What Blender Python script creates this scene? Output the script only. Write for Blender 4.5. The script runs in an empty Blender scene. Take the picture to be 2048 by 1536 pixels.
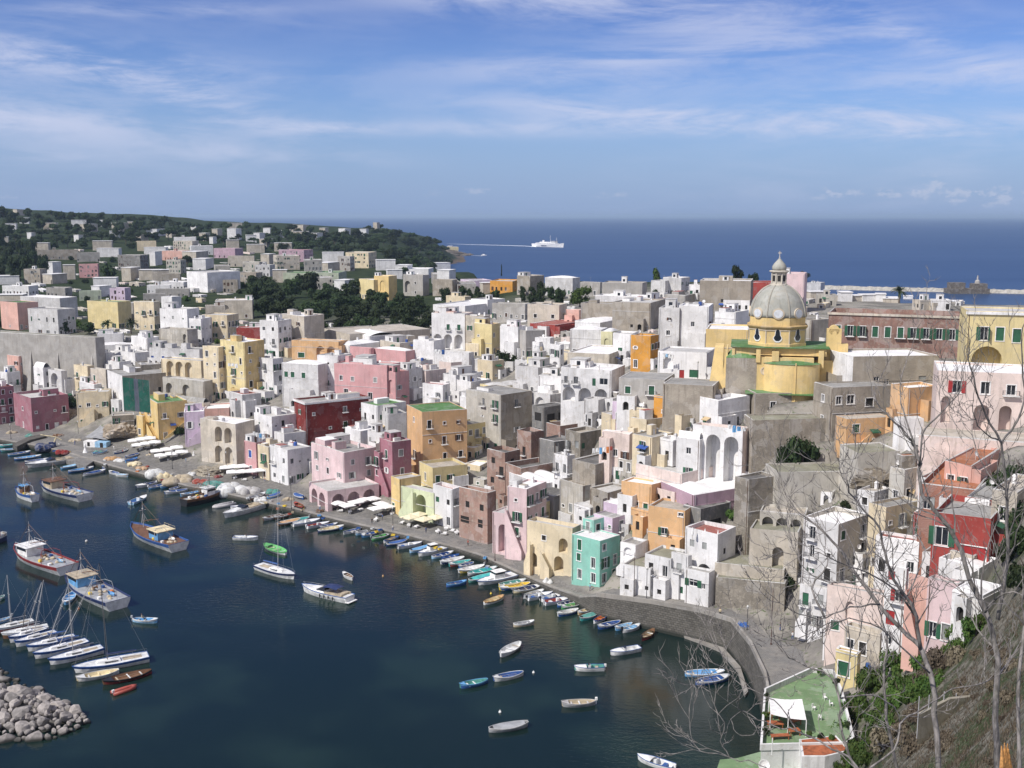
import bpy, bmesh, math, random
from math import radians as rad, sin, cos, tan, atan, pi, sqrt
from mathutils import Vector, Matrix, noise
from mathutils.geometry import tessellate_polygon
sc = bpy.context.scene
COL = sc.collection
R = random.Random(7)
# ---------------- camera, exposure ----------------
F = 2162.0; PITCH = rad(8.85); CH = 85.0
cam = bpy.data.cameras.new('camera'); camo = bpy.data.objects.new('camera', cam); COL.objects.link(camo)
camo.location = (0, 0, CH); camo.rotation_euler = (rad(90) - PITCH, 0, 0)
cam.sensor_width = 36; cam.lens = F / 2048 * 36; cam.clip_start = 0.5; cam.clip_end = 200000
sc.camera = camo
sc.view_settings.view_transform = 'Standard'; sc.view_settings.look = 'None'
sc.view_settings.exposure = 0.0; sc.view_settings.gamma = 1
sc.view_settings.use_curve_mapping = False
sc.cycles.max_bounces = 5; sc.cycles.diffuse_bounces = 3; sc.cycles.glossy_bounces = 2
sc.cycles.transparent_max_bounces = 4; sc.cycles.use_denoising = True
sc.cycles.volume_bounces = 0
SP, CP = sin(PITCH), cos(PITCH)
def ray(u, v):
 a = (u - 1024) / F; b = (v - 768) / F
 return (a, CP - b * SP, -SP - b * CP)
def atY(u, v, Y):
 d = ray(u, v); k = Y / d[1]
 return Vector((d[0] * k, Y, CH + d[2] * k))
def atZ(u, v, z=0.0):
 d = ray(u, v); k = (z - CH) / d[2]
 return Vector((d[0] * k, d[1] * k, z))
def pix(p):
 x, y, z = p[0], p[1], p[2] - CH
 f = y * CP - z * SP; up = y * SP + z * CP
 return (1024 + F * x / f, 768 - F * up / f)
# ---------------- sun and sky ----------------
SUN_AZ = rad(-128)      # direction towards the sun, clockwise from +Y (behind, to the left)
SUN_EL = rad(47)
sd = Vector((sin(SUN_AZ) * cos(SUN_EL), cos(SUN_AZ) * cos(SUN_EL), sin(SUN_EL)))
sl = bpy.data.lights.new('sun', 'SUN'); sl.energy = 4.5; sl.angle = rad(0.55); sl.color = (1, 0.955, 0.89)
so = bpy.data.objects.new('sun', sl); COL.objects.link(so)
so.rotation_euler = (-sd).to_track_quat('-Z', 'Y').to_euler()
W = bpy.data.worlds.new('World'); sc.world = W; W.use_nodes = True
class NT:
 def __init__(s, tree): s.t = tree; s.n = tree.nodes; s.l = tree.links
 def new(s, typ, **k):
  n = s.n.new(typ)
  for a, b in k.items(): setattr(n, a, b)
  return n
 def put(s, sock, val):
  if hasattr(val, 'is_output') or isinstance(val, bpy.types.NodeSocket): s.l.new(val, sock)
  else: sock.default_value = val
 def m(s, op, a, b=None, c=None, clamp=False):
  n = s.new('ShaderNodeMath', operation=op, use_clamp=clamp)
  for i, x in enumerate((a, b, c)):
   if x is not None: s.put(n.inputs[i], x)
  return n.outputs[0]
 def mix(s, f, a, b, blend='MIX'):
  n = s.new('ShaderNodeMix', data_type='RGBA', blend_type=blend)
  s.put(n.inputs['Factor'], f); s.put(n.inputs[6], a); s.put(n.inputs[7], b)
  return n.outputs[2]
 def noise(s, vec, scale, detail=4, rough=.55, dist=0.0):
  n = s.new('ShaderNodeTexNoise'); n.inputs['Scale'].default_value = scale
  n.inputs['Detail'].default_value = detail; n.inputs['Roughness'].default_value = rough
  n.inputs['Distortion'].default_value = dist
  if vec is not None: s.l.new(vec, n.inputs['Vector'])
  return n.outputs['Fac']
 def mapping(s, vec, scale, loc=(0, 0, 0), rot=(0, 0, 0)):
  n = s.new('ShaderNodeMapping'); s.l.new(vec, n.inputs['Vector'])
  n.inputs['Scale'].default_value = scale; n.inputs['Location'].default_value = loc; n.inputs['Rotation'].default_value = rot
  return n.outputs[0]
 def ramp(s, f, lo, hi, a=0.0, b=1.0, smooth=True):
  n = s.new('ShaderNodeMapRange'); n.interpolation_type = 'SMOOTHSTEP' if smooth else 'LINEAR'
  s.put(n.inputs[0], f)
  for i, x in enumerate((lo, hi, a, b)): n.inputs[i + 1].default_value = x
  return n.outputs[0]
def c4(c): return (c[0], c[1], c[2], 1)
def build_world():
 t = NT(W.node_tree); t.n.clear()
 out = t.new('ShaderNodeOutputWorld'); bg = t.new('ShaderNodeBackground')
 sky = t.new('ShaderNodeTexSky', sky_type='NISHITA'); sky.sun_disc = False
 sky.sun_elevation = SUN_EL; sky.sun_rotation = SUN_AZ
 sky.altitude = 80; sky.air_density = 1.0; sky.dust_density = 0.6; sky.ozone_density = 2.5
 co = t.new('ShaderNodeTexCoord').outputs['Generated']
 sep = t.new('ShaderNodeSeparateXYZ'); t.l.new(co, sep.inputs[0])
 x, y, z = sep.outputs
 yy = t.m('MAXIMUM', y, 0.05)
 a = t.m('DIVIDE', x, yy)          # tangent of azimuth seen from +Y
 hyp = t.m('SQRT', t.m('ADD', t.m('MULTIPLY', x, x), t.m('MULTIPLY', y, y)))
 e = t.m('DIVIDE', z, t.m('MAXIMUM', hyp, 0.05))   # tangent of elevation
 # air tint: bluer aloft, paler low
 tint = t.mix(t.ramp(e, -0.01, 0.32), (0.70, 0.87, 1.26, 1), (0.42, 0.48, 0.90, 1))
 base = t.mix(1.0, sky.outputs[0], tint, 'MULTIPLY')
 # high cloud on a flat layer: streaks stretched along the wind
 ez = t.m('MAXIMUM', z, 0.02)
 comb = t.new('ShaderNodeCombineXYZ'); t.put(comb.inputs[0], t.m('DIVIDE', x, ez)); t.put(comb.inputs[1], t.m('DIVIDE', y, ez))
 lay = comb.outputs[0]
 cae = t.new('ShaderNodeCombineXYZ'); t.put(cae.inputs[0], a); t.put(cae.inputs[1], e)
 ae = cae.outputs[0]
 n1 = t.noise(t.mapping(ae, (3.2, 17, 1), rot=(0, 0, rad(5))), 1.0, 9, .62, .9)
 n2 = t.noise(t.mapping(ae, (1.6, 7, 1), (3, 1, 0), rot=(0, 0, rad(-4))), 1.0, 5, .55, .5)
 n3 = t.noise(t.mapping(ae, (9, 46, 1), (1, 7, 0), rot=(0, 0, rad(3))), 1.0, 7, .65, .6)
 tex = t.m('ADD', t.m('MULTIPLY', n1, 0.62), t.m('MULTIPLY', n3, 0.38))
 def blob(u, v, ru, rv, amp, rot=0):
  ca, ce = (u - 1024) / F, (433 - v) / F * 1.02
  dx = t.m('SUBTRACT', a, ca); dy = t.m('SUBTRACT', e, ce)
  cr, sr = cos(rad(rot)), sin(rad(rot))
  X = t.m('DIVIDE', t.m('ADD', t.m('MULTIPLY', dx, cr), t.m('MULTIPLY', dy, sr)), ru / F)
  Y = t.m('DIVIDE', t.m('SUBTRACT', t.m('MULTIPLY', dy, cr), t.m('MULTIPLY', dx, sr)), rv / F)
  d2 = t.m('ADD', t.m('MULTIPLY', X, X), t.m('MULTIPLY', Y, Y))
  return t.m('MULTIPLY', t.m('EXPONENT', t.m('MULTIPLY', d2, -1.0)), amp)
 bl = [(170, 165, 360, 42, .85, -3), (420, 225, 220, 26, .75, -14), (90, 265, 330, 40, .7, -2), (560, 320, 230, 18, .45, -2),
          (900, 5, 300, 34, .8, -4), (1330, 60, 330, 55, .45, -10), (1650, 60, 420, 26, .5, -22), (1150, 150, 360, 26, .62, 3),
          (1000, 268, 420, 16, .62, 0), (1500, 262, 560, 26, .72, -3), (1850, 270, 330, 30, .7, -4), (1900, 190, 260, 36, .45, 4),
          (1300, 245, 300, 14, .6, -5), (350, 68, 280, 12, .4, 3), (680, 268, 90, 9, .45, 0), (1250, 190, 300, 30, .4, 2),
          (40, 330, 200, 12, .3, 0)]
 s = None
 for b in bl:
  o = blob(*b); s = o if s is None else t.m('ADD', s, o)
 # gentle background veil so the rest of the sky also carries faint texture
 s = t.m('ADD', s, t.ramp(n2, .42, .72, 0.0, .30))
 cov = t.m('MULTIPLY', t.m('MINIMUM', s, 1.0), t.ramp(tex, .39, .585))
 cov = t.m('MULTIPLY', cov, 0.86)
 # low cumulus far away over the horizon on the right
 nc = t.noise(t.mapping(ae, (46, 90, 1), (5, 2, 0)), 1.0, 8, .68)
 b2 = None
 for b in [(1960, 398, 130, 20, 1.0), (1640, 392, 60, 12, .8), (1840, 372, 45, 17, .9), (900, 392, 60, 12, .55), (1225, 394, 50, 9, .5), (980, 386, 50, 8, .5), (50, 398, 60, 10, .4), (1770, 392, 90, 10, .6), (1390, 398, 60, 8, .4)]:
  o = blob(*b); b2 = o if b2 is None else t.m('ADD', b2, o)
 low = t.ramp(t.m('MULTIPLY', t.m('MINIMUM', b2, 1), t.ramp(nc, .42, .66, 0, 1.1)), .12, .7)
 low = t.m('MULTIPLY', low, .5)
 # pale haze bank lying on the horizon, violet-blue
 hz = t.m('MULTIPLY', t.ramp(t.m('ABSOLUTE', e), 0.0, .14, 1, 0), .75)
 base = t.mix(hz, base, (2.6, 3.7, 6.3, 1))
 c = t.mix(cov, base, (6.0, 6.4, 8.2, 1))
 c = t.mix(low, c, (5.4, 5.8, 7.2, 1))
 # bright cloud fill added out of view, overhead and behind, to lighten shade
 fill_veil = t.m('MULTIPLY', t.m('MAXIMUM', t.ramp(z, .5, .8), t.ramp(y, .05, -.25)), t.ramp(t.noise(co, 2.2, 4), .3, .6, .25, .62))
 c = t.mix(fill_veil, c, (7.2, 7.0, 7.6, 1))
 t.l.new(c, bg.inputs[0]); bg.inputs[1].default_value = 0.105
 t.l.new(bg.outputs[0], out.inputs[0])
build_world()
# ---------------- materials ----------------
MATS = {}
def newmat(name):
 m = bpy.data.materials.new(name); m.use_nodes = True
 t = NT(m.node_tree); p = t.n['Principled BSDF']
 return m, t, p
def plain(name, c, rough=.7, metal=0.0, var=.12, scale=1.5):
 if name in MATS: return MATS[name]
 m, t, p = newmat(name)
 g = t.new('ShaderNodeNewGeometry').outputs['Position']
 n = t.noise(g, scale, 4)
 col = t.mix(t.ramp(n, .3, .7), c4([x * (1 - var) for x in c]), c4([min(1, x * (1 + var)) for x in c]))
 t.l.new(col, p.inputs['Base Color']); p.inputs['Roughness'].default_value = rough; p.inputs['Metallic'].default_value = metal
 MATS[name] = m; return m
def stucco(key, c, dirt=.3, scale=1.0, stone=False):
 """weathered lime render: blotches, rain streaks, chipped patches"""
 nm = 'render_%s_%d' % (key, int(dirt * 100))
 if nm in MATS: return MATS[nm]
 m, t, p = newmat(nm)
 g = t.new('ShaderNodeNewGeometry'); P = g.outputs['Position']
 big = t.noise(P, .22 * scale, 5, .6)
 mid = t.noise(P, 1.1 * scale, 6, .65, .3)
 stk = t.noise(t.mapping(P, (1.4, 1.4, .12)), 1.0, 5, .6)
 fine = t.noise(P, 7, 3, .6)
 va = t.new('ShaderNodeVectorMath', operation='ADD'); nz = t.new('ShaderNodeTexNoise'); nz.inputs['Scale'].default_value = 1.3; t.l.new(P, nz.inputs['Vector']); t.l.new(P, va.inputs[0]); t.l.new(nz.outputs['Color'], va.inputs[1])
 v2 = t.new('ShaderNodeTexVoronoi'); v2.inputs['Scale'].default_value = .42; t.l.new(va.outputs[0], v2.inputs['Vector']); sv = t.new('ShaderNodeSeparateColor'); t.l.new(v2.outputs['Color'], sv.inputs[0])
 d = dirt
 rnd = t.new('ShaderNodeObjectInfo').outputs['Random']
 base = t.mix(t.ramp(big, .35, .65), c4([x * (1 - .10 - .25 * d) for x in c]), c4([min(.92, x * 1.06) for x in c]))
 base = t.mix(t.m('MULTIPLY', t.ramp(sv.outputs[0], .70, .74), .12 + .45 * dirt), base, c4([.30 + .55 * x * .8 for x in c]))
 base = t.mix(t.m('MULTIPLY', t.ramp(sv.outputs[1], .76, .80), .10 + .5 * dirt), base, c4([x * .62 for x in c]))
 grime = [c[0] * .42 + .06, c[1] * .42 + .055, c[2] * .42 + .045]
 base = t.mix(t.m('MULTIPLY', t.ramp(stk, .50, .70), .30 + .65 * d), base, c4(grime))
 base = t.mix(t.m('MULTIPLY', t.ramp(mid, .57 - .09 * d, .66), .22 + .7 * d), base, c4([.36 + .1 * c[0], .33 + .08 * c[1], .28 + .05 * c[2]]))
 base = t.mix(t.m('MULTIPLY', t.ramp(fine, .35, .75), .18 + .2 * d), base, c4([x * .72 for x in c]))
 val = t.new('ShaderNodeHueSaturation'); t.l.new(base, val.inputs['Color'])
 t.l.new(t.ramp(rnd, 0, 1, .90, 1.06, False), val.inputs['Value'])
 t.l.new(val.outputs[0], p.inputs['Base Color'])
 p.inputs['Roughness'].default_value = .9; p.inputs['Specular IOR Level'].default_value = .15
 bp = t.new('ShaderNodeBump'); bp.inputs['Strength'].default_value = .35; bp.inputs['Distance'].default_value = .12
 if stone:
  vo = t.new('ShaderNodeTexVoronoi'); vo.feature = 'F1'; vo.inputs['Scale'].default_value = 3.4
  t.l.new(t.mapping(P, (1, 1, 1.5)), vo.inputs['Vector'])
  bh = t.m('ADD', mid, t.m('MULTIPLY', vo.outputs['Distance'], -.8))
  t.l.new(bh, bp.inputs['Height'])
  bp.inputs['Distance'].default_value = .16; bp.inputs['Strength'].default_value = .5
 else: t.l.new(t.m('ADD', mid, t.m('MULTIPLY', fine, .4)), bp.inputs['Height'])
 t.l.new(bp.outputs[0], p.inputs['Normal'])
 MATS[nm] = m; return m
PAL = dict(w=(.80, .79, .78), h=(.66, .65, .64), g=(.43, .41, .38), d=(.24, .235, .225), p=(.72, .55, .55), q=(.78, .65, .59), P=(.64, .36, .36),
 s=(.70, .43, .36), m=(.38, .175, .21), l=(.64, .52, .63), o=(.70, .44, .23), O=(.68, .33, .07), y=(.74, .55, .25), c=(.74, .63, .44), C=(.72, .68, .42),
 t=(.30, .62, .51), r=(.24, .045, .04), R=(.36, .07, .06), b=(.39, .345, .285), e=(.60, .54, .45), k=(.37, .18, .13), K=(.40, .26, .21), v=(.66, .71, .47), V=(.52, .36, .43), X=(.33, .20, .165), z=(.45, .50, .38),
 Y=(.74, .62, .33), B=(.31, .28, .235), A=(.53, .50, .44))
DIRT = dict(w=.2, h=.4, g=.6, d=.5, p=.22, q=.22, P=.1, s=.2, m=.2, l=.15, o=.22, O=.1, y=.18, c=.28, C=.15, t=.05, r=.15, R=.25, b=.65, e=.55, k=.5, K=.75, v=.1, V=.25, X=.6, z=.3, Y=.1, B=.7, A=.6)
def wallmat(c, dirt=None):
 return stucco(c, PAL[c], DIRT[c] if dirt is None else dirt, stone=(c in 'bBk'))
ROOFC = dict(W=(.82, .81, .80), G=(.34, .335, .32), L=(.55, .54, .52), N=(.11, .23, .085), R=(.33, .12, .10), D=(.15, .145, .14), E=(.50, .45, .38), T=(.42, .17, .09), M=(.27, .265, .20))
def roofmat(c): return stucco('roof' + c, ROOFC[c], {'W': .12, 'L': .45, 'G': .55, 'E': .5}.get(c, .3))
def metal(name, c, rough=.4): return plain(name, c, rough, .6)
M_GLASS = plain('window_glass', (.02, .024, .03), .12, 0, .3)
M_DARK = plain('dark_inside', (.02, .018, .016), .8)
M_WHITE = plain('white_paint', (.78, .77, .75), .6)
M_GREEN = plain('green_shutter_paint', (.025, .105, .055), .6, 0, .25, .4)
M_GREY = plain('grey_shutter_paint', (.30, .31, .30), .6, 0, .25, .4)
M_BLUE = plain('blue_shutter_paint', (.035, .09, .32), .6, 0, .25, .4)
M_BROWN = plain('brown_shutter_paint', (.10, .05, .03), .6, 0, .25, .4)
M_REDP = plain('red_paint', (.35, .03, .03), .6)
M_IRON = plain('iron', (.06, .06, .065), .6)
M_GALV = plain('zinc', (.4, .4, .41), .45)
M_DISH = plain('dish_white', (.75, .74, .72), .5)
# ---------------- mesh helpers ----------------
def link(name, bm_or_me, mats, parent=None, loc=None, rz=None, smooth=False):
 if isinstance(bm_or_me, bmesh.types.BMesh):
  me = bpy.data.meshes.new(name); bm_or_me.to_mesh(me); bm_or_me.free()
 else: me = bm_or_me
 if not me.materials:
  for m in (mats if isinstance(mats, (list, tuple)) else [mats]): me.materials.append(m)
 if smooth:
  for p in me.polygons: p.use_smooth = True
 o = bpy.data.objects.new(name, me); COL.objects.link(o)
 if parent is not None: o.parent = parent
 if loc is not None: o.location = loc
 if rz is not None: o.rotation_euler = (0, 0, rz)
 return o
def tag(o, label, cat, group=None, kind=None):
 if kind: o['kind'] = kind
 if label: o['label'] = label
 if cat: o['category'] = cat
 if group: o['group'] = group
 return o
def empty(name, loc, rz=0.0):
 o = bpy.data.objects.new(name, None); COL.objects.link(o); o.location = loc; o.rotation_euler = (0, 0, rz)
 o.empty_display_size = .5
 return o
def struct(name, bm, m, smooth=False):
 o = link(name, bm, m, smooth=smooth); o['kind'] = 'structure'; return o
def copy_tree(o, parent=None):
 c = o.copy(); COL.objects.link(c)
 if parent is not None: c.parent = parent
 for ch in list(o.children): copy_tree(ch, c)
 return c
def box(bm, x0, x1, y0, y1, z0, z1, mi=0, M=None):
 vs = [Vector((x, y, z)) for z in (z0, z1) for y in (y0, y1) for x in (x0, x1)]
 if M is not None: vs = [M @ v for v in vs]
 v = [bm.verts.new(p) for p in vs]
 for f in ((0, 2, 3, 1), (4, 5, 7, 6), (0, 1, 5, 4), (2, 6, 7, 3), (0, 4, 6, 2), (1, 3, 7, 5)):
  bm.faces.new([v[i] for i in f]).material_index = mi
def prism(bm, pts, z0, z1, mi=0, cap=True, M=None):
 """closed outline extruded from z0 to z1"""
 n = len(pts)
 lo = [Vector((p[0], p[1], z0)) for p in pts]; hi = [Vector((p[0], p[1], z1)) for p in pts]
 if M is not None: lo = [M @ v for v in lo]; hi = [M @ v for v in hi]
 a = [bm.verts.new(p) for p in lo]; b = [bm.verts.new(p) for p in hi]
 for i in range(n):
  j = (i + 1) % n
  bm.faces.new((a[i], a[j], b[j], b[i])).material_index = mi
 if cap:
  for vs in (a[::-1], b):
   f = bm.faces.new(vs); f.material_index = mi
def lathe(bm, prof, n=16, mi=0, M=None, ang0=0.0):
 rings = []
 for r, z in prof:
  ring = []
  for k in range(n):
   a = ang0 + 2 * pi * k / n
   p = Vector((r * cos(a), r * sin(a), z))
   ring.append(bm.verts.new(M @ p if M is not None else p))
  rings.append(ring)
 for A, B in zip(rings, rings[1:]):
  for k in range(n):
   j = (k + 1) % n
   bm.faces.new((A[k], A[j], B[j], B[k])).material_index = mi
 bm.faces.new(rings[0][::-1]).material_index = mi; bm.faces.new(rings[-1]).material_index = mi
def tube(bm, pts, rads, n=6, mi=0):
 pts = [Vector(p) for p in pts]
 rings = []
 prev = None
 for i, p in enumerate(pts):
  d = (pts[min(i + 1, len(pts) - 1)] - pts[max(i - 1, 0)])
  if d.length < 1e-6: d = Vector((0, 0, 1))
  d.normalize()
  if prev is None: s = d.orthogonal().normalized()
  else:
   s = prev - d * prev.dot(d)
   s = s.normalized() if s.length > 1e-5 else d.orthogonal().normalized()
  prev = s; w = d.cross(s)
  r = rads[i] if isinstance(rads, (list, tuple)) else rads
  rings.append([bm.verts.new(p + (s * cos(2 * pi * k / n) + w * sin(2 * pi * k / n)) * r) for k in range(n)])
 for A, B in zip(rings, rings[1:]):
  for k in range(n):
   j = (k + 1) % n
   bm.faces.new((A[k], A[j], B[j], B[k])).material_index = mi
 bm.faces.new(rings[0][::-1]).material_index = mi; bm.faces.new(rings[-1]).material_index = mi
# ---------------- terrain ----------------
PROF = {
 -700: [(400, -6), (470, -6), (480, 2), (560, 24), (700, 30), (1000, 45), (1400, 75), (1900, 105), (2400, 90), (2900, -6)],
 0: [(12, -6), (392, -6), (396, 1.4), (430, 1.8), (445, 4), (475, 12), (500, 20), (540, 27), (600, 29), (750, 31), (900, 34), (1100, 40), (1300, 55), (1600, 80), (1900, 97), (2300, 85), (2700, -6)],
 256: [(12, -6), (362, -6), (366, 1.4), (393, 1.8), (410, 5), (450, 17), (480, 25), (520, 28), (700, 30), (900, 34), (1200, 42), (1500, 58), (1800, 78), (2000, 88), (2300, 75), (2700, -6)],
 430: [(12, -6), (330, -6), (334, 1.4), (357, 1.8), (372, 5), (410, 15), (450, 26), (500, 30), (700, 32), (900, 35), (1200, 42), (1600, 58), (2000, 76), (2300, 60), (2600, -6)],
 512: [(12, -6), (314, -6), (318, 1.4), (340, 1.8), (355, 5), (390, 14), (430, 26), (480, 30), (700, 33), (1000, 38), (1500, 50), (2000, 70), (2300, 58), (2600, -6)],
 768: [(12, -6), (283, -6), (287, 1.4), (302, 1.8), (320, 6), (360, 14), (400, 24), (450, 30), (700, 34), (1000, 38), (1400, 38), (1700, 52), (1950, 62), (2200, 50), (2500, -6)],
 860: [(12, -6), (270, -6), (274, 1.4), (290, 1.8), (320, 8), (380, 20), (440, 30), (700, 35), (1000, 30), (1300, 16), (1700, 25), (2000, 47), (2200, 30), (2450, -6)],
 905: [(12, -6), (264, -6), (268, 1.4), (283, 1.8), (330, 12), (440, 30), (700, 36), (900, 38), (1100, 18), (1300, 6), (1500, -6), (1900, -6), (2050, 12), (2250, 6), (2400, -6)],
 945: [(12, -6), (259, -6), (263, 1.4), (277, 1.8), (330, 13), (440, 31), (700, 37), (900, 38), (1000, 25), (1100, -6), (2200, -6), (2300, -2), (2400, -6)],
 1024: [(12, -6), (250, -6), (253, 1.4), (266, 1.8), (300, 8), (340, 14), (438, 32), (600, 40), (760, 42), (850, 25), (900, -6)],
 1160: [(12, -6), (240, -6), (243, 2.2), (250, 3), (275, 13), (330, 30), (420, 38), (560, 42), (690, 44), (740, 38), (800, -6)],
 1300: [(12, -6), (221, -6), (225, 5), (232, 6), (248, 18), (264, 31), (286, 42), (300, 43), (400, 44), (560, 46), (650, 46), (700, 38), (760, -6)],
 1430: [(12, -6), (207, -6), (211, 5.5), (220, 6.5), (228, 15), (242, 26), (255, 38), (268, 43), (400, 45), (650, 46), (720, 38), (780, -6)],
 1490: [(12, 55), (60, 15), (85, -6), (188, -6), (196, 5.5), (216, 6.5), (226, 17), (240, 30), (253, 40), (268, 43), (400, 45), (640, 46), (700, 30), (760, -6)],
 1540: [(12, 60), (60, 24), (98, -6), (175, -6), (178, 5), (208, 6.5), (218, 18), (232, 30), (246, 40), (262, 44), (400, 45), (630, 46), (690, 30), (740, -6)],
 1610: [(12, 68), (40, 50), (80, 24), (110, 4), (150, 4), (182, 5.5), (206, 6.5), (214, 18), (226, 29), (240, 38), (256, 44), (400, 46), (560, 46), (600, 30), (640, -6)],
 1750: [(12, 73), (40, 58), (80, 38), (110, 27), (135, 18), (150, 13), (170, 11), (184, 12), (200, 25), (222, 37), (258, 46), (500, 46), (530, 28), (560, -6)],
 1900: [(12, 75), (40, 62), (80, 45), (110, 35), (135, 28), (150, 26), (170, 32), (190, 40), (230, 46), (300, 47), (490, 46), (520, 28), (550, -6)],
 2048: [(12, 76), (40, 66), (80, 52), (110, 46), (150, 43), (180, 44), (230, 47), (480, 46), (510, 28), (540, -6)],
 2500: [(12, 79), (60, 66), (100, 60), (300, 52), (480, 46), (540, -6)],
}
PK = sorted(PROF)
def prof_z(k, Y):
 p = PROF[k]
 if Y <= p[0][0]: return p[0][1]
 for (a, b), (c, d) in zip(p, p[1:]):
  if Y <= c: return b + (d - b) * (Y - a) / (c - a)
 return p[-1][1]
QE = [(-900, 845, 1.6), (-200, 868, 1.6), (0, 879, 1.6), (60, 889, 1.6), (125, 902, 1.6), (205, 927, 1.6), (258, 941, 1.6), (325, 958, 1.6), (375, 972, 1.6), (437, 984, 1.6), (487, 995, 1.6), (540, 1007, 1.6),
      (600, 1020, 1.6), (640, 1031, 1.6), (700, 1045, 1.6), (740, 1054, 1.6), (825, 1073, 1.6), (900, 1092, 1.6), (960, 1110, 1.6), (1035, 1144, 1.6), (1100, 1173, 1.8),
      (1160, 1194, 2.4), (1192, 1192, 4.6), (1300, 1206, 5.6), (1400, 1224, 6.0), (1462, 1243, 6.0)]
QEW = [(u, atZ(u, v, z)) for u, v, z in QE]
def edgeY(u):
 if u <= QEW[0][0]: return QEW[0][1].y
 for (a, p), (b, q) in zip(QEW, QEW[1:]):
  if u <= b: return p.y + (q.y - p.y) * (u - a) / (b - a)
 return None
TAIL = [(1462, 1243, 6.0), (1500, 1290, 5.8), (1528, 1350, 5.6), (1542, 1420, 5.4)]
TW = [atZ(*q) for q in TAIL]
def TAILX(y):
 for p, q in zip(TW, TW[1:]):
  if q.y <= y <= p.y: return p.x + (q.x - p.x) * (p.y - y) / (p.y - q.y)
 return -99
EK = {k: next(a for a, z in PROF[k] if z > 0 and a > 150) for k in PK}
def Hraw(x, y):
 u = 1024 + F * x / max(y * CP + 78 * SP * (1 if y < 600 else 600 / y), 5.0)
 u = max(PK[0], min(PK[-1] - 1e-3, u))
 for a, b in zip(PK, PK[1:]):
  if u <= b:
   f = (u - a) / (b - a)
   e = edgeY(u)
   if e is None:
    e = EK[a] + (EK[b] - EK[a]) * f
    if u > 1540: e = EK[a]
   w = max(0.0, min(1.0, (620 - y) / 250)) if y < 620 else 0.0
   if u < 1463 and y < e + 2.5: return -6.0
   if y < 205 and u < 1660 and y > 160 and x < TAILX(y) + 1.2: return -6.0
   ya = y - (e - EK[a]) * w; yb = y - (e - EK[b]) * w
   if u > 1540: ya = yb = y
   return prof_z(a, ya) * (1 - f) + prof_z(b, yb) * f
def Hgt(x, y):
 h = Hraw(x, y)
 if y > 700 and h > 3:
  h += (noise.noise(Vector((x * .006, y * .006, 0))) * 7 + noise.noise(Vector((x * .02, y * .02, 3))) * 2.5) * min(1, (y - 700) / 500)
 elif y < 150 and h > 6:
  h += noise.noise(Vector((x * .12, y * .12, 0))) * .9
 return h
def hit(u, v, Y0=15.0, h=0.0, Ymin=None):
 """first point of the pixel ray on the terrain (raised by h)"""
 d = ray(u, v); Y = Ymin or Y0
 last = Y
 while Y < 3500:
  k = Y / d[1]; z = CH + d[2] * k
  if z <= max(Hgt(d[0] * k, Y), -50) + h or z < -7:
   lo, hi = last, Y
   for _ in range(12):
    mid = (lo + hi) / 2; k = mid / d[1]; z = CH + d[2] * k
    if z <= Hgt(d[0] * k, mid) + h: hi = mid
    else: lo = mid
   k = hi / d[1]
   return Vector((d[0] * k, hi, CH + d[2] * k))
  last = Y; Y += max(.6, Y * .004)
 return None
CARVE = []      # footprints: (matrix inverse, x0,x1,y0,y1, ground z)
# ---------------- sea ----------------
def water_material():
 m, t, p = newmat('sea_water')
 P = t.new('ShaderNodeNewGeometry').outputs['Position']
 sep = t.new('ShaderNodeSeparateXYZ'); t.l.new(P, sep.inputs[0])
 far = t.ramp(sep.outputs[1], 420, 1500)
 n = t.noise(P, .02, 4); shallow = t.ramp(t.noise(P, .035, 3), .45, .7)
 harb = t.mix(shallow, (.005, .015, .014, 1), (.012, .028, .022, 1))
 streak = t.ramp(t.noise(t.mapping(P, (.0006, .006, 1)), 1.0, 5, .6), .35, .7)
 opn = t.mix(streak, (.026, .060, .145, 1), (.036, .076, .172, 1))
 t.l.new(t.mix(far, harb, opn), p.inputs['Base Color'])
 t.l.new(t.ramp(far, 0, 1, .10, .42, False), p.inputs['Roughness'])
 t.l.new(t.ramp(far, 0, 1, .5, .10, False), p.inputs['Specular IOR Level'])
 p.inputs['IOR'].default_value = 1.33
 w1 = t.noise(t.mapping(P, (.55, 1.1, 1), rot=(0, 0, rad(12))), 1.0, 4, .55, .3)
 w2 = t.noise(t.mapping(P, (2.2, 3.4, 1), rot=(0, 0, rad(-14))), 1.0, 2, .5)
 calm = t.ramp(t.noise(t.mapping(P, (.012, .03, 1)), 1.0, 4), .36, .62, .15, 1.0)
 bp = t.new('ShaderNodeBump'); bp.inputs['Distance'].default_value = .16
 t.l.new(t.m('MULTIPLY', calm, .55), bp.inputs['Strength'])
 t.l.new(t.m('ADD', t.m('MULTIPLY', w1, .7), t.m('MULTIPLY', w2, .3)), bp.inputs['Height'])
 t.l.new(bp.outputs[0], p.inputs['Normal'])
 return m
bm = bmesh.new()
ring = [0.0, 600, 3000, 15000, 62000]
prev = [bm.verts.new((0, 300, 0))]
for r in ring[1:]:
 cur = [bm.verts.new((r * cos(2 * pi * k / 96), 300 + r * sin(2 * pi * k / 96), 0)) for k in range(96)]
 for k in range(96):
  j = (k + 1) % 96
  if len(prev) == 1: bm.faces.new((prev[0], cur[k], cur[j]))
  else: bm.faces.new((prev[k], cur[k], cur[j], prev[j]))
 prev = cur
struct('sea', bm, water_material())
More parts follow.
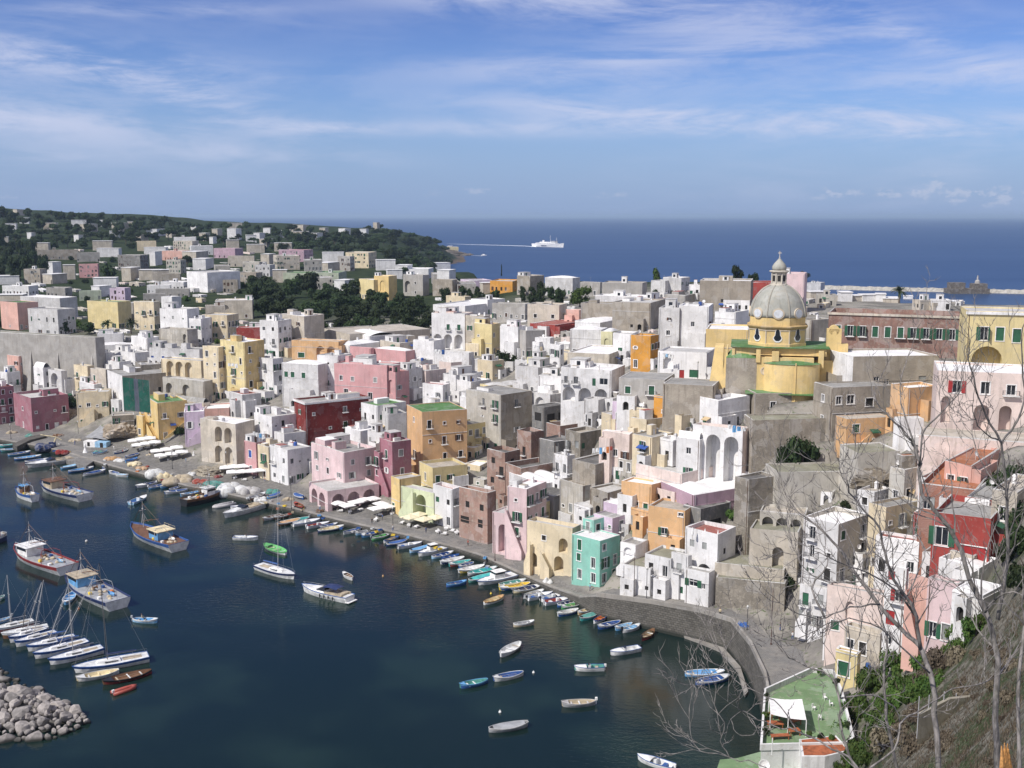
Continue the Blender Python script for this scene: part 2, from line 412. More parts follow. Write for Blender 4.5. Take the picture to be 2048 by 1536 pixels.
# ---------------- quay ----------------
def paving_material():
 m, t, p = newmat('quay_paving')
 P = t.new('ShaderNodeNewGeometry').outputs['Position']
 br = t.new('ShaderNodeTexBrick'); br.inputs['Scale'].default_value = .9
 br.inputs['Color1'].default_value = (.17, .165, .155, 1); br.inputs['Color2'].default_value = (.21, .205, .195, 1); br.inputs['Mortar'].default_value = (.11, .105, .10, 1)
 br.inputs['Mortar Size'].default_value = .02
 t.l.new(t.mapping(P, (1, 1, 1), rot=(0, 0, rad(35))), br.inputs['Vector'])
 n = t.noise(P, .25, 6, .65); s = t.ramp(n, .42, .66)
 c = t.mix(t.m('MULTIPLY', s, .7), br.outputs['Color'], (.27, .25, .22, 1))
 c = t.mix(t.m('MULTIPLY', t.ramp(t.noise(P, .9, 4), .55, .7), .6), c, (.09, .085, .08, 1))
 t.l.new(c, p.inputs['Base Color']); p.inputs['Roughness'].default_value = .85
 return m
def blockwall_material(name='harbour_wall_stone', c=(.075, .07, .06)):
 m, t, p = newmat(name)
 P = t.new('ShaderNodeNewGeometry').outputs['Position']
 br = t.new('ShaderNodeTexBrick'); br.inputs['Scale'].default_value = 1.0
 br.inputs['Color1'].default_value = c4(c); br.inputs['Color2'].default_value = c4([x * 1.7 for x in c]); br.inputs['Mortar'].default_value = c4([x * .45 for x in c])
 br.inputs['Mortar Size'].default_value = .03; br.inputs['Brick Width'].default_value = .9; br.inputs['Row Height'].default_value = .45
 sp = t.new('ShaderNodeSeparateXYZ'); t.l.new(P, sp.inputs[0])
 cb = t.new('ShaderNodeCombineXYZ'); t.put(cb.inputs[0], t.m('SUBTRACT', sp.outputs[0], t.m('MULTIPLY', sp.outputs[1], .6))); t.put(cb.inputs[1], sp.outputs[2])
 t.l.new(cb.outputs[0], br.inputs['Vector'])
 col = t.mix(t.m('MULTIPLY', t.ramp(t.noise(P, .5, 5, .6), .45, .68), .6), br.outputs['Color'], c4([x * 1.5 + .015 for x in c]))
 wet = t.ramp(sp.outputs[2], .3, 1.2)
 col = t.mix(wet, (.018, .022, .016, 1), col)
 t.l.new(col, p.inputs['Base Color']); p.inputs['Roughness'].default_value = .8
 bp = t.new('ShaderNodeBump'); bp.inputs['Distance'].default_value = .15; t.l.new(br.outputs['Fac'], bp.inputs['Height']); bp.invert = True
 t.l.new(bp.outputs[0], p.inputs['Normal'])
 return m
M_PAVE = paving_material(); M_BLOCK = blockwall_material()
M_CAP = stucco('coping', (.33, .31, .28), .4)
tail = [(1500, 1290, 5.8), (1528, 1350, 5.6), (1542, 1420, 5.4)]
edge = [p for _, p in QEW] + [atZ(u, v, z) for u, v, z in tail]
inner = []
for i, p in enumerate(edge):
 d = (edge[min(i + 1, len(edge) - 1)] - edge[max(i - 1, 0)]); d.z = 0; d.normalize()
 n = Vector((-d.y, d.x, 0))
 if n.y < 0 and n.x < 0: n = -n
 w = 45 if i < 5 else 30 if p.z < 2 else (11 if i < len(edge) - 3 else 18)
 inner.append(p + n * w)
bm = bmesh.new(); a = [bm.verts.new(p) for p in edge]; b = [bm.verts.new((p.x, p.y, e.z + .05)) for p, e in zip(inner, edge)]
for i in range(len(edge) - 1): bm.faces.new((a[i], a[i + 1], b[i + 1], b[i]))
struct('quay_pavement', bm, M_PAVE)
bm = bmesh.new()
bat = [Vector((p.x, p.y, 0)) for p in edge]
for i, p in enumerate(edge):
 d = (edge[min(i + 1, len(edge) - 1)] - edge[max(i - 1, 0)]); d.z = 0; d.normalize(); n = Vector((-d.y, d.x, 0))
 if n.y < 0 and n.x < 0: n = -n
 bat[i] = p - n * (.12 * (p.z + 3)) ; bat[i].z = -3
top = [bm.verts.new((p.x, p.y, p.z - .02)) for p in edge]; lo = [bm.verts.new(p) for p in bat]
for i in range(len(edge) - 1): bm.faces.new((lo[i], lo[i + 1], top[i + 1], top[i]))
struct('quay_wall', bm, M_BLOCK)
# coping stones and the low parapet of the raised promenade
bm = bmesh.new()
for i in range(len(edge) - 1):
 p, q = edge[i], edge[i + 1]; d = (q - p); L = d.length; d.normalize(); n = Vector((-d.y, d.x, 0)).normalized()
 if n.y < 0 and n.x < 0: n = -n
 hh = .12 if p.z < 2.5 else .75; ww = .8 if p.z < 2.5 else .45
 o = -.08
 vs = [p + n * o, q + n * o, q + n * (o + ww), p + n * (o + ww)]
 up = Vector((0, 0, hh)); lo_ = [bm.verts.new(v - Vector((0, 0, .15))) for v in vs]; hi = [bm.verts.new(v + up) for v in vs]
 bm.faces.new(hi)
 for k in range(4):
  j = (k + 1) % 4; bm.faces.new((lo_[k], lo_[j], hi[j], hi[k]))
struct('quay_kerb', bm, M_CAP)
# stone jetty at the left and the sloping ramp at the bend
def jetty(px, z0, z1, name, m):
 pts = [atZ(u, v, z1) for u, v in px]
 bm = bmesh.new(); prism(bm, [(p.x, p.y) for p in pts], z0, z1); bmesh.ops.recalc_face_normals(bm, faces=bm.faces)
 return struct(name, bm, m)
jetty([(122, 916), (172, 932), (190, 920), (150, 902)], -3, 1.5, 'jetty', M_PAVE)
jetty([(25, 888), (60, 872), (88, 868), (92, 872), (60, 880), (34, 893)], -3, 2.4, 'jetty', M_BLOCK)
# steps of the bend, down the outside of the wall
bm = bmesh.new()
s0, s1 = atZ(1497, 1258, 5.6), atZ(1512, 1385, .8)
for k in range(22):
 f = k / 22; p = s0.lerp(s1, f); box(bm, p.x - .1, p.x + 1.5, p.y - .55, p.y + .1, -2, 5.4 - 4.9 * f)
struct('quay_steps', bm, M_CAP)
# harbour ledge at the foot of the high wall
bm = bmesh.new()
led = [(1190, 1212), (1260, 1232), (1330, 1258), (1400, 1283), (1440, 1300), (1475, 1340), (1490, 1390)]
L0 = [atZ(u, v, .5) for u, v in led]
for p, q in zip(L0, L0[1:]):
 w = Vector((.9, 1.6, 0)); vs = [p, q, q + w, p + w]
 lo_ = [bm.verts.new(v - Vector((0, 0, 2))) for v in vs]; hi = [bm.verts.new(v) for v in vs]; bm.faces.new(hi)
 for k in range(4): bm.faces.new((lo_[k], lo_[(k + 1) % 4], hi[(k + 1) % 4], hi[k]))
struct('quay_ledge', bm, M_CAP)
def build_terrain():
 """one sheet, lowered under every house footprint (CARVE)"""
 m, t, p = newmat('island_ground')
 P = t.new('ShaderNodeNewGeometry').outputs['Position']
 sep = t.new('ShaderNodeSeparateXYZ'); t.l.new(P, sep.inputs[0])
 n1 = t.noise(P, .12, 6, .65); n2 = t.noise(P, .9, 5, .65); n3 = t.noise(P, .012, 4, .5)
 town = t.mix(t.ramp(n1, .38, .62), (.17, .16, .145, 1), (.30, .28, .245, 1))
 town = t.mix(t.ramp(n2, .55, .68), town, (.10, .13, .06, 1))
 veg = t.mix(t.ramp(n1, .35, .65), (.016, .028, .012, 1), (.040, .055, .022, 1))
 veg = t.mix(t.m('MULTIPLY', t.ramp(n2, .60, .7), .5), veg, (.11, .10, .065, 1))
 dry = t.mix(t.ramp(n2, .36, .64), (.07, .068, .05, 1), (.21, .195, .16, 1))
 dry = t.mix(t.ramp(n1, .44, .56), dry, (.045, .062, .026, 1))
 dry = t.mix(t.m('MULTIPLY', t.ramp(t.noise(P, 3.2, 4, .7), .52, .66), .55), dry, (.26, .235, .19, 1))
 lowz = t.ramp(sep.outputs[2], 2.3, 3.2, 1, 0)
 town = t.mix(lowz, town, t.mix(t.ramp(n2, .4, .65), (.15, .145, .135, 1), (.215, .205, .19, 1)))
 fy = t.ramp(t.m('ADD', sep.outputs[1], t.m('MULTIPLY', sep.outputs[0], -.25)), 500, 640)
 fn = t.ramp(sep.outputs[1], 140, 165, 1, 0)
 c = t.mix(fy, town, veg); c = t.mix(fn, c, dry)
 low = t.ramp(t.m('ADD', sep.outputs[2], t.m('MULTIPLY', n2, 3)), 3, 9, 1, 0)
 c = t.mix(t.m('MULTIPLY', low, fy), c, (.13, .10, .075, 1))
 t.l.new(c, p.inputs['Base Color']); p.inputs['Roughness'].default_value = .95; p.inputs['Specular IOR Level'].default_value = .1
 bp = t.new('ShaderNodeBump'); bp.inputs['Distance'].default_value = .25; bp.inputs['Strength'].default_value = .5
 t.l.new(t.m('ADD', n2, n1), bp.inputs['Height']); t.l.new(bp.outputs[0], p.inputs['Normal'])
 ys = [10.0]
 while ys[-1] < 2900: ys.append(ys[-1] + max(1.1, ys[-1] * .006 if ys[-1] < 450 else ys[-1] * .011))
 NT_ = 300; t0, t1 = -.80, .74
 verts = []; grid = {}
 for c_ in CARVE:
  M, x0, x1, y0, y1, gz = c_
  Mi = M.inverted()
  cs = [M @ Vector((x, y, 0)) for x in (x0, x1) for y in (y0, y1)]
  c_ += (min(v.x for v in cs), max(v.x for v in cs), min(v.y for v in cs), max(v.y for v in cs), Mi)
 for j, y in enumerate(ys):
  near = [c_ for c_ in CARVE if c_[8] - 3 <= y <= c_[9] + 3]
  for i in range(NT_ + 1):
   x = (t0 + (t1 - t0) * i / NT_) * y
   z = Hgt(x, y)
   for c_ in near:
    if c_[6] - 3 <= x <= c_[7] + 3:
     q = c_[10] @ Vector((x, y, 0))
     if c_[1] - .6 < q.x < c_[2] + .6 and c_[3] - .6 < q.y < c_[4] + 1.2: z = min(z, c_[5] - .3)
   verts.append((x, y, z))
 faces = []
 w = NT_ + 1
 for j in range(len(ys) - 1):
  for i in range(NT_):
   a = j * w + i
   if max(verts[a][2], verts[a + 1][2], verts[a + w][2], verts[a + w + 1][2]) < -5.5: continue
   faces.append((a, a + 1, a + w + 1, a + w))
 me = bpy.data.meshes.new('ground'); me.from_pydata(verts, [], faces); me.materials.append(m)
 for pl in me.polygons: pl.use_smooth = True
 o = bpy.data.objects.new('ground', me); COL.objects.link(o); o['kind'] = 'structure'
 bmx = bmesh.new(); bmx.from_mesh(me); bmesh.ops.delete(bmx, geom=[v for v in bmx.verts if not v.link_faces], context='VERTS'); bmx.to_mesh(me); bmx.free()
# ---------------- houses ----------------
def arch_outline(s, z, w, h, n=8, pointed=False):
 r = w / 2; zs = z + h - r
 if zs < z + .1: zs = z + h * .45; 
 rz = z + h - zs
 pts = [(s - r, z), (s + r, z)]
 for k in range(n + 1):
  a = pi * k / n
  pts.append((s + r * cos(a), zs + rz * (sin(a) if not pointed else sin(a) ** .8)))
 return pts
def rect_outline(s, z, w, h): return [(s - w / 2, z), (s + w / 2, z), (s + w / 2, z + h), (s - w / 2, z + h)]
def facade(bm, P, Wd, z0, z1, holes, mi=0, bmi=None):
 """wall plane with real openings. P(s, z, depth) -> point; holes: (outline, depth, closed_back)"""
 outer = [(0, z0), (Wd, z0), (Wd, z1), (0, z1)]
 loops = [[Vector((a, b, 0)) for a, b in outer]] + [[Vector((a, b, 0)) for a, b in h[0]] for h in holes]
 flat = [p for l in loops for p in l]
 vs = [bm.verts.new(P(p.x, p.y, 0)) for p in flat]
 for tri in tessellate_polygon(loops):
  if len(set(tri)) == 3:
   try: bm.faces.new([vs[i] for i in tri]).material_index = mi
   except ValueError: pass
 for outl, dep, back in holes:
  n = len(outl); f = [bm.verts.new(P(a, b, 0)) for a, b in outl]; g = [bm.verts.new(P(a, b, dep)) for a, b in outl]
  for k in range(n):
   j = (k + 1) % n; bm.faces.new((f[k], g[k], g[j], f[j])).material_index = mi
  if back: bm.faces.new(g).material_index = mi if bmi is None else bmi
WIN = {}
SHUT = {'g': M_GREEN, 'y': M_GREY, 'b': M_BLUE, 'n': M_BROWN, 'w': M_WHITE, 'r': M_REDP}
def window_mesh(kind, w, h, sur):
 """kind: glass, dark, shutX; local frame: centre at the sill, facing -Y, wall plane y = 0"""
 k = (kind, round(w, 1), round(h, 1), sur)
 if k in WIN: return WIN[k]
 w, h = k[1], k[2]
 bm = bmesh.new(); d = .20
 mats = [M_WHITE, M_GLASS, SHUT.get(kind[4:5], M_GREEN)]
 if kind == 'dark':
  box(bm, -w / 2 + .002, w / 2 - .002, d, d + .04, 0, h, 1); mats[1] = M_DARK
 elif kind.startswith('shut'):
  box(bm, -w / 2, w / 2, d - .05, d, 0, h, 2)
  for i in range(int(h / .22)): box(bm, -w / 2 + .07, -.04, d - .075, d - .05, .08 + i * .22, .17 + i * .22, 2); box(bm, .04, w / 2 - .07, d - .075, d - .05, .08 + i * .22, .17 + i * .22, 2)
 else:
  box(bm, -w / 2, w / 2, d, d + .04, 0, h, 1)
  f = .09
  for a, b, c, e in ((-w / 2, -w / 2 + f, 0, h), (w / 2 - f, w / 2, 0, h), (-w / 2 + f, w / 2 - f, 0, f), (-w / 2 + f, w / 2 - f, h - f, h), (-.04, .04, f, h - f)):
   box(bm, a, b, d - .06, d, c, e, 0)
 if sur:
  f = .16
  for a, b, c, e in ((-w / 2 - f, -w / 2, -.02, h + f), (w / 2, w / 2 + f, -.02, h + f), (-w / 2, w / 2, h, h + f), (-w / 2 - f - .05, w / 2 + f + .05, -.16, -.02)):
   box(bm, a, b, -.05 if e != -.02 else -.12, -.002, c, e, 0)
 me = bpy.data.meshes.new('window'); bm.to_mesh(me); bm.free()
 for m in mats: me.materials.append(m)
 WIN[k] = me; return me
def leaf_mesh(w, h, c):
 k = ('leaf', round(w, 1), round(h, 1), c)
 if k in WIN: return WIN[k]
 bm = bmesh.new(); w, h = k[1], k[2]
 box(bm, 0, w, -.05, 0, 0, h)
 for i in range(int(h / .22)): box(bm, .06, w - .06, -.07, -.05, .06 + i * .22, .15 + i * .22)
 me = bpy.data.meshes.new('shutter'); bm.to_mesh(me); bm.free(); me.materials.append(SHUT[c]); WIN[k] = me; return me
def balcony_mesh(w, dep=.9):
 k = ('balc', round(w, 1))
 if k in WIN: return WIN[k]
 bm = bmesh.new(); w = k[1]
 box(bm, -w / 2, w / 2, -dep, 0, -.18, 0, 0)
 for x in [(-w / 2 + .03) + i * (w - .06) / max(1, int(w / .16)) for i in range(int(w / .16) + 1)]: box(bm, x - .012, x + .012, -dep + .02, -dep + .045, 0, .95, 1)
 for s in (-1, 1):
  for i in range(5): box(bm, s * (w / 2 - .03) - .012, s * (w / 2 - .03) + .012, -dep + .1 + i * .18, -dep + .125 + i * .18, 0, .95, 1)
 box(bm, -w / 2, w / 2, -dep, -dep + .06, .95, 1.0, 1)
 me = bpy.data.meshes.new('balcony'); bm.to_mesh(me); bm.free(); me.materials.append(M_WHITE); me.materials.append(M_IRON); WIN[k] = me; return me
def dish_mesh():
 if 'dish' in WIN: return WIN['dish']
 bm = bmesh.new()
 T = Matrix.Translation((0, 0, 1.1)) @ Matrix.Rotation(rad(65), 4, 'X')
 lathe(bm, [(.02, .0), (.25, .03), (.42, .10), (.48, .16), (.46, .17), (.25, .06), (.02, .03)], 12, 0, T)
 tube(bm, [(0, 0, 0), (0, 0, 1.1)], .03, 5); tube(bm, [(0, 0, 1.1), (0, -.45, 1.3)], .02, 4)
 me = bpy.data.meshes.new('dish'); bm.to_mesh(me); bm.free(); me.materials.append(M_DISH); WIN['dish'] = me; return me
def aerial_mesh():
 if 'aer' in WIN: return WIN['aer']
 bm = bmesh.new(); tube(bm, [(0, 0, 0), (0, 0, 3)], .025, 4)
 for i in range(5): tube(bm, [(-.5 + .05 * i, -.6 + i * .25, 2.8), (.5 - .05 * i, -.6 + i * .25, 2.8)], .015, 3)
 tube(bm, [(0, -.7, 2.8), (0, .6, 2.8)], .018, 3)
 me = bpy.data.meshes.new('aerial'); bm.to_mesh(me); bm.free(); me.materials.append(M_GALV); WIN['aer'] = me; return me
def chimney_mesh():
 if 'chim' in WIN: return WIN['chim']
 bm = bmesh.new(); box(bm, -.3, .3, -.3, .3, 0, 1.2); box(bm, -.38, .38, -.38, .38, 1.2, 1.32); box(bm, -.2, .2, -.2, .2, 1.32, 1.55)
 me = bpy.data.meshes.new('chimney'); bm.to_mesh(me); bm.free(); me.materials.append(wallmat('w')); WIN['chim'] = me; return me
HOUSES = []
def house(uL, uN, uR, vt, vb, psi, col, roof='W', label=None, name='house', minor=False, Y=None, dep=None, zt=None,
          ar=(), rows=None, colsR=None, colsL=None, par=.45, colL=None, sh=None, dome=0, vault=0, hut=None, steps=(), door=True, ax=1,
          bal=.22, dirt=None, group=None, cat=None, skip=.12, tops=True, wins=None, cornice=False, bat=0.0, sur=None, extra=None):
 """two visible faces meeting at the near corner uN; left face runs to uL, right face to uR; vt/vb: top and foot of that corner"""
 rr = random.Random(int(uL * 7 + vt * 13 + uR * 3))
 if Y is None:
  p = hit(uN, vb, Ymin=15 if vb > 1240 and uN > 1560 else 150)
  if p is None: p = atY(uN, vb, 900)
 else: p = atY(uN, vb, Y)
 N = Vector((p.x, p.y, 0)); gz = p.z
 tp = atY(uN, vt, p.y); H = tp.z - gz
 ps = rad(psi); r = Vector((cos(ps), sin(ps), 0)); l = Vector((-sin(ps), cos(ps), 0))
 def span(d, u, default):
  # length along d so that its end falls on pixel column u (at roof height)
  zz = tp.z - CH
  k = (u - 1024) / F
  # (Nx + s dx) = k * ((Ny + s dy) CP - zz SP)
  den = d.x - k * d.y * CP
  if abs(den) < 1e-4: return default
  s = (k * (N.y * CP - zz * SP) - N.x) / den
  return s if s > .3 else default
 dd = dep if dep else None
 Wd = span(r, uR, 6.0) if uR > uN + 1 else (dep or 7)
 Dp = span(l, uL, 6.0) if uL < uN - 1 else (dep or 7)
 Wd = min(Wd, 60 if uR - uN > 60 else 26); Dp = min(Dp, 60 if uN - uL > 60 else 26)
 if dep:
  if uR - uN < uN - uL: Wd = max(Wd, dep) if uR <= uN + 12 else Wd
  else: Dp = max(Dp, dep) if uL >= uN - 12 else Dp
 M = Matrix.Translation((N.x, N.y, gz)) @ Matrix.Rotation(ps, 4, 'Z')
 # how far down the walls must go
 low = min(Hgt(*(M @ Vector((x, y, 0))).xy) for x in (0, Wd / 2, Wd) for y in (0, Dp / 2, Dp))
 bury = max(1.0, min(gz - low + 1.0, 14))
 CARVE.append([M, 0, Wd, 0, Dp, gz])
 root = empty(name, (N.x, N.y, gz), ps)
 wm = wallmat(col, dirt); mats = [wm, wallmat(colL, dirt) if colL else wm]
 big = (H * F / p.y) > 26
 # ---- openings ----
 hol = {'R': [], 'L': []}; boxes = {'R': [], 'L': []}; parts = []
 WL = {'R': Wd, 'L': Dp}
 for a in ar:     # (face, n, s0, s1, z0, z1, depth)
  f, n, s0, s1, z0, z1, dpt = a
  step = (s1 - s0) * WL[f] / n
  for i in range(n):
   c = s0 * WL[f] + step * (i + .5); w = step * .78; z = z0 * H + .02; h = (z1 - z0) * H
   c = max(w / 2 + .1, min(WL[f] - w / 2 - .1, c))
   hol[f].append((arch_outline(c, z, w, h), min(dpt, .8 * WL['L' if f == 'R' else 'R']), True)); boxes[f].append((c - w / 2 - .3, c + w / 2 + .3, z - .3, z + h + .3))
   parts.append(('arch', f, c, z, w, h, dpt))
 fh = 3.3 if p.y < 330 else 3.5
 for f in ('R', 'L'):
  wl = WL[f]
  lst = []
  if wins is not None and any(q[0] == f for q in wins):
   for q in wins:
    if q[0] != f: continue
    lst.append((q[1] * wl, q[2] * H, q[3] * 1.2, q[4] * 1.12, q[5]))
  elif wl > 2.2 and (wins is None):
   nr = rows if rows is not None else max(1, int((H - par) / fh + .35))
   nc = (colsR if f == 'R' else colsL)
   if nc is None: nc = max(1, int(wl / 2.75 + .45))
   fl = (H - par) / max(nr, 1)
   for i in range(nr):
    for j in range(nc):
     if rr.random() < skip * .6: continue
     c = wl * (j + .5) / nc + rr.uniform(-.35, .35) * min(1, wl / nc / 4)
     tall = rr.random() < .33
     w = rr.choice((1.1, 1.2, 1.4)); h = 2.4 if tall else rr.choice((1.7, 1.9, 1.5, .9, .7))
     if i == 0 and rr.random() < .4 and door: h = 2.2; tall = True
     z = i * fl + (.25 if tall else 1.05) + (0.05)
     if h < 1: w = .8
     if z + h > H - par - .35: h = H - par - .4 - z
     if h < .6 or w + .5 > wl: continue
     shc = sh or rr.choice('ggggynyw')
     kd = rr.random()
     kind = 'glass' if kd < .25 else ('shut' + shc if kd < .58 else ('open' + shc if kd < .84 else 'dark'))
     lst.append((c, z, w, h, kind))
  for (c, z, w, h, kind) in lst:
   sw = (w / 2 + .32)
   if c - sw < .1 or c + sw > wl - .1: c = max(sw + .1, min(wl - sw - .1, c))
   if c - w / 2 < .05 or c + w / 2 > wl - .05 or z < 0 or z + h > H - .1: continue
   if any(c + sw > b[0] and c - sw < b[1] and z + h + .1 > b[2] and z - .1 < b[3] for b in boxes[f]): continue
   boxes[f].append((c - sw, c + sw, z - .1, z + h + .2))
   w2 = round(w, 1); h2 = round(h, 1)
   hol[f].append((rect_outline(c, z, w2, h2), .26, True))
   parts.append(('win', f, c, z, w2, h2, kind))
 # ---- walls ----
 bm = bmesh.new()
 facade(bm, lambda s, z, d: Vector((s, d, z)), Wd, -bury, H, hol['R'], 0)
 facade(bm, lambda s, z, d: Vector((d, Dp - s, z)), Dp, -bury, H, hol['L'], 1)
 for q in ([(Wd, 0), (Wd, Dp)], [(Wd, Dp), (0, Dp)]):
  v = [bm.verts.new((q[0][0], q[0][1], -bury)), bm.verts.new((q[1][0], q[1][1], -bury)), bm.verts.new((q[1][0], q[1][1], H)), bm.verts.new((q[0][0], q[0][1], H))]
  bm.faces.new(v).material_index = 0
 t_ = min(.3, Wd / 5, Dp / 5); rz = H - par
 o4 = [(0, 0), (Wd, 0), (Wd, Dp), (0, Dp)]; i4 = [(t_, t_), (Wd - t_, t_), (Wd - t_, Dp - t_), (t_, Dp - t_)]
 to = [bm.verts.new((x, y, H)) for x, y in o4]; ti = [bm.verts.new((x, y, H)) for x, y in i4]; tl = [bm.verts.new((x, y, rz - .05)) for x, y in i4]
 capmi = 2
 for k in range(4):
  j = (k + 1) % 4
  bm.faces.new((to[k], to[j], ti[j], ti[k])).material_index = capmi
  bm.faces.new((ti[k], ti[j], tl[j], tl[k])).material_index = 0
 mats.append(roofmat('W') if roof in 'WR' else roofmat('L'))
 for v in bm.verts:
  if v.co.z > H - .02 and par > .15: v.co.z += noise.noise(Vector((N.x + v.co.x * .9, N.y + v.co.y * .9, 7))) * .42
 wall = link('wall', bm, mats, root)
 # ---- roof ----
 bm = bmesh.new(); t_ -= .02
 x0, x1, y0, y1 = t_, Wd - t_, t_, Dp - t_
 nx, ny = (10, 10) if (dome or vault) else (1, 1)
 nd = max(1, int(dome)) if dome else 1
 g = []
 for j in range(ny + 1):
  row = []
  for i in range(nx + 1):
   a, b = i / nx, j / ny; z = rz
   if dome: z += (.9 + .6 * (dome % 1)) * max(0, sin(pi * ((a * nd) % 1 if a < 1 else 1))) ** .6 * sin(pi * b) ** .6 * min(1.2, Wd / 6)
   if vault: z += vault * (sin(pi * a) if Wd < Dp else sin(pi * b)) ** .8
   row.append(bm.verts.new((x0 + (x1 - x0) * a, y0 + (y1 - y0) * b, z)))
  g.append(row)
 for j in range(ny):
  for i in range(nx): bm.faces.new((g[j][i], g[j][i + 1], g[j + 1][i + 1], g[j + 1][i]))
 rf = link('roof', bm, roofmat(roof), root, smooth=bool(dome or vault))
 if cornice:
  bm = bmesh.new(); c = .35
  for x0_, x1_, y0_, y1_ in ((-c, Wd + c, -c, -.003), (-c, -.003, 0, Dp + c)): box(bm, x0_, x1_, y0_, y1_, H - .75, H - .15)
  link('cornice', bm, wallmat('w' if cornice is True else cornice), root)
 # ---- windows ----
 sr = sur if sur is not None else (col not in 'wbBkKd')
 for q in parts:
  if q[0] != 'win': continue
  _, f, c, z, w, h, kind = q
  base = 'glass' if kind.startswith('open') else kind
  o = link('door' if h > 2.0 and z < .6 else 'window', window_mesh(base, w, h, sr), None, root)
  if f == 'R': o.location = (c, 0, z)
  else: o.location = (0, Dp - c, z); o.rotation_euler = (0, 0, -pi / 2)
  if kind.startswith('open') and big:
   cc = kind[4]
   for s in (-1, 1):
    lf = link('shutter', leaf_mesh(w / 2, h, cc), None, o); lf.location = (s * w / 2 - (w / 2 if s < 0 else 0) + (.0 if s > 0 else 0), -.06, 0)
    lf.rotation_euler = (0, 0, 0)
    lf.location.x = w / 2 + .02 if s > 0 else -w - .02
    if rr.random() < .25: lf.rotation_euler = (0, 0, rad(-75) if s > 0 else 0)
  if big and h >= 1.9 and z > 2.5 and rr.random() < bal * 2.2:
   bo = link('balcony', balcony_mesh(w + rr.choice((.9, 1.4))), None, root); bo.location = o.location; bo.rotation_euler = o.rotation_euler
 # ---- stairs ---- (face, s0, z0, s1, z1, width)
 for (f, s0, z0, s1, z1, wd) in steps:
  bm = bmesh.new(); n = max(6, int(abs(z1 - z0) * H / .22)); wl = WL[f]
  Mx = Matrix.Identity(4) if f == 'R' else Matrix.Translation((0, Dp, 0)) @ Matrix.Rotation(-pi / 2, 4, 'Z')
  for k in range(n):
   a = s0 + (s1 - s0) * k / n; b = s0 + (s1 - s0) * (k + 1) / n; z = (z0 + (z1 - z0) * (k + 1) / n) * H
   xa, xb = sorted((a * wl, b * wl)); box(bm, xa, xb, -wd, -.002, -bury * .5, z, 0, Mx)
  pa = [(s0 * wl, 0), (s1 * wl, 0)]
  zz0, zz1 = z0 * H, z1 * H
  vs = [Vector((s0 * wl, -wd - .18, -bury * .5)), Vector((s1 * wl, -wd - .18, -bury * .5)), Vector((s1 * wl, -wd - .18, zz1 + .9)), Vector((s0 * wl, -wd - .18, zz0 + .8))]
  vb_ = [v + Vector((0, .17, 0)) for v in vs]
  A = [bm.verts.new(Mx @ v) for v in vs]; B = [bm.verts.new(Mx @ v) for v in vb_]
  bm.faces.new(A); bm.faces.new(B[::-1])
  for k in range(4): bm.faces.new((A[k], A[(k + 1) % 4], B[(k + 1) % 4], B[k]))
  link('stairs', bm, wm, root)
 # ---- lean-tos, courses, pipes ----
 old = p.y < 480 and (cat or 'house') in ('house', 'building') and name != 'palace'
 if old and ax:
  for f in ('R', 'L'):
   wl = WL[f]; Mx = Matrix.Identity(4) if f == 'R' else Matrix.Translation((0, Dp, 0)) @ Matrix.Rotation(-pi / 2, 4, 'Z')
   if wl > 4 and gz > 4.5 and not any(q[0] == f for q in steps) and not any(q[0] == f for q in ar) and rr.random() < .6:
    w = rr.uniform(.35, .62) * wl; s0 = rr.choice((.15, wl - w - .15, (wl - w) * rr.random())); dpt = rr.uniform(1.0, 2.6); hh = min(H * .7, rr.choice((2.5, 2.9, 3.4, 5.6)))
    bm = bmesh.new(); hl = []
    n_ = max(1, int(w / 2.6))
    for i in range(n_):
     c = w * (i + .5) / n_; k_ = rr.random()
     hl.append((arch_outline(c, .02, min(1.5, w / n_ * .6), min(2.2, hh - .5)), .9, True) if k_ < .45 else (rect_outline(c, .02 if k_ < .7 else .9, min(1.0, w / n_ * .6), min(2.0, hh - .4) if k_ < .7 else min(1.1, hh - 1.3)), .3, True))
    facade(bm, lambda s, z, d_: Mx @ Vector((s0 + s, -dpt + d_, z)), w, -bury, hh, hl, 0, 2)
    for xa in (s0, s0 + w):
     v = [bm.verts.new(Mx @ Vector(q)) for q in ((xa, -dpt, -bury), (xa, 0, -bury), (xa, 0, hh), (xa, -dpt, hh))]; bm.faces.new(v)
    v = [bm.verts.new(Mx @ Vector(q)) for q in ((s0, -dpt, hh - .02), (s0 + w, -dpt, hh - .02), (s0 + w, 0, hh - .02), (s0, 0, hh - .02))]; bm.faces.new(v).material_index = 1
    box(bm, s0, s0 + w, -dpt, -dpt + .15, hh - .01, hh + .75, 0, Mx); box(bm, s0, s0 + .15, -dpt + .15, -.01, hh - .01, hh + .75, 0, Mx); box(bm, s0 + w - .15, s0 + w, -dpt + .15, -.01, hh - .01, hh + .75, 0, Mx)
    link('porch', bm, [wallmat('w') if rr.random() < .35 else wm, roofmat(rr.choice('WLEG')), M_DARK], root)
   if wl > 3.5 and rr.random() < .35:
    bm = bmesh.new(); zc = H * rr.choice((.36, .5, .66)) if H > 6 else H - .5; box(bm, .0, wl, -.09, -.002, zc, zc + .14, 0, Mx); link('string_course', bm, wallmat('h') if rr.random() < .5 else wm, root)
   if wl > 3 and rr.random() < .55:
    bm = bmesh.new(); x = rr.choice((.35, wl - .35)); tube(bm, [Mx @ Vector((x, -.09, H - .3)), Mx @ Vector((x, -.09, -.5))], .055, 5); link('drainpipe', bm, M_GALV if rr.random() < .6 else M_BROWN, root)
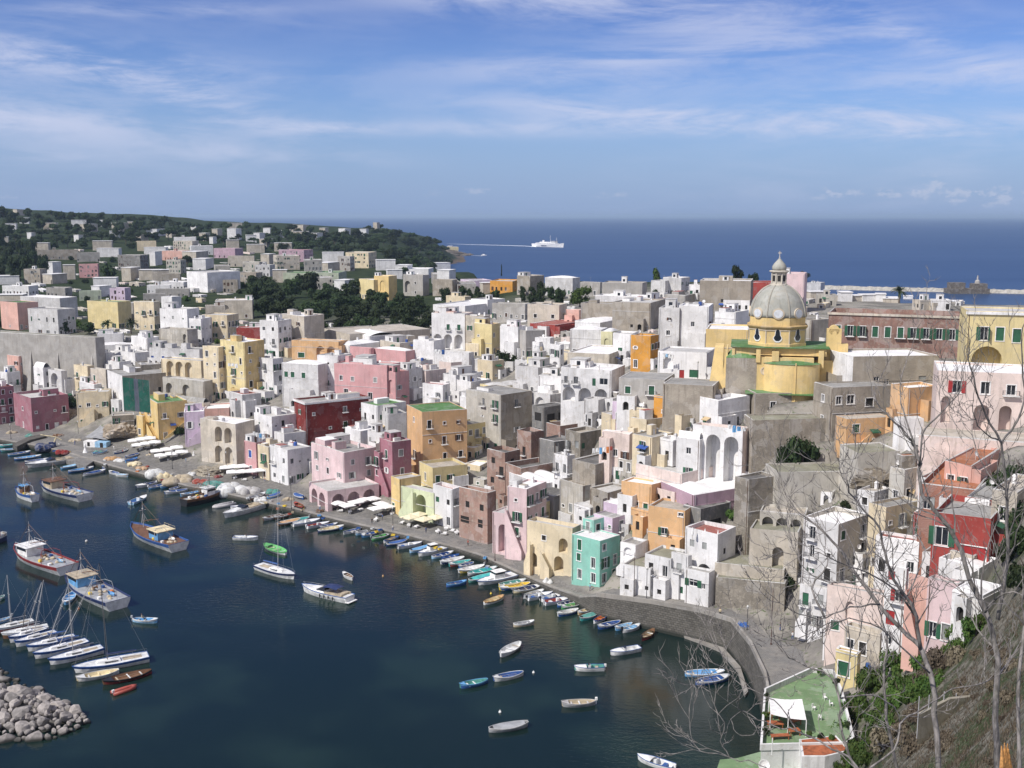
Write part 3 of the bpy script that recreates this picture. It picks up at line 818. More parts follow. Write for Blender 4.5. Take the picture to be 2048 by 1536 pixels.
   if wl > 4 and H > 4 and rr.random() < .16:
    bm = bmesh.new(); x = wl * rr.uniform(.25, .7); z = min(H - 1, rr.choice((2.6, 5.6))); w = rr.uniform(1.6, 3); v = [bm.verts.new(Mx @ Vector(q)) for q in ((x - w / 2, -.02, z), (x + w / 2, -.02, z), (x + w / 2, -1.3, z - .5), (x - w / 2, -1.3, z - .5), (x + w / 2, -1.3, z - .7), (x - w / 2, -1.3, z - .7))]
    bm.faces.new(v[:4]); bm.faces.new((v[3], v[2], v[4], v[5])); link('awning', bm, rr.choice((M_GREEN, M_WHITE, M_BLUE, plain('awning_tan', (.5, .38, .22), .8))), root)
 if old and tops and not dome and not vault and Wd > 5 and Dp > 5:
  for _ in range(rr.choice((1, 1, 2, 3))):
   hw, hd, hh = rr.uniform(1.2, Wd * .45), rr.uniform(1, Dp * .4), rr.choice((.6, .9, 1.6, 2.3)); x0 = rr.uniform(.32, Wd - hw - .32); y0 = rr.uniform(Dp * .3, Dp - hd - .32)
   bm = bmesh.new(); box(bm, x0, x0 + hw, y0, y0 + hd, rz - .02, rz + hh - .003 * _); box(bm, x0 + .1, x0 + hw - .1, y0 + .1, y0 + hd - .1, rz + hh, rz + hh + .05, 1); link('roof_block', bm, [wm if rr.random() < .5 else wallmat('w'), roofmat(rr.choice('WLEGR'))], root)
  if rr.random() < .35: bm = bmesh.new(); lathe(bm, [(.55, rz), (.55, rz + 1.1), (.2, rz + 1.25)], 12, 0, Matrix.Translation((Wd * rr.uniform(.2, .8), Dp * rr.uniform(.2, .8), 0))); link('water_tank', bm, M_BLUE if rr.random() < .3 else M_GALV, root)
 # ---- roof clutter ----
 fat = 0
 if hut is None and tops and rr.random() < .55 and Wd > 4.5 and Dp > 4.5 and not dome and not vault: hut = (rr.choice((0, 1, .5)), rr.choice((.6, 1)), rr.uniform(2.1, 2.8)); fat = rr.random()
 if hut:
  s, tt, hh = hut; hw = min(3.2 + 4 * fat, Wd * .62) - .5; hd = min(3.0 + 3 * fat, Dp * .6) - .5
  x0 = .35 + s * (Wd - hw - .7); y0 = .35 + tt * (Dp - hd - .7)
  bm = bmesh.new(); box(bm, x0, x0 + hw, y0, y0 + hd, rz - .02, rz + hh); box(bm, x0 - .12, x0 + hw + .12, y0 - .12, y0 + hd + .12, rz + hh, rz + hh + .14, 1)
  box(bm, x0 + hw * .3, x0 + hw * .3 + .9, y0 - .03, y0 - .002, rz, rz + 2.0, 2); box(bm, x0 - .03, x0 - .002, y0 + hd * .3, y0 + hd * .3 + 1.1, rz + .7, rz + 1.9, 3)
  link('stair_hut', bm, [wallmat('w') if rr.random() < .6 else wm, roofmat('L'), M_GREEN if rr.random() < .5 else M_BROWN, M_GLASS], root)
 if tops and big:
  def spot(): return (rr.uniform(.12, .88) * Wd, rr.uniform(.2, .9) * Dp, rz + (.0 if not dome else .4))
  if rr.random() < .35: link('chimney', chimney_mesh(), None, root, loc=spot())
  if rr.random() < .4: link('satellite_dish', dish_mesh(), None, root, loc=spot(), rz=rr.uniform(-.6, .9) - ps)
  if rr.random() < .4: link('aerial', aerial_mesh(), None, root, loc=spot(), rz=rr.uniform(0, 3))
 if extra: extra(root, Wd, Dp, H, rz, wm)
 HOUSES.append((root, dict(u=(uL + uR) / 2, v=(vt + vb) / 2, vt=vt, w=uR - uL, h=vb - vt, col=colL or col, roof=roof, dome=dome, vault=vault, arch=len(ar) > 0, stairs=len(steps) > 0, label=label, minor=minor, group=group, cat=cat or 'house', y=p.y, dirt=dirt)))
 return root
h = house
A1 = lambda f, n, s0, s1, z0, z1, d=1.6: (f, n, s0, s1, z0, z1, d)
# ---- waterfront, left to right ----
h(26, 66, 136, 797, 864, 42, 'm', 'L', 'mauve quay house with white framed windows beside the fishing boats', sh='w', rows=2, colsL=1, colsR=4, skip=.05, par=1.2, bal=.5, dep=9)
h(-40, -14, 27, 776, 850, 45, 'm', 'R', 'dusty pink house at the left edge of the harbour', skip=.1)
h(150, 156, 216, 786, 852, 12, 'c', 'L', 'cream house with a long white outside stair on the quay', steps=[('R', .05, .0, .55, .5, 1.5)], rows=2, colsR=4, ar=[A1('R', 1, .62, .8, .0, .36)], dep=9)
h(214, 248, 342, 752, 822, 35, 'b', 'G', 'stone house with white left wall half hidden by green scaffold netting', colL='w', rows=3, skip=.3, wins=[('L', .5, .3, 1, 1.6, 'dark'), ('L', .2, .6, .7, .7, 'dark'), ('R', .75, .45, 1, 1.8, 'dark'), ('R', .9, .45, 1, 1.8, 'shutb'), ('R', .75, .05, 1, 1.8, 'dark')])
h(218, 226, 268, 832, 868, 20, 'B', 'E', 'low ochre stone block behind the grey awnings', skip=.5, dirt=.7, tops=False)
h(286, 318, 374, 806, 880, 32, 'y', 'N', 'yellow house with two outside stairs and green flat roof', rows=2, colsL=1, colsR=2, steps=[('L', .02, .5, .95, .02, 1.6), ('R', .98, .48, .15, .0, 1.8)], ar=[A1('R', 1, .7, .95, .0, .32)], dep=10)
h(272, 287, 290, 832, 872, 60, 'y', 'E', None, rows=1, tops=False)
h(352, 364, 378, 812, 850, 50, 'y', 'L', 'small yellow end house with arched window beside the lilac house', rows=1, ar=[A1('L', 1, .2, .8, .45, .75, .6)], tops=False, par=.2)
h(366, 371, 408, 824, 892, 15, 'l', 'W', 'lilac house with white roof and side stair', steps=[('R', .9, .5, .1, .05, 1.3)], rows=2, colsR=2, dep=9)
h(404, 409, 458, 818, 850, 10, 's', 'W', 'low salmon house with white roof behind the beige arches', rows=1, tops=False, dep=12)
h(400, 474, 509, 848, 932, 58, 'e', 'W', 'beige house with two tall arches over a rock base', rows=0, colsR=1, ar=[A1('L', 2, .38, .92, .50, .88, 2.2), A1('L', 2, .36, .92, .0, .42, 1.6)], par=.25, wins=[('R', .55, .5, .9, 1.6, 'shutr')])
h(488, 514, 517, 886, 950, 52, 'P', 'L', 'narrow pink shop front beside the white parasols', rows=2, colsL=1, sh='b', skip=0, dep=7)
h(515, 539, 542, 893, 958, 52, 'c', 'G', 'narrow cream house with a turquoise awning', rows=2, colsL=1, skip=0, dep=7)
h(539, 577, 622, 900, 970, 46, 'w', 'L', 'white corner house with red window boxes on the quay', colL='w', rows=2, colsL=2, colsR=3, skip=.1, bal=.8)
h(508, 546, 605, 834, 912, 42, 'w', 'L', 'white stepped house with laundry on its wall left of the red house', rows=3, colsL=2, skip=.15)
h(548, 570, 612, 868, 930, 40, 'w', 'G', 'white terrace house under a yellow awning', rows=2, skip=.2)
h(588, 613, 737, 805, 900, 33, 'r', 'G', 'large dark red house with white corner strips and long balconies', rows=3, colsL=1, colsR=4, skip=.25, cornice=True, par=.6, sh='g', dep=11, hut=(.5, .6, 1.6), bal=.9)
h(622, 690, 752, 905, 994, 40, 'p', 'G', 'tall pale pink house above a rounded arcade on the quay', rows=3, colsL=3, colsR=2, skip=.12, par=1.0, sh='y', dirt=.15)
h(618, 656, 758, 982, 1024, 33, 'p', 'L', 'pink arcaded ground floor terrace facing the harbour', rows=0, ar=[A1('L', 2, .08, .9, .0, .78, 2.4), A1('R', 3, .05, .95, .0, .78, 3)], par=.6, tops=False, dirt=.15, wins=[])
h(759, 786, 822, 884, 992, 38, 'm', 'E', 'narrow rose tower house left of the big orange house', rows=3, colsL=1, colsR=1, skip=.05, steps=[('L', .1, .55, .95, .02, 1.2)])
h(748, 760, 772, 905, 985, 40, 'm', 'G', None, rows=3, skip=.3)
h(813, 846, 934, 824, 962, 24, 'o', 'N', 'big orange house with green flat roof and corner balcony', rows=4, colsL=1, colsR=3, skip=.3, par=.25, bal=.9, sh='n', dirt=.08, tops=False)
h(782, 800, 842, 958, 1030, 35, 'y', 'L', None, rows=2, skip=.4, tops=False)
h(838, 866, 935, 936, 1000, 28, 'Y', 'E', 'yellow house with brick edged roof terrace under the orange house', rows=2, colsL=1, colsR=3, skip=.3, par=.9, tops=False)
h(802, 868, 886, 986, 1046, 52, 'v', 'L', 'pale lime stair house with one tall open arch', rows=0, colsR=1, ar=[A1('L', 1, .42, .8, .02, .85, 3)], steps=[('L', .0, .05, .45, .9, 1.0)], tops=False, par=.2)
h(866, 905, 922, 978, 1056, 45, 'w', 'R', 'white corner house with a flowered red terrace on the quay', rows=2, colsL=2, skip=0, par=.9, tops=False)
h(932, 1002, 1064, 790, 905, 43, 'b', 'G', 'tall stained grey house with a brick side wall', colL='A', rows=4, colsL=3, colsR=1, skip=.45, par=.3, bal=.6, dirt=.6)
h(905, 935, 975, 850, 905, 40, 'Y', 'D', 'ochre annex with balcony between the orange and the stained house', rows=2, tops=False)
h(918, 975, 992, 986, 1088, 48, 'K', 'G', 'unfinished brick house with concrete bands above a yellow hoarding', rows=3, colsL=3, skip=.2, par=.9, sh='n', wins=[('L', .3, .62, 1.2, 1.5, 'dark'), ('L', .8, .62, 1.2, 1.5, 'dark'), ('L', .2, .3, 2.6, 1.6, 'dark'), ('L', .75, .28, 1.4, 2, 'dark')], tops=False)
h(974, 1010, 1040, 905, 1000, 46, 'K', 'D', 'narrow unfinished brick tower of concrete floors', wins=[('L', .35, .72, 1.2, 1.5, 'dark'), ('L', .8, .5, 1.4, 2.2, 'dark'), ('R', .5, .7, 1.2, 1.6, 'dark'), ('L', .3, .3, 1.2, 1.5, 'dark')], par=1.0, tops=False)
h(1010, 1042, 1110, 936, 1020, 36, 'K', 'D', 'broad unfinished brick house with concrete roof edge', wins=[('L', .4, .5, 1.2, 1.7, 'dark'), ('R', .3, .25, 1.2, 1.6, 'dark')], par=1.3, tops=False)
h(1034, 1062, 1088, 865, 940, 42, 'K', 'D', None, wins=[('L', .5, .35, 1.1, 2.2, 'dark')], par=1.0, tops=False)
h(1064, 1088, 1134, 815, 880, 40, 'd', 'D', 'bare concrete frame with open bays on the slope', wins=[('L', .5, .55, 2.4, 2.2, 'dark'), ('R', .3, .5, 2.6, 2.4, 'dark'), ('R', .75, .5, 2.0, 2.4, 'dark'), ('L', .5, .1, 2, 2, 'dark')], par=.3, tops=False)
h(1132, 1140, 1172, 812, 850, 25, 'k', 'L', None, wins=[('R', .55, .2, 1.6, 2.0, 'dark')], tops=False, par=.3)
h(1092, 1120, 1166, 853, 910, 35, 'K', 'E', 'roofless brick shell cluttered with rubble and posts', wins=[('L', .55, .25, 1.2, 2.0, 'dark'), ('R', .5, .3, 1.2, 1.6, 'dark')], par=1.2, tops=False, name='ruined_house')
h(1078, 1108, 1150, 884, 950, 35, 'd', 'D', 'grey concrete shell with a steep bare stair', wins=[('R', .25, .35, .9, 1.9, 'dark'), ('R', .55, .35, .9, 1.9, 'dark')], par=.5, tops=False, steps=[('R', .05, .9, .9, .3, 1.2)])
# ---- pink, cream and teal fronts ----
h(985, 1046, 1050, 1034, 1114, 56, 'p', 'L', 'pink stair front with arched recess and red crates', rows=0, ar=[A1('L', 1, .15, .55, .0, .72, 2)], wins=[('L', .62, .62, .9, 1.3, 'openg')], tops=False, dep=6, par=.25)
h(1015, 1053, 1058, 978, 1116, 56, 'p', 'W', 'tall pink house with green shutters and a steep outside stair', rows=4, colsL=1, skip=0, sh='g', steps=[('L', .0, .66, .88, .05, 1.1)], dep=9, bal=1, dirt=.12)
h(1054, 1144, 1162, 1056, 1150, 56, 'c', 'L', 'long cream house with a pointed arch, vaulted entrance and little stairs', rows=0, colsR=1, ar=[A1('L', 1, .58, .84, .0, .34, 3), A1('L', 1, .68, .93, .42, .74, 2), A1('L', 1, .05, .25, .0, .3, 2)], wins=[('L', .38, .62, .9, 1.1, 'dark')], steps=[('L', .58, .02, .38, .35, 1.5), ('L', .0, .02, .14, .5, 1.2)], par=.9, dirt=.15, tops=False)
h(1050, 1088, 1100, 1005, 1060, 50, 'Y', 'G', 'cream upper storey with a recessed loggia', rows=0, ar=[A1('L', 1, .4, .95, .3, .75, 1.5)], tops=False, par=.2)
h(1055, 1108, 1160, 992, 1040, 40, 'g', 'D', 'grey house with black tar roof behind the cream front', rows=1, skip=.3, par=.25, tops=False)
h(1144, 1199, 1240, 1082, 1172, 46, 't', 'W', 'turquoise house on the quay with green shutters and white roof', rows=3, colsL=2, colsR=2, skip=.1, sh='g', dirt=.04, par=.3, tops=False, bal=0)
h(1166, 1186, 1242, 1040, 1130, 42, 't', 'L', 'upper turquoise part with a sloping end wall behind the turquoise house', rows=3, skip=.4, tops=False, dirt=.04)
h(1187, 1224, 1262, 1036, 1100, 44, 'l', 'G', 'lilac house with green shutters above the turquoise house', rows=2, colsL=3, colsR=1, skip=0, sh='g', tops=False, par=.3)
h(1207, 1242, 1274, 1012, 1060, 44, 'l', 'W', 'small lilac house under a shallow white dome roof', rows=1, colsL=3, skip=0, sh='g', dome=1, par=.2, tops=False)
h(1148, 1180, 1212, 1016, 1050, 40, 'w', 'L', 'low white house with a rough whitewashed roof', rows=1, skip=.4, dome=2, par=.2)
h(1241, 1270, 1296, 1090, 1150, 46, 'w', 'G', 'white house with a round arched fanlight beside the turquoise house', rows=0, ar=[A1('L', 1, .12, .88, .5, .85, .5)], tops=False, steps=[('L', .0, .05, .5, .35, 1.2)])
h(1245, 1300, 1345, 1138, 1192, 58, 'w', 'M', 'low white quay house with peeling paint and green roof terrace', rows=1, colsL=4, skip=.1, par=.5, tops=False, dirt=.35)
h(1290, 1340, 1376, 1118, 1196, 52, 'w', 'M', 'white house with open green roofed porch', rows=2, colsL=2, skip=.2, dirt=.3, tops=False)
h(1343, 1374, 1384, 1112, 1200, 52, 'w', 'L', None, rows=2, colsL=1, skip=.2, tops=False)
h(1371, 1432, 1472, 1068, 1200, 48, 'w', 'R', 'tall white house with a terrace of closed parasols and a big arch', rows=0, colsR=2, colsL=2, ar=[A1('L', 1, .35, .88, .08, .50, 3)], wins=[('L', .22, .72, .9, 1.3, 'shuty'), ('L', .6, .72, .9, 1.3, 'shuty'), ('R', .4, .65, .8, 1.2, 'dark')], par=.9, tops=False, dirt=.2)
h(1371, 1416, 1430, 1146, 1216, 52, 'w', 'G', 'little white kiosk house with a shell hood over its window', rows=1, colsL=2, skip=0, tops=False, wins=[('L', .35, .52, 1.6, 1.3, 'openg'), ('L', .78, .5, .7, 1.1, 'glass')])
h(1297, 1368, 1372, 1022, 1104, 60, 'o', 'E', 'peach house with one shuttered window over a rock ledge', rows=0, wins=[('L', .45, .32, 1.2, 1.6, 'openg'), ('L', .92, .85, .9, .7, 'glass')], tops=False, dep=8, dirt=.12)
h(1366, 1400, 1462, 1018, 1080, 38, 'd', 'D', 'dark canopied terrace house between the peach and pink houses', rows=0, ar=[], wins=[('L', .5, .2, 4, 2.4, 'dark'), ('R', .5, .2, 3, 2.2, 'dark')], par=.2, tops=False)
h(1322, 1386, 1532, 988, 1060, 27, 'V', 'W', 'long dusty rose house under white vaulted roofs', rows=1, colsL=2, colsR=3, skip=.4, dome=3, par=.2, dep=9, tops=False)
h(1243, 1302, 1326, 972, 1030, 52, 'o', 'W', 'orange house with green blind and a white edged roof', rows=1, colsL=3, skip=0, sh='g', par=.4, tops=False, dirt=.1)
h(1330, 1345, 1372, 1010, 1050, 35, 'V', 'L', None, rows=1, tops=False)
h(1262, 1296, 1322, 1022, 1060, 45, 'o', 'E', 'small peach stair house beside the lilac dome', rows=1, skip=.4, steps=[('R', .1, .1, .9, .8, 1.1)], tops=False)
h(1272, 1362, 1430, 948, 1010, 40, 'q', 'L', 'blank pinkish beige block with rough white roof', rows=1, colsL=2, skip=.7, par=1.0, dirt=.25, tops=False)
h(1353, 1398, 1408, 880, 960, 55, 'w', 'W', 'white barrel roofed house left of the tall white arches', rows=2, colsL=1, skip=0, vault=1.6, par=.1, sh='g', dirt=.25, tops=False)
h(1386, 1482, 1500, 860, 975, 56, 'q', 'L', 'whitewashed wall house with two very tall arched recesses', colL='w', rows=0, colsR=1, ar=[A1('L', 2, .24, .96, .03, .86, 3.5)], par=1.1, tops=False, dirt=.25)
h(1400, 1435, 1500, 800, 860, 35, 'w', 'W', 'white roof terrace house with bright walls under the yellow church', rows=1, skip=.4, par=1.0, dirt=.2, tops=False)
h(1203, 1222, 1265, 828, 880, 42, 'c', 'L', 'cream house with a metal window grille left of the orange cube', rows=1, colsL=1, par=.2, skip=0)
h(1204, 1258, 1266, 868, 925, 56, 'q', 'W', 'pale peach house with white roof edge and box balcony', rows=1, colsL=3, skip=.1, par=.4)
h(1262, 1292, 1345, 840, 885, 40, 'c', 'L', 'cream house with long green door right of the metal grille house', rows=1, skip=.1, sh='g')
h(1265, 1303, 1346, 874, 940, 45, 'c', 'G', 'cream house with shuttered window and grey roof', rows=2, colsL=1, colsR=1, skip=.2, par=.35, sh='g')
h(1320, 1345, 1368, 880, 925, 42, 'w', 'W', None, rows=1, skip=.2)
h(1308, 1350, 1372, 795, 838, 50, 'O', 'G', 'bright orange cube house with grey roof', rows=1, colsL=1, colsR=1, skip=0, par=.2, tops=False, sh='w')
h(1368, 1392, 1400, 803, 830, 60, 'O', 'E', 'low bright orange annex beside the orange cube', rows=1, colsL=1, skip=0, tops=False)
h(1350, 1362, 1385, 832, 880, 40, 'c', 'L', None, rows=1, skip=.3, tops=False)
h(1108, 1134, 1150, 912, 985, 42, 'w', 'L', 'ruinous white house with broken steps', rows=2, skip=.3, dirt=.5)
h(1145, 1190, 1252, 928, 1000, 42, 'b', 'D', 'brown stone house with laundry on its grey roof', rows=1, colsL=2, colsR=3, skip=.2, par=.5, tops=False)
h(1130, 1160, 1202, 866, 940, 40, 'B', 'E', 'dirty stone shell below the rubble', rows=2, skip=.5, par=.9, tops=False)
h(1120, 1165, 1232, 972, 1035, 38, 'A', 'E', 'patchy grey house wall with a broken parapet', rows=1, skip=.3, dirt=.9, par=.7, tops=False)
h(1018, 1082, 1140, 968, 1025, 33, 'h', 'W', 'low house with two white pillow roofs', rows=1, skip=.6, dome=2, par=.15, tops=False)
h(1180, 1215, 1262, 985, 1030, 40, 'b', 'L', None, rows=1, skip=.4, dirt=.9, tops=False)
# ---- upper left quarter ----
h(196, 214, 236, 706, 745, 48, 'w', 'L', None, rows=1)
h(60, 84, 104, 700, 740, 50, 'h', 'L', None, rows=1)
h(104, 128, 150, 692, 735, 50, 'w', 'W', None, rows=1)
h(0, 18, 40, 745, 800, 50, 'w', 'L', None, rows=2)
h(150, 172, 190, 700, 735, 48, 'e', 'L', None, rows=1)

h(-22, 12, 22, 686, 770, 60, 'C', 'L', 'pale yellow tower house at the left edge', rows=3, colsL=1, dep=8)
h(14, 42, 50, 712, 780, 58, 's', 'R', 'salmon house with small windows at the far left', rows=3, colsL=2, skip=.3, par=.3)
h(22, 50, 78, 700, 745, 50, 's', 'W', None, rows=1, tops=False)
h(42, 62, 82, 714, 772, 50, 'w', 'L', 'white house with grey lean-to roof under the grey buttressed wall', rows=2, skip=.2)
h(66, 90, 102, 736, 800, 52, 'w', 'W', 'white barrel vaulted tower left of the white arch', rows=3, colsL=1, skip=.2, vault=2.0, par=.1, tops=False)
h(96, 126, 134, 742, 802, 55, 'h', 'E', 'grey white house with one tall round arch', rows=0, ar=[A1('L', 1, .1, .8, .05, .9, 2)], wins=[('R', .5, .5, .8, 1.2, 'dark')], tops=False)
h(100, 136, 145, 712, 745, 55, 'w', 'L', None, rows=1, skip=.2)
h(136, 148, 150, 712, 745, 60, 'h', 'L', None, rows=2, skip=.3, dep=7)
h(148, 180, 196, 716, 745, 55, 'w', 'G', 'white box house with one tiny window under the retaining wall', rows=1, colsL=1)
h(147, 178, 188, 732, 790, 55, 'c', 'L', 'cream house with arch and purple cloth on its terrace', rows=2, colsL=2, skip=.1, ar=[A1('L', 1, .2, .7, .15, .45, 1)])
h(120, 132, 150, 760, 800, 40, 'w', 'L', None, rows=1)
h(158, 190, 215, 768, 800, 50, 'w', 'R', None, rows=1, skip=.2)
h(180, 214, 222, 740, 790, 58, 'e', 'G', 'small beige house between the cream and the white netted house', rows=2, colsL=2, skip=.3)
h(174, 190, 262, 690, 732, 15, 'w', 'W', 'bright white stepped house with curved roof wings', rows=1, colsR=3, dome=1, par=.3)
h(182, 196, 245, 668, 695, 15, 'w', 'W', 'white terrace block with small chimneys at the foot of the palms', rows=0, wins=[], par=.7)
h(262, 296, 318, 676, 712, 50, 'w', 'W', 'little white house with paired windows left of the blue shutters', rows=1, colsL=2, skip=0)
h(212, 240, 262, 724, 760, 50, 'w', 'L', None, rows=1, skip=.2)
h(229, 272, 300, 706, 745, 50, 'w', 'L', 'white house stepping up towards the blue shutters', rows=1, skip=.3)
h(270, 284, 322, 730, 770, 30, 'B', 'L', 'ochre stone house with blue doors and tin roof', rows=1, sh='b', skip=0)
h(298, 400, 408, 700, 735, 70, 'h', 'G', 'long grey white house with five blue shuttered doors', rows=0, wins=[('L', .06 + .215 * i, .18, 1.2, 2.3, 'shutb') for i in range(5)], par=.3, dep=8)
h(322, 404, 422, 722, 775, 66, 'c', 'L', 'cream house front with white columned loggias', rows=0, ar=[A1('L', 3, .1, .8, .2, .92, 1.6)], tops=False, dep=9)
h(325, 410, 425, 762, 815, 62, 'A', 'L', 'mottled stone front with arches below the loggias', rows=1, colsL=4, skip=.3, ar=[A1('L', 1, .05, .25, .3, .8, 1.5), A1('L', 1, .45, .68, .3, .8, 1.2)], dirt=.5, tops=False)
h(405, 441, 447, 694, 800, 62, 'c', 'W', 'tall cream house left of the big yellow tower house', rows=5, colsL=2, skip=.2, dirt=.3)
h(440, 493, 528, 684, 800, 52, 'y', 'W', 'big weathered yellow tower house with hanging washing', colL='Y', rows=5, colsL=3, colsR=2, skip=.3, dirt=.4, par=.4, hut=(.5, .6, 1.4))
h(352, 408, 420, 806, 835, 60, 'e', 'G', 'low vaulted stone house behind the yellow stairs', rows=1, skip=.4, vault=1.6, par=.1, tops=False)
h(318, 372, 382, 818, 840, 60, 'A', 'D', None, rows=1, tops=False)
h(459, 486, 522, 790, 836, 42, 'h', 'R', 'grey white box house left of the white stepped house', rows=2, colsL=1, colsR=1, skip=.2, sh='r')
h(452, 474, 522, 655, 695, 8, 'R', 'R', 'dark pink house with flat red top', rows=1, colsR=4, par=.6, skip=.1)
h(404, 456, 460, 630, 680, 70, 'c', 'L', 'flaking cream house with green balcony doors', rows=2, colsL=3, dirt=.5, dep=9)
h(378, 404, 408, 638, 690, 70, 'w', 'L', None, rows=2, dep=8)
h(319, 376, 382, 618, 668, 68, 'w', 'L', 'white house with tall arched windows above the blue shutters', rows=2, colsL=3, skip=.2, dep=9)
h(318, 376, 395, 660, 702, 66, 'A', 'E', None, rows=1, skip=.5, dirt=.9, ar=[A1('L', 1, .82, .98, .1, .8, 1)], tops=False)
h(322, 345, 350, 594, 625, 60, 'w', 'W', None, rows=0, tops=False, dep=7, wins=[])
h(400, 412, 450, 612, 650, 15, 'e', 'G', None, rows=1)
h(424, 432, 504, 600, 640, 8, 'e', 'W', 'beige church like house with white roof edge', rows=1, colsR=3, ar=[A1('R', 1, .1, .4, .1, .75, 1)], dep=9)
h(519, 558, 566, 642, 715, 64, 'w', 'L', 'white house with four tall green shuttered windows', rows=3, colsL=2, skip=0, sh='g', dirt=.3, dep=9)
h(562, 610, 648, 632, 705, 50, 'e', 'W', 'beige tower house with a blank brown side wall', colL='e', rows=3, colsL=2, colsR=0, skip=.3, ar=[A1('L', 1, .3, .75, .02, .38, 1)], hut=(.7, .3, 2.4))
h(583, 678, 686, 684, 722, 72, 'o', 'E', 'long peach arcade house with green doors', rows=0, ar=[A1('L', 2, .5, .95, .05, .75, 1.2)], wins=[('L', .2, .1, 2.4, 1.8, 'shutg')], tops=False, dep=8, dirt=.35)
h(512, 548, 566, 718, 790, 50, 'w', 'L', 'white house with a wide pink tinted loggia', rows=3, colsL=3, skip=.2, ar=[A1('L', 1, .1, .55, .05, .4, 1)])
h(563, 638, 642, 730, 815, 66, 'h', 'W', 'pale grey house with three green shuttered windows and pillow roof', rows=0, dome=1, par=.2, wins=[('L', .12, .66, 1.3, 1.9, 'shutg'), ('L', .3, .66, 1.3, 1.9, 'shutg'), ('L', .6, .66, 1.3, 1.9, 'shutg'), ('L', .38, .2, 1, 1.6, 'glass'), ('L', .62, .2, 1, 1.6, 'glass')], dep=9, tops=False)
h(634, 678, 682, 712, 800, 66, 'w', 'L', 'white tower house with stacked green balconies', rows=4, colsL=1, skip=0, sh='g', dep=9, bal=1)
h(668, 775, 780, 732, 822, 68, 'P', 'L', 'long bright pink house with white framed windows', rows=0, dirt=.05, par=.5, dep=10, wins=[('L', .13, .62, 1, 1.5, 'glass'), ('L', .35, .62, 1, 1.3, 'shuty'), ('L', .78, .62, 1.1, 1.5, 'shuty'), ('L', .22, .28, 1.3, 2.1, 'glass'), ('L', .68, .22, 1.3, 2.3, 'glass'), ('L', .68, .02, 1, 1.2, 'dark')])
h(772, 792, 818, 745, 825, 50, 'P', 'R', 'bright pink end house with an arched window', rows=2, colsR=2, skip=.1, ar=[A1('L', 1, .2, .75, .45, .8, .5)], dirt=.1)
h(745, 812, 830, 702, 745, 55, 'P', 'W', 'pink house with two pillow domes above the long pink house', rows=1, colsL=3, dome=2, par=.2, tops=False)
h(700, 742, 748, 696, 735, 60, 'P', 'L', None, rows=1, colsL=2, tops=False)
h(826, 868, 876, 682, 745, 62, 'w', 'L', 'slim white house with one balcony window left of the washing', rows=1, colsL=1, skip=0, sh='g', dep=8)
h(820, 842, 848, 722, 770, 55, 'h', 'M', None, rows=2, colsL=1, dep=7)
h(863, 930, 934, 628, 700, 72, 'q', 'L', 'white house with two green doors over a three arched loggia', colL='w', rows=0, ar=[A1('L', 3, .02, .96, .02, .42, 2.5)], wins=[('L', .5, .54, 1.2, 2.1, 'shutg'), ('L', .82, .54, 1.2, 2.1, 'shutg')], par=.3, dirt=.15, dep=10)
h(930, 968, 980, 632, 700, 66, 'e', 'L', None, rows=2, colsL=2, skip=.3, dirt=.7)
h(948, 984, 1000, 648, 710, 60, 'Y', 'R', 'yellow and grey house left of the blank white house', rows=2, colsL=2, skip=.3)
h(1000, 1036, 1052, 654, 716, 52, 'w', 'R', 'blank white house with red roof terrace', rows=1, colsL=2, skip=.5)
h(1034, 1052, 1090, 662, 715, 30, 'g', 'L', 'smooth grey house with rounded blank wall', rows=1, skip=.7, dirt=.3)
h(868, 938, 948, 706, 752, 68, 'w', 'L', 'white terrace wall hung with laundry', rows=1, colsL=4, skip=.6, tops=False, dirt=.35)
h(955, 985, 1008, 722, 760, 45, 'c', 'E', None, rows=1, colsL=2, skip=.1)
h(956, 978, 998, 732, 752, 45, 'O', 'E', 'low bright orange wall house', rows=0, wins=[], tops=False)
h(1030, 1056, 1064, 722, 750, 55, 'h', 'L', None, rows=0, ar=[A1('L', 1, .2, .85, .1, .8, 1)])
h(1054, 1078, 1090, 716, 745, 55, 'C', 'G', 'small pale yellow house with one window', rows=1, colsL=1, skip=0, dep=9)
h(1033, 1076, 1112, 736, 790, 55, 'h', 'G', 'grey white house with two green shutters behind the arcade', rows=1, colsL=2, skip=0, sh='g')
h(1077, 1123, 1130, 752, 800, 68, 'w', 'L', 'white house with three small green windows and a roof pergola', rows=1, colsL=3, skip=0, sh='g', dep=9, hut=(.3, .4, 2.4))
h(1122, 1222, 1250, 740, 808, 66, 'w', 'W', 'long white house over a row of round arches', colL='w', rows=0, ar=[A1('L', 3, .0, .96, .0, .42, 2.4)], wins=[('L', .1, .52, .9, 1.9, 'glass'), ('L', .3, .52, 1.1, 1.9, 'glass'), ('L', .66, .5, .8, 1.9, 'shutg'), ('L', .85, .55, 2.0, 1.6, 'glass')], par=.8, dirt=.35, dep=9)
h(1100, 1120, 1128, 690, 740, 55, 'w', 'L', 'white house with paired windows over an arched shop', rows=2, colsL=2, skip=0, ar=[A1('L', 1, .15, .85, .0, .32, 1)])
h(1070, 1100, 1108, 676, 716, 60, 'w', 'W', None, rows=1, colsL=2, skip=.4)
h(1140, 1202, 1206, 660, 715, 70, 'h', 'W', 'pale grey house with rough white roof and stair', rows=1, colsL=3, skip=0, sh='g', dome=2, par=.3, dep=8, tops=False)
h(1202, 1224, 1230, 664, 718, 66, 'C', 'W', 'pale yellow house with round topped green door', rows=0, wins=[], ar=[A1('L', 1, .25, .75, .12, .75, .3)], tops=False, dome=1, par=.2, dep=8)
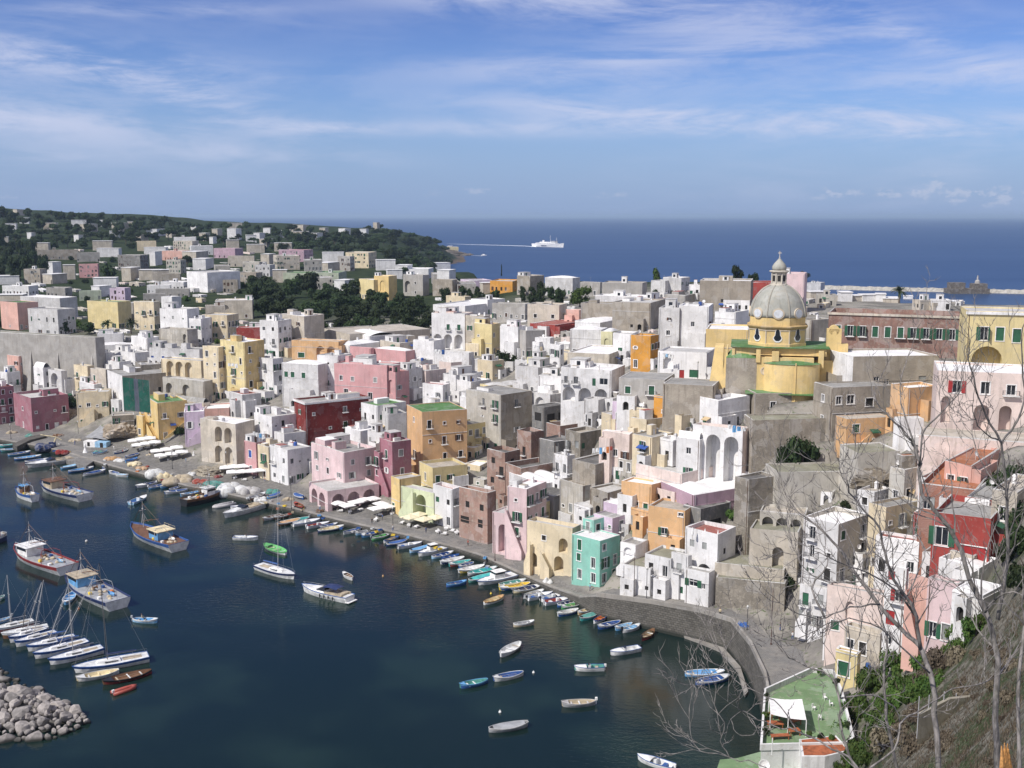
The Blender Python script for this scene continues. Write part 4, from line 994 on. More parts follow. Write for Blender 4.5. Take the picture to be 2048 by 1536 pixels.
h(1226, 1262, 1268, 668, 722, 68, 'w', 'L', 'white house with green door and iron terrace railing', rows=0, wins=[('L', .4, .18, 1.2, 2.2, 'shutg')], tops=False, dep=8)
h(1262, 1300, 1318, 672, 740, 55, 'O', 'L', 'ochre orange house between white houses', rows=2, colsL=2, skip=.3, dirt=.35)
h(1135, 1218, 1262, 708, 755, 66, 'e', 'W', None, rows=0, wins=[], ar=[A1('L', 1, .1, .4, .1, .7, 2)], dirt=.6, tops=False)
h(1318, 1357, 1360, 616, 708, 72, 'h', 'L', 'grey white house of three storeys with half round window', rows=3, colsL=1, skip=0, sh='n', dep=10)
h(1358, 1415, 1420, 612, 708, 72, 'w', 'W', 'tall bright white house with brown shutters and a balcony', rows=2, colsL=1, skip=0, sh='n', dep=10, par=.4, bal=1)
h(1316, 1412, 1432, 706, 762, 68, 'w', 'L', 'white ground floor terrace with a red door and green doors', rows=0, ar=[A1('L', 1, .08, .35, .35, .9, 1.5)], wins=[('L', .22, .08, 1.2, 1.6, 'shutg'), ('L', .5, .02, 1.1, 2.1, 'shutr'), ('L', .75, .1, 2.0, 1.8, 'shutg')], tops=False, dep=10, dirt=.08)
h(1412, 1494, 1500, 660, 735, 76, 'y', 'W', 'yellow house with white window frames left of the church', colL='y', rows=0, wins=[('L', .4, .42, 1.4, 2.2, 'glass'), ('L', .9, .42, 1.4, 2.2, 'shutg')], ar=[A1('L', 1, .05, .35, .0, .38, 2)], dep=10, dirt=.08, tops=False)
h(1238, 1328, 1340, 760, 822, 70, 'g', 'G', 'grey wall house with green shutters below the piazza', rows=0, wins=[('L', .2, .5, 1.2, 1.6, 'shutg'), ('L', .72, .5, 1.2, 2, 'shutg')], tops=False, dep=12, par=.1, dirt=.35)
h(1326, 1424, 1440, 772, 835, 70, 'b', 'G', 'mottled retaining block carrying the grey piazza', rows=0, wins=[], tops=False, dep=14, par=.1)
h(1225, 1262, 1300, 806, 850, 50, 'l', 'G', None, rows=1, skip=.2)
h(1255, 1300, 1318, 818, 850, 50, 'c', 'L', None, rows=1, skip=.3)
h(1168, 1196, 1215, 800, 850, 50, 'h', 'L', None, rows=1)
# ---- centre ----
h(886, 912, 962, 750, 800, 42, 'w', 'G', 'white house with one small window below the orange wall', rows=1, colsL=1, skip=0)
h(845, 886, 900, 770, 830, 55, 'w', 'R', 'white house with four small barred windows', rows=2, colsL=2, skip=0, sh='y')
h(912, 942, 982, 764, 805, 45, 'w', 'W', 'low white house under a red awning', rows=1, skip=.3)
h(960, 992, 1062, 775, 820, 35, 'Y', 'L', 'cream house with a chipped white roof', rows=1, skip=.5, dome=2, par=.2)
h(920, 955, 990, 800, 845, 40, 'w', 'R', None, rows=1)
h(838, 870, 900, 815, 850, 40, 'h', 'L', None, rows=1, skip=.4)
h(722, 756, 812, 812, 880, 42, 'w', 'N', 'white house with green roof terrace right of the red house', rows=2, colsL=2, skip=.2, sh='g')
h(762, 778, 814, 828, 890, 25, 'h', 'L', 'white house with one green shuttered window left of the orange house', rows=1, colsR=1, skip=0, sh='g')
h(690, 722, 760, 862, 915, 42, 'w', 'W', None, rows=1, skip=.3)
h(735, 765, 790, 868, 925, 42, 'w', 'L', None, rows=2, skip=.4)
h(668, 700, 742, 892, 925, 42, 'A', 'G', None, rows=1, skip=.4, tops=False)
h(792, 812, 846, 740, 800, 45, 'h', 'L', None, rows=2, skip=.3)
h(820, 852, 892, 742, 790, 45, 'q', 'L', None, rows=1, skip=.4)
h(878, 902, 955, 726, 760, 40, 'q', 'L', None, rows=1, skip=.5)
h(600, 640, 700, 812, 850, 55, 'w', 'L', None, rows=1)
h(640, 660, 690, 800, 830, 45, 'w', 'L', None, rows=1)
h(665, 700, 760, 690, 720, 50, 'w', 'W', 'low white house with blue trim beside satellite dishes', rows=1, skip=.4, dome=2, par=.2)
h(760, 800, 850, 686, 715, 40, 'e', 'E', None, rows=1, skip=.5)
h(700, 740, 790, 672, 700, 35, 'w', 'W', None, rows=0, wins=[], vault=1.2, par=.1)
h(1060, 1100, 1165, 790, 830, 40, 'h', 'L', None, rows=1, ar=[A1('L', 1, .2, .8, .05, .8, 1)])
h(1140, 1180, 1240, 800, 835, 50, 'h', 'W', None, rows=1, ar=[A1('L', 2, .1, .9, .05, .8, 2)])
# ---- right: palace, yellow house, church surroundings ----
h(1658, 1924, 1930, 632, 716, 68, 'X', 'E', 'long flaking red palace with a row of green shuttered windows', rows=0, wins=[('L', .075 + .094 * i, .42, 1.25, 2.6, 'shutg' if i in (0, 3, 4, 5) else 'openg') for i in range(10)], cornice='e', par=1.2, dirt=.75, sur=True, dep=14, tops=False, name='palace', cat='building')
h(1936, 2140, 2150, 626, 745, 74, 'Y', 'L', Y=228, label= 'yellow house with white pilasters and green shutters at the right edge', rows=0, ar=[A1('L', 1, .02, .40, .0, .40, 3)], wins=[('L', .17, .5, 1.3, 2.6, 'openg'), ('L', .32, .5, 1.3, 2.6, 'shutg'), ('L', .48, .48, 1.3, 2.6, 'shutg')], cornice=True, dirt=.05, sur=True, dep=14, tops=False)
h(1654, 1702, 1878, 714, 812, 7, 'b', 'W', 'broad stone house with a bright white flat roof beside the church', colL='w', rows=0, wins=[('L', .6, .15, 1.2, 2.4, 'glass'), ('R', .28, .42, 1.1, 1.7, 'glass'), ('R', .4, .42, 1, 1.2, 'glass'), ('R', .82, .35, 1.5, 2.4, 'shuty')], par=.4, dirt=.35, tops=False, dep=14)
h(1628, 1662, 1785, 776, 880, 14, 'b', 'G', 'tall brown tenement wall with small white framed windows', rows=0, wins=[('L', .5, .68, .9, 1.4, 'glass'), ('R', .1, .68, 1.1, 1.6, 'glass'), ('R', .3, .3, 1.8, 2, 'glass'), ('R', .3, .68, 1.5, 1.8, 'glass'), ('L', .5, .3, .9, 1.2, 'glass'), ('R', .62, .62, 1.6, 1.6, 'dark')], par=.3, dirt=.6, sur=True, tops=False)
h(1672, 1690, 1782, 838, 912, 14, 'o', 'E', 'ochre house with a tiled porch and ramp stair', rows=0, wins=[('R', .22, .62, 1.3, 1.6, 'shutg'), ('R', .7, .12, 1.6, 2.2, 'dark')], tops=False, par=.1, dirt=.2, steps=[('R', .45, .5, .0, .0, 1.4)])
h(1782, 1812, 1876, 776, 860, 25, 'o', 'W', 'small ochre house with white roof terrace against the pink house', rows=1, colsR=2, skip=.1, dirt=.3, tops=False)
h(1788, 1796, 1848, 838, 906, 10, 'w', 'L', 'narrow white house with a light blue awning', rows=0, wins=[('R', .6, .1, 2.2, 2.2, 'shutw')], tops=False, dirt=.1)
h(1792, 1800, 1836, 912, 1000, 12, 'B', 'T', 'grey stone outcrop house under a tiled terrace', rows=0, wins=[], tops=False, dirt=.9, par=.2)
h(1876, 2140, 2150, 752, 890, 72, 'q', 'W', Y=203, label= 'large pale pink house with arched loggias at the right edge', rows=0, ar=[A1('L', 1, .03, .12, .22, .62, 1.5), A1('L', 1, .27, .42, .08, .52, 2.5), A1('L', 1, .46, .58, .08, .52, 2.5)], wins=[('L', .15, .68, 1.3, 2.1, 'openr'), ('L', .36, .68, 1.3, 2.1, 'glass'), ('L', .55, .68, 1.3, 1.8, 'glass')], par=.4, dirt=.1, dep=14, tops=False)
h(1838, 2140, 2150, 892, 985, 68, 'q', 'E', Y=190, label= 'huge pale pink retaining wall with flaking paint', rows=0, wins=[], par=.2, dep=10, dirt=.5, tops=False, name='retaining_wall', cat='wall')
h(1890, 1940, 2000, 930, 985, 50, 's', 'T', 'terracotta roofed house with a white chimney stack', rows=1, par=.2, skip=.3)
h(1838, 1868, 1905, 960, 1015, 48, 'w', 'T', 'white house with flat tiled terrace below the pink retaining wall', rows=1, par=.8, skip=.2)
h(1985, 2030, 2080, 985, 1050, 50, 'e', 'E', None, rows=1, skip=.2)
h(1930, 1975, 2030, 1000, 1060, 52, 'w', 'G', None, rows=1, skip=.2)
h(1900, 1945, 1985, 1112, 1165, 48, 'e', 'L', None, rows=1, skip=.2)
h(1805, 1830, 1856, 1090, 1160, 45, 'q', 'T', None, rows=2, skip=.1)
h(1845, 1880, 1915, 1110, 1170, 48, 'w', 'E', None, rows=1, skip=.1)
h(1690, 1722, 1752, 1108, 1180, 40, 'w', 'G', None, rows=2, skip=.1)
h(1780, 1806, 1846, 940, 1010, 35, 'A', 'L', None, rows=1, skip=.2)
h(1715, 1745, 1782, 985, 1060, 40, 'h', 'E', None, rows=2, skip=.2)
h(1560, 1590, 1625, 1030, 1075, 40, 'A', 'M', None, rows=1, skip=.3)
h(1840, 1950, 2010, 980, 1035, 58, 'k', 'T', 'terracotta tiled terrace house with iron railings', rows=1, colsL=3, skip=.6, par=.8, tops=False, dirt=.2)
h(1866, 1976, 2012, 1040, 1128, 56, 'R', 'G', 'deep red house with grey roof behind the bare tree', rows=0, wins=[('L', .18, .25, 1.6, 2.6, 'openg'), ('L', .75, .05, 3, 1.8, 'shutr')], par=.8, dirt=.15, tops=False)
h(1828, 1868, 1880, 1030, 1092, 52, 'R', 'R', 'small red house front with green door beside the deep red house', rows=0, wins=[('L', .5, .2, 1.2, 2.2, 'openg')], tops=False)
h(1608, 1668, 1738, 1048, 1244, 40, 'A', 'W', 'tall narrow house with white roof terrace and green shaded balconies', colL='h', rows=5, colsL=2, colsR=3, skip=.3, par=.8, dirt=.3, bal=.8, tops=False)
h(1738, 1765, 1842, 1015, 1150, 32, 'c', 'G', 'cream house with brown doors and a tiled roof edge', rows=3, colsL=1, colsR=3, skip=.3, tops=False)
h(1752, 1834, 1850, 1086, 1160, 55, 'w', 'R', 'white house with folding shutters and terracotta terrace rail', rows=1, colsL=3, skip=0, sh='w', tops=False)
h(1738, 1775, 1806, 1140, 1210, 45, 'c', 'G', None, rows=2, skip=.2, tops=False)
h(1655, 1764, 1776, 1190, 1290, 60, 'q', 'G', 'beige house with an arched glass door behind the bare branches', rows=1, colsL=3, skip=.2, ar=[A1('L', 1, .32, .5, .35, .75, .5)], tops=False)
h(1600, 1650, 1660, 1180, 1262, 50, 'w', 'E', 'white house with a curved side stair by the promenade', rows=2, colsL=2, skip=.1, steps=[('L', .0, .02, .4, .4, 1.2)], tops=False)
h(1772, 1804, 1818, 1138, 1300, 50, 'w', 'W', 'tall white house with dark red shutters and vaulted roof', rows=4, colsL=2, skip=.2, sh='r', vault=1.2, par=.1, tops=False)
h(1818, 1850, 1862, 1158, 1310, 48, 's', 'L', 'salmon house with a steep brick stair', rows=0, wins=[], steps=[('L', .1, .85, .9, .05, 1.8)], tops=False, dirt=.05)
h(1856, 1908, 1928, 1168, 1290, 46, 'p', 'L', 'pale pink house stepping down the slope', rows=1, colsL=2, skip=.4, tops=False, dirt=.05)
h(1878, 1955, 1995, 1136, 1185, 42, 'w', 'W', 'white walled terrace with a mottled panelled roof', rows=0, wins=[], par=.9, dome=1, tops=False, dirt=.5)
h(1905, 1962, 2005, 1192, 1250, 42, 'w', 'W', 'low house with two lichen stained white domes', rows=0, wins=[], dome=2, par=.3, tops=False, dirt=.4)
h(1672, 1712, 1722, 1308, 1372, 52, 'Y', 'R', 'small yellow house with a green door near the green terrace', rows=0, wins=[('L', .4, .2, 1.6, 2.2, 'shutg')], par=.3, tops=False)
h(1690, 1758, 1772, 1268, 1322, 50, 'e', 'E', 'terrace house with garden chairs on a paved yard', rows=1, colsL=3, skip=.3, tops=False, par=1.0)
h(1648, 1672, 1690, 1255, 1318, 42, 'w', 'W', 'white buttressed cottage with red eaves by the ramp', rows=1, skip=.2, tops=False)
# garden and retaining walls of the cliff
h(1432, 1568, 1580, 1168, 1222, 70, 'B', 'M', 'grey stone garden wall along the promenade', rows=0, wins=[], par=.3, tops=False, dep=12, name='garden_wall', cat='wall')
h(1430, 1566, 1580, 1140, 1200, 70, 'e', 'M', 'long beige garden wall above the grey stone wall', rows=0, wins=[], par=.3, tops=False, dep=9, name='garden_wall', cat='wall')
h(1500, 1592, 1606, 1066, 1175, 68, 'e', 'M', 'beige terrace wall with an arched niche and hanging plants', rows=0, ar=[A1('L', 1, .45, .75, .25, .7, 1.8)], wins=[], par=.4, tops=False, dep=9, name='terrace_wall', cat='wall')
h(1520, 1608, 1615, 1030, 1100, 70, 'A', 'E', 'ruined terrace wall with a row of dark arches', rows=0, ar=[A1('L', 3, .02, .96, .1, .85, 2)], wins=[], par=.3, tops=False, dep=6, name='terrace_wall', cat='wall')
h(1470, 1492, 1552, 960, 1150, 28, 'B', 'D', 'dark stained stone tower house in the gap', rows=0, wins=[('R', .6, .3, .9, 1.6, 'dark')], par=.5, tops=False, dirt=.8)
h(1540, 1552, 1720, 945, 1060, 6, 'A', 'M', 'big beige concrete retaining wall below the church', rows=0, wins=[], par=.2, tops=False, dirt=.35, dep=8, name='retaining_wall', cat='wall')
h(1488, 1502, 1660, 840, 960, 5, 'b', 'M', 'dark streaked stone wall under the church terrace', rows=0, wins=[], par=.2, tops=False, dirt=.8, dep=8, name='retaining_wall', cat='wall')
h(1700, 1712, 1800, 905, 1010, 10, 'A', 'M', 'sloping grey wall beside the brown outcrop', rows=0, wins=[], par=.2, tops=False, dirt=.6, dep=8, name='retaining_wall', cat='wall')
h(1500, 1510, 1628, 787, 850, 6, 'b', 'N', 'rubble stone house with two white windows under the church', rows=0, wins=[('R', .3, .45, 1.1, 1.9, 'glass'), ('R', .76, .4, 1.1, 1.9, 'glass')], sur=True, par=.05, tops=False, dirt=.8, dep=9, Y=251)
# ---- upper rows toward the far sea ----
h(0, 38, 76, 606, 660, 55, 's', 'N', 'salmon box house with green roof at the left edge', rows=1, colsL=1, skip=0, par=.3, tops=False, dirt=.05)
h(55, 118, 150, 620, 672, 62, 'h', 'G', 'grey white villa with verandah behind the buttressed wall', rows=2, colsL=4, skip=.1, par=.4, dep=12)
h(40, 122, 154, 596, 640, 62, 'h', 'W', 'wide white house behind the grey white villa', rows=1, colsL=3, skip=.4, par=.3)
h(174, 238, 246, 604, 658, 70, 'Y', 'N', 'cream yellow house with arched windows behind the palms', rows=1, colsL=3, skip=0, dep=10, sh='g')
h(238, 268, 272, 606, 650, 70, 'g', 'L', None, rows=1, colsL=2, dep=10)
h(267, 310, 320, 604, 660, 66, 'c', 'N', 'cream house with long green balcony', rows=2, colsL=3, skip=.1, sh='g')
h(357, 416, 480, 545, 585, 48, 'w', 'L', 'large plain white block with a dark right side', rows=0, wins=[('R', .5, .2, 1, 1, 'dark')], par=.4, tops=False)
h(718, 748, 790, 560, 600, 40, 'Y', 'W', 'yellow wing with small terrace beside the arched yellow tower', rows=1)
h(748, 778, 790, 552, 600, 62, 'y', 'W', 'yellow tower house with a tall arched window above the grove', rows=0, wins=[], ar=[A1('L', 1, .35, .8, .35, .8, .4)], dep=9, dirt=.1)
h(806, 846, 858, 550, 592, 64, 'g', 'W', 'grey villa with an arched loggia above the grove', rows=0, ar=[A1('L', 1, .05, .4, .15, .7, 1.5)], wins=[('L', .62, .55, .9, 1.4, 'dark'), ('L', .62, .1, .9, 1.4, 'dark')], dirt=.3)
h(865, 905, 915, 560, 592, 60, 'b', 'E', None, rows=1, colsL=3)
h(1090, 1145, 1160, 556, 590, 60, 'h', 'W', 'white house with two small domes by the far sea', rows=1, colsL=4, dome=2, par=.3, tops=False)
h(1034, 1060, 1088, 552, 590, 45, 'b', 'E', None, rows=1, dirt=.9)
h(1160, 1200, 1206, 565, 592, 68, 'g', 'L', None, rows=1, colsL=2)
h(1204, 1284, 1292, 566, 600, 72, 'g', 'E', 'wide grey house with a small rooftop block before the sea', rows=1, colsL=4, hut=(.5, .5, 3), dep=12, dirt=.3)
h(1302, 1330, 1348, 562, 592, 60, 'h', 'L', None, rows=1)
h(1326, 1362, 1380, 556, 592, 60, 'h', 'W', 'white stepped house right of the tall loose tree', rows=2, colsL=2, hut=(.3, .5, 2.5))
h(1400, 1500, 1506, 562, 620, 74, 'b', 'W', 'big blank brown house with a white roof edge', rows=0, wins=[('L', .45, .25, .9, 1.2, 'dark')], dirt=.4, dep=14, hut=(.1, .5, 2))
h(1378, 1400, 1406, 570, 615, 66, 'w', 'L', None, rows=2, dep=9)
h(1545, 1606, 1614, 548, 625, 70, 'p', 'L', 'plain pink house behind the dome', rows=0, wins=[('L', .6, .6, .8, .8, 'dark')], dirt=.05, dep=12)
h(1500, 1540, 1548, 565, 600, 70, 'R', 'R', None, rows=0, wins=[], dep=10, tops=False)
h(1614, 1640, 1650, 566, 600, 62, 'h', 'L', None, rows=1, dep=9)
h(1190, 1300, 1312, 594, 625, 72, 'h', 'W', 'long low house with a worn white front', rows=0, wins=[], dirt=.35, dep=12)
h(1162, 1225, 1232, 608, 655, 70, 'b', 'L', 'blank brown stone house with pale top edge', rows=0, wins=[], dep=10, dirt=.5)
h(1225, 1300, 1330, 606, 660, 66, 'b', 'L', 'blank brown and mauve stone house', rows=0, wins=[], dirt=.6)
h(1290, 1310, 1340, 598, 640, 45, 'q', 'G', None, rows=0, wins=[])
h(1055, 1118, 1134, 610, 655, 68, 'e', 'E', 'beige house with two square windows', rows=0, wins=[('L', .25, .4, 1.2, 1.4, 'dark'), ('L', .8, .4, 1.2, 1.4, 'dark')], dirt=.3)
h(1132, 1158, 1166, 620, 650, 62, 's', 'W', None, rows=0, wins=[])
h(984, 1050, 1060, 608, 640, 68, 'g', 'L', None, rows=1, dirt=.5)
h(866, 930, 1000, 612, 645, 58, 'w', 'W', 'broad white house at the edge of the grove', rows=1, colsL=2, dirt=.3)
h(942, 975, 1010, 600, 630, 50, 'w', 'L', 'white house with roof verandah', rows=1, colsL=3, hut=(.5, .4, 2.4))
h(892, 930, 942, 593, 612, 50, 'c', 'E', None, rows=1, colsL=2)
h(1430, 1470, 1500, 625, 665, 55, 'w', 'L', None, rows=1)
h(1600, 1620, 1665, 640, 700, 30, 'A', 'E', 'low flaking wall house between church and palace', rows=1, skip=.5, dirt=.8)
h(1330, 1370, 1420, 590, 620, 60, 'g', 'D', None, rows=1)
h(1060, 1110, 1165, 650, 672, 55, 'R', 'R', 'low house with a broad dark red roof', rows=0, wins=[], par=.2, tops=False)
h(1150, 1200, 1300, 645, 672, 60, 'w', 'W', None, rows=0, wins=[], dome=3, par=.2)
h(850, 880, 900, 700, 725, 50, 'w', 'L', None, rows=1)
h(640, 700, 860, 668, 700, 35, 'e', 'E', 'long old stone wall behind the pillow domes', rows=0, wins=[], par=.2, dirt=.6, tops=False, dep=4, name='boundary_wall', cat='wall')
# ---------------- the domed church ----------------
def build_church():
 YC = 264.0; c = atY(1549, 790, YC); YF = 256.0
 Z = lambda v, Y=YF: atY(1549, v, Y).z
 g0 = Z(800) - 3
 root = empty('church', (c.x, c.y, g0), rad(-12))
 tag(root, 'yellow church with a grey ribbed dome, lantern and green flat roofs', 'church')
 z = lambda v, Y=YF: Z(v, Y) - g0
 YEL = wallmat('y', .12); GRN = roofmat('N'); STO = stucco('church_stone', PAL['b'], .75, stone=True); WH = wallmat('w')
 DOME = stucco('dome_lead', (.43, .43, .38), .45)
 bm = bmesh.new()
 zt = z(715)
 box(bm, -4.6, 8.5, -8.6, 6, -8, zt)                                     # choir block
 box(bm, -10.2, 11.4, -7.0, 8, z(712), z(697))                          # crossing band
 box(bm, 8.5, 14.5, -5, 8, -2, z(722))
 # round apse on the right
 pts = [(3.4 + 6.6 * cos(a), -8.0 - 3.4 * sin(-a) * 1.0 if False else -7.6 + 4.0 * sin(a)) for a in [pi + k * pi / 16 for k in range(17)]] + [(10.0, -4), (-3.2, -4)]
 prism(bm, pts, -3, z(726))
 box(bm, 4.15, 4.4, -11.75, -11.5, -3, z(722))
 # left flank with sloping pilasters
 for x0, x1, v0 in ((-15.2, -12.6, 700), (-12.4, -11.6, 702)):
  A = [(x0 - .9, -7.5), (x1 + .1, -7.5), (x1 + .1, 3), (x0 - .9, 3)]; B = [(x0 + .5, -6.2), (x1, -6.2), (x1, 3), (x0 + .5, 3)]
  a = [bm.verts.new((p[0], p[1], z(792))) for p in A]; b = [bm.verts.new((p[0], p[1], z(v0))) for p in B]
  bm.faces.new(b)
  for k in range(4): bm.faces.new((a[k], a[(k + 1) % 4], b[(k + 1) % 4], b[k]))
 box(bm, -10.6, -9.9, -7.4, -6.6, z(725), z(698)); box(bm, -4.9, -3.9, -9.0, -8.2, z(725), z(700)); box(bm, -1.2, .4, -9.0, -7, z(722), z(703)); box(bm, 9.6, 10.8, -7.6, -5, z(735), z(700))
 bmesh.ops.recalc_face_normals(bm, faces=bm.faces)
 link('wall', bm, YEL, root)
 bm = bmesh.new(); box(bm, -11.9, -4.62, -8.2, 2, -8, z(718)); 
 link('wall', bm, STO, root)['label'] = 'bare brown stone side wall'
 # green roofs
 bm = bmesh.new()
 pr = [(-10.9, -7.6), (-4, -8.2), (1, -8.0), (6, -8.0), (12.2, -7.4), (12.2, 8), (-10.9, 8)]
 prism(bm, pr, z(697), z(697) + .22); link('roof', bm, GRN, root)
 bm = bmesh.new()
 g = []
 for j in range(7):
  row = []
  for i in range(11):
   a = i / 10; b = j / 6; row.append(bm.verts.new((-11.9 + 7.3 * a, -8.2 + 5 * b, z(718) + .02 + 2.4 * sin(pi * a) ** .7 * b ** .6)))
  g.append(row)
 for j in range(6):
  for i in range(10): bm.faces.new((g[j][i], g[j][i + 1], g[j + 1][i + 1], g[j + 1][i]))
 link('roof', bm, GRN, root, smooth=True)
 bm = bmesh.new()
 tip = bm.verts.new((4, -5.2, z(714))); rim = [bm.verts.new((3.4 + 6.8 * cos(a), -7.6 + 4.15 * sin(a), z(726) + .02)) for a in [pi + k * pi / 16 for k in range(17)]]
 for k in range(16): bm.faces.new((rim[k], rim[k + 1], tip))
 link('roof', bm, GRN, root)
 bm = bmesh.new(); prism(bm, [(-7.2, -12.6), (10.8, -12.6), (10.8, -5), (-7.2, -5)], z(784), z(784) + .2); link('roof', bm, GRN, root)
 # octagonal drum
 a0 = rad(22.5); Rd = 7.15
 bm = bmesh.new()
 lathe(bm, [(Rd + .25, z(697) + .2), (Rd + .25, z(690)), (Rd, z(689)), (Rd, z(662))], 8, 0, None, a0)
 lathe(bm, [(Rd - .1, z(661) + .02), (Rd - .1, z(638))], 8, 0, None, a0)
 link('drum', bm, YEL, root)
 bm = bmesh.new(); lathe(bm, [(Rd + .1, z(661.5)), (Rd + .55, z(657)), (Rd + .6, z(655)), (Rd + .0, z(653))], 8, 0, None, a0)
 link('cornice', bm, stucco('church_cornice', (.50, .36, .17), .3), root)
 bm = bmesh.new(); lathe(bm, [(Rd + .02, z(664.5)), (Rd + .18, z(663.5)), (Rd + .18, z(661.7))], 8, 0, None, a0)
 for k in range(8):
  a = a0 + k * pi / 4; 
  tube(bm, [(Rd * cos(a), Rd * sin(a), z(690)), (Rd * cos(a), Rd * sin(a), z(663))], .16, 6)
 link('moulding', bm, stucco('church_trim', (.66, .56, .42), .2), root)
 apo = Rd * cos(rad(22.5))
 def key(sc_):
  pts = []
  for k in range(33):
   a = -pi / 2 + 2 * pi * k / 32
   s_, c_ = sin(a), cos(a)
   w = (.62 if s_ > .1 else 1.15) if abs(s_) < 2 else 0
   t = (s_ + 1) / 2
   wid = 1.25 * (1 - t) ** .45 * (1 if t < .35 else 1) if t < .30 else .62 + .12 * cos(t * 6)
   wid = (1.22 if t < .32 else (1.22 - (t - .32) / .2 * .6 if t < .52 else .68))
   x = c_ * wid * (1.0 if t > .1 else 1.0)
   y = s_ * 2.0 + (.28 * (1 - abs(c_)) if t < .2 else 0)
   pts.append((x * sc_, y * sc_))
  return pts[:-1]
 for k in range(8):
  a = a0 + pi / 8 + k * pi / 4
  if sin(a) > .5: continue
  Mx = Matrix.Rotation(a - (-pi / 2), 4, 'Z')
  Mx = Matrix.Rotation(a + pi / 2, 4, 'Z')
  def put(name, outline, y0, y1, mat, par, zc):
   bm = bmesh.new(); A = [bm.verts.new(Mx @ Vector((p[0], -apo - y0, zc + p[1]))) for p in outline]; B = [bm.verts.new(Mx @ Vector((p[0], -apo - y1, zc + p[1]))) for p in outline]
   bm.faces.new(B); n = len(A)
   for i in range(n): bm.faces.new((A[i], A[(i + 1) % n], B[(i + 1) % n], B[i]))
   bmesh.ops.recalc_face_normals(bm, faces=bm.faces)
   return link(name, bm, mat, par)
  zc = z(672)
  w = put('window', key(1.0), -.05, .14, M_WHITE, root, zc)
  put('pane', key(.80), .1, .17, M_GLASS, w, zc)
  zo = z(629)
  circ = [(1.45 * cos(2 * pi * i / 24), 1.3 * sin(2 * pi * i / 24)) for i in range(24)]
  o = put('round_window', circ, -1.6, .25, stucco('church_trim', (.66, .56, .42), .2), root, zo)
  put('pane', [(x * .76, y * .76) for x, y in circ], .1, .33, plain('pale_glass', (.62, .64, .66), .3), o, zo)
 # dome
 zb, ztp = z(637), z(573)
 prof = []
 Rb = Rd - .35
 for k in range(15):
  t = k / 14 * rad(78)
  prof.append((Rb * cos(t) ** .96, zb + (ztp - zb) * sin(t) / sin(rad(78))))
 bm = bmesh.new(); lathe(bm, prof, 8 * 5, 0, None, a0)
 d = link('dome', bm, DOME, root, smooth=True)
 RIB = stucco('dome_rib', (.46, .43, .36), .3)
 for k in range(8):
  a = a0 + k * pi / 4; bm = bmesh.new()
  tube(bm, [((r + .04) * cos(a), (r + .04) * sin(a), zz) for r, zz in prof], .17, 5); link('rib', bm, RIB, d)
 LW = stucco('lantern_plaster', (.66, .61, .52), .35)
 bm = bmesh.new()
 lathe(bm, [(2.15, z(575)), (2.1, z(572)), (1.75, z(571)), (1.7, z(549)), (2.1, z(548)), (2.35, z(546)), (2.3, z(544.5)), (1.7, z(544))], 16)
 for k in range(8):
  a = a0 + k * pi / 4; tube(bm, [(1.78 * cos(a), 1.78 * sin(a), z(571)), (1.78 * cos(a), 1.78 * sin(a), z(549.5))], .2, 6)
 ln = link('lantern', bm, LW, root)
 for a in (-pi / 2, -pi / 4, -3 * pi / 4, 0, pi):
  bm = bmesh.new(); box(bm, -.35, .35, -1.76, -1.66, z(566), z(554), 0, Matrix.Rotation(a + pi / 2, 4, 'Z')); link('slit', bm, M_DARK, ln)
 bm = bmesh.new(); lathe(bm, [(1.6, z(544)), (1.75, z(540)), (1.7, z(536)), (1.3, z(530)), (.75, z(525)), (.35, z(521)), (.12, z(519))], 20)
 link('cap', bm, DOME, ln, smooth=True)
 bm = bmesh.new(); tube(bm, [(0, 0, z(520)), (0, 0, z(504))], .09, 6); box(bm, -.45, .45, -.06, .06, z(509), z(507.5)); lathe(bm, [(.02, z(519)), (.22, z(517.5)), (.02, z(516))], 8)
 link('cross', bm, LW, ln)
 # bell gable
 bm = bmesh.new()
 P = lambda s, zz, d_: Vector((11.6 + s, -3.2 + d_, zz))
 zz0, zz1 = z(745), z(660)
 hol = [(arch_outline(1.75, z(700), 1.0, z(664) - z(700)), 1.0, True), (arch_outline(1.2, z(738), .8, z(715) - z(738)), .6, True), (arch_outline(2.4, z(738), .8, z(715) - z(738)), .6, True)]
 facade(bm, P, 3.4, zz0, zz1, hol, 0, 1)
 box(bm, 11.6, 15.0, -3.19, -1.4, zz0, zz1); lathe(bm, [(1.2, -.9), (1.2, .9)], 16, 0, Matrix.Translation((13.3, -2.3, zz1 - .3)) @ Matrix.Rotation(pi / 2, 4, 'X'))
 box(bm, 15.0, 16.6, -3.4, -1, zz0 - 2, z(690)); box(bm, 9.8, 11.6, -3.2, -1, z(745), z(718)); box(bm, 9.7, 11.7, -3.3, -.9, z(718), z(716))
 link('bell_tower', bm, [YEL, M_DARK], root)
 # round relief and blind arch
 bm = bmesh.new(); lathe(bm, [(1.0, 0), (1.0, .15), (.7, .15), (.55, .02)], 16, 0, Matrix.Translation((-3.4 + .6, -8.6, z(742))) @ Matrix.Rotation(pi / 2, 4, 'X')); link('relief', bm, stucco('church_trim', (.66, .56, .42), .2), root)
 CARVE.append([Matrix.Translation((c.x, c.y, 0)) @ Matrix.Rotation(rad(-12), 4, 'Z'), -12, 13, -9, 9, g0 - 6])
 return root
build_church()
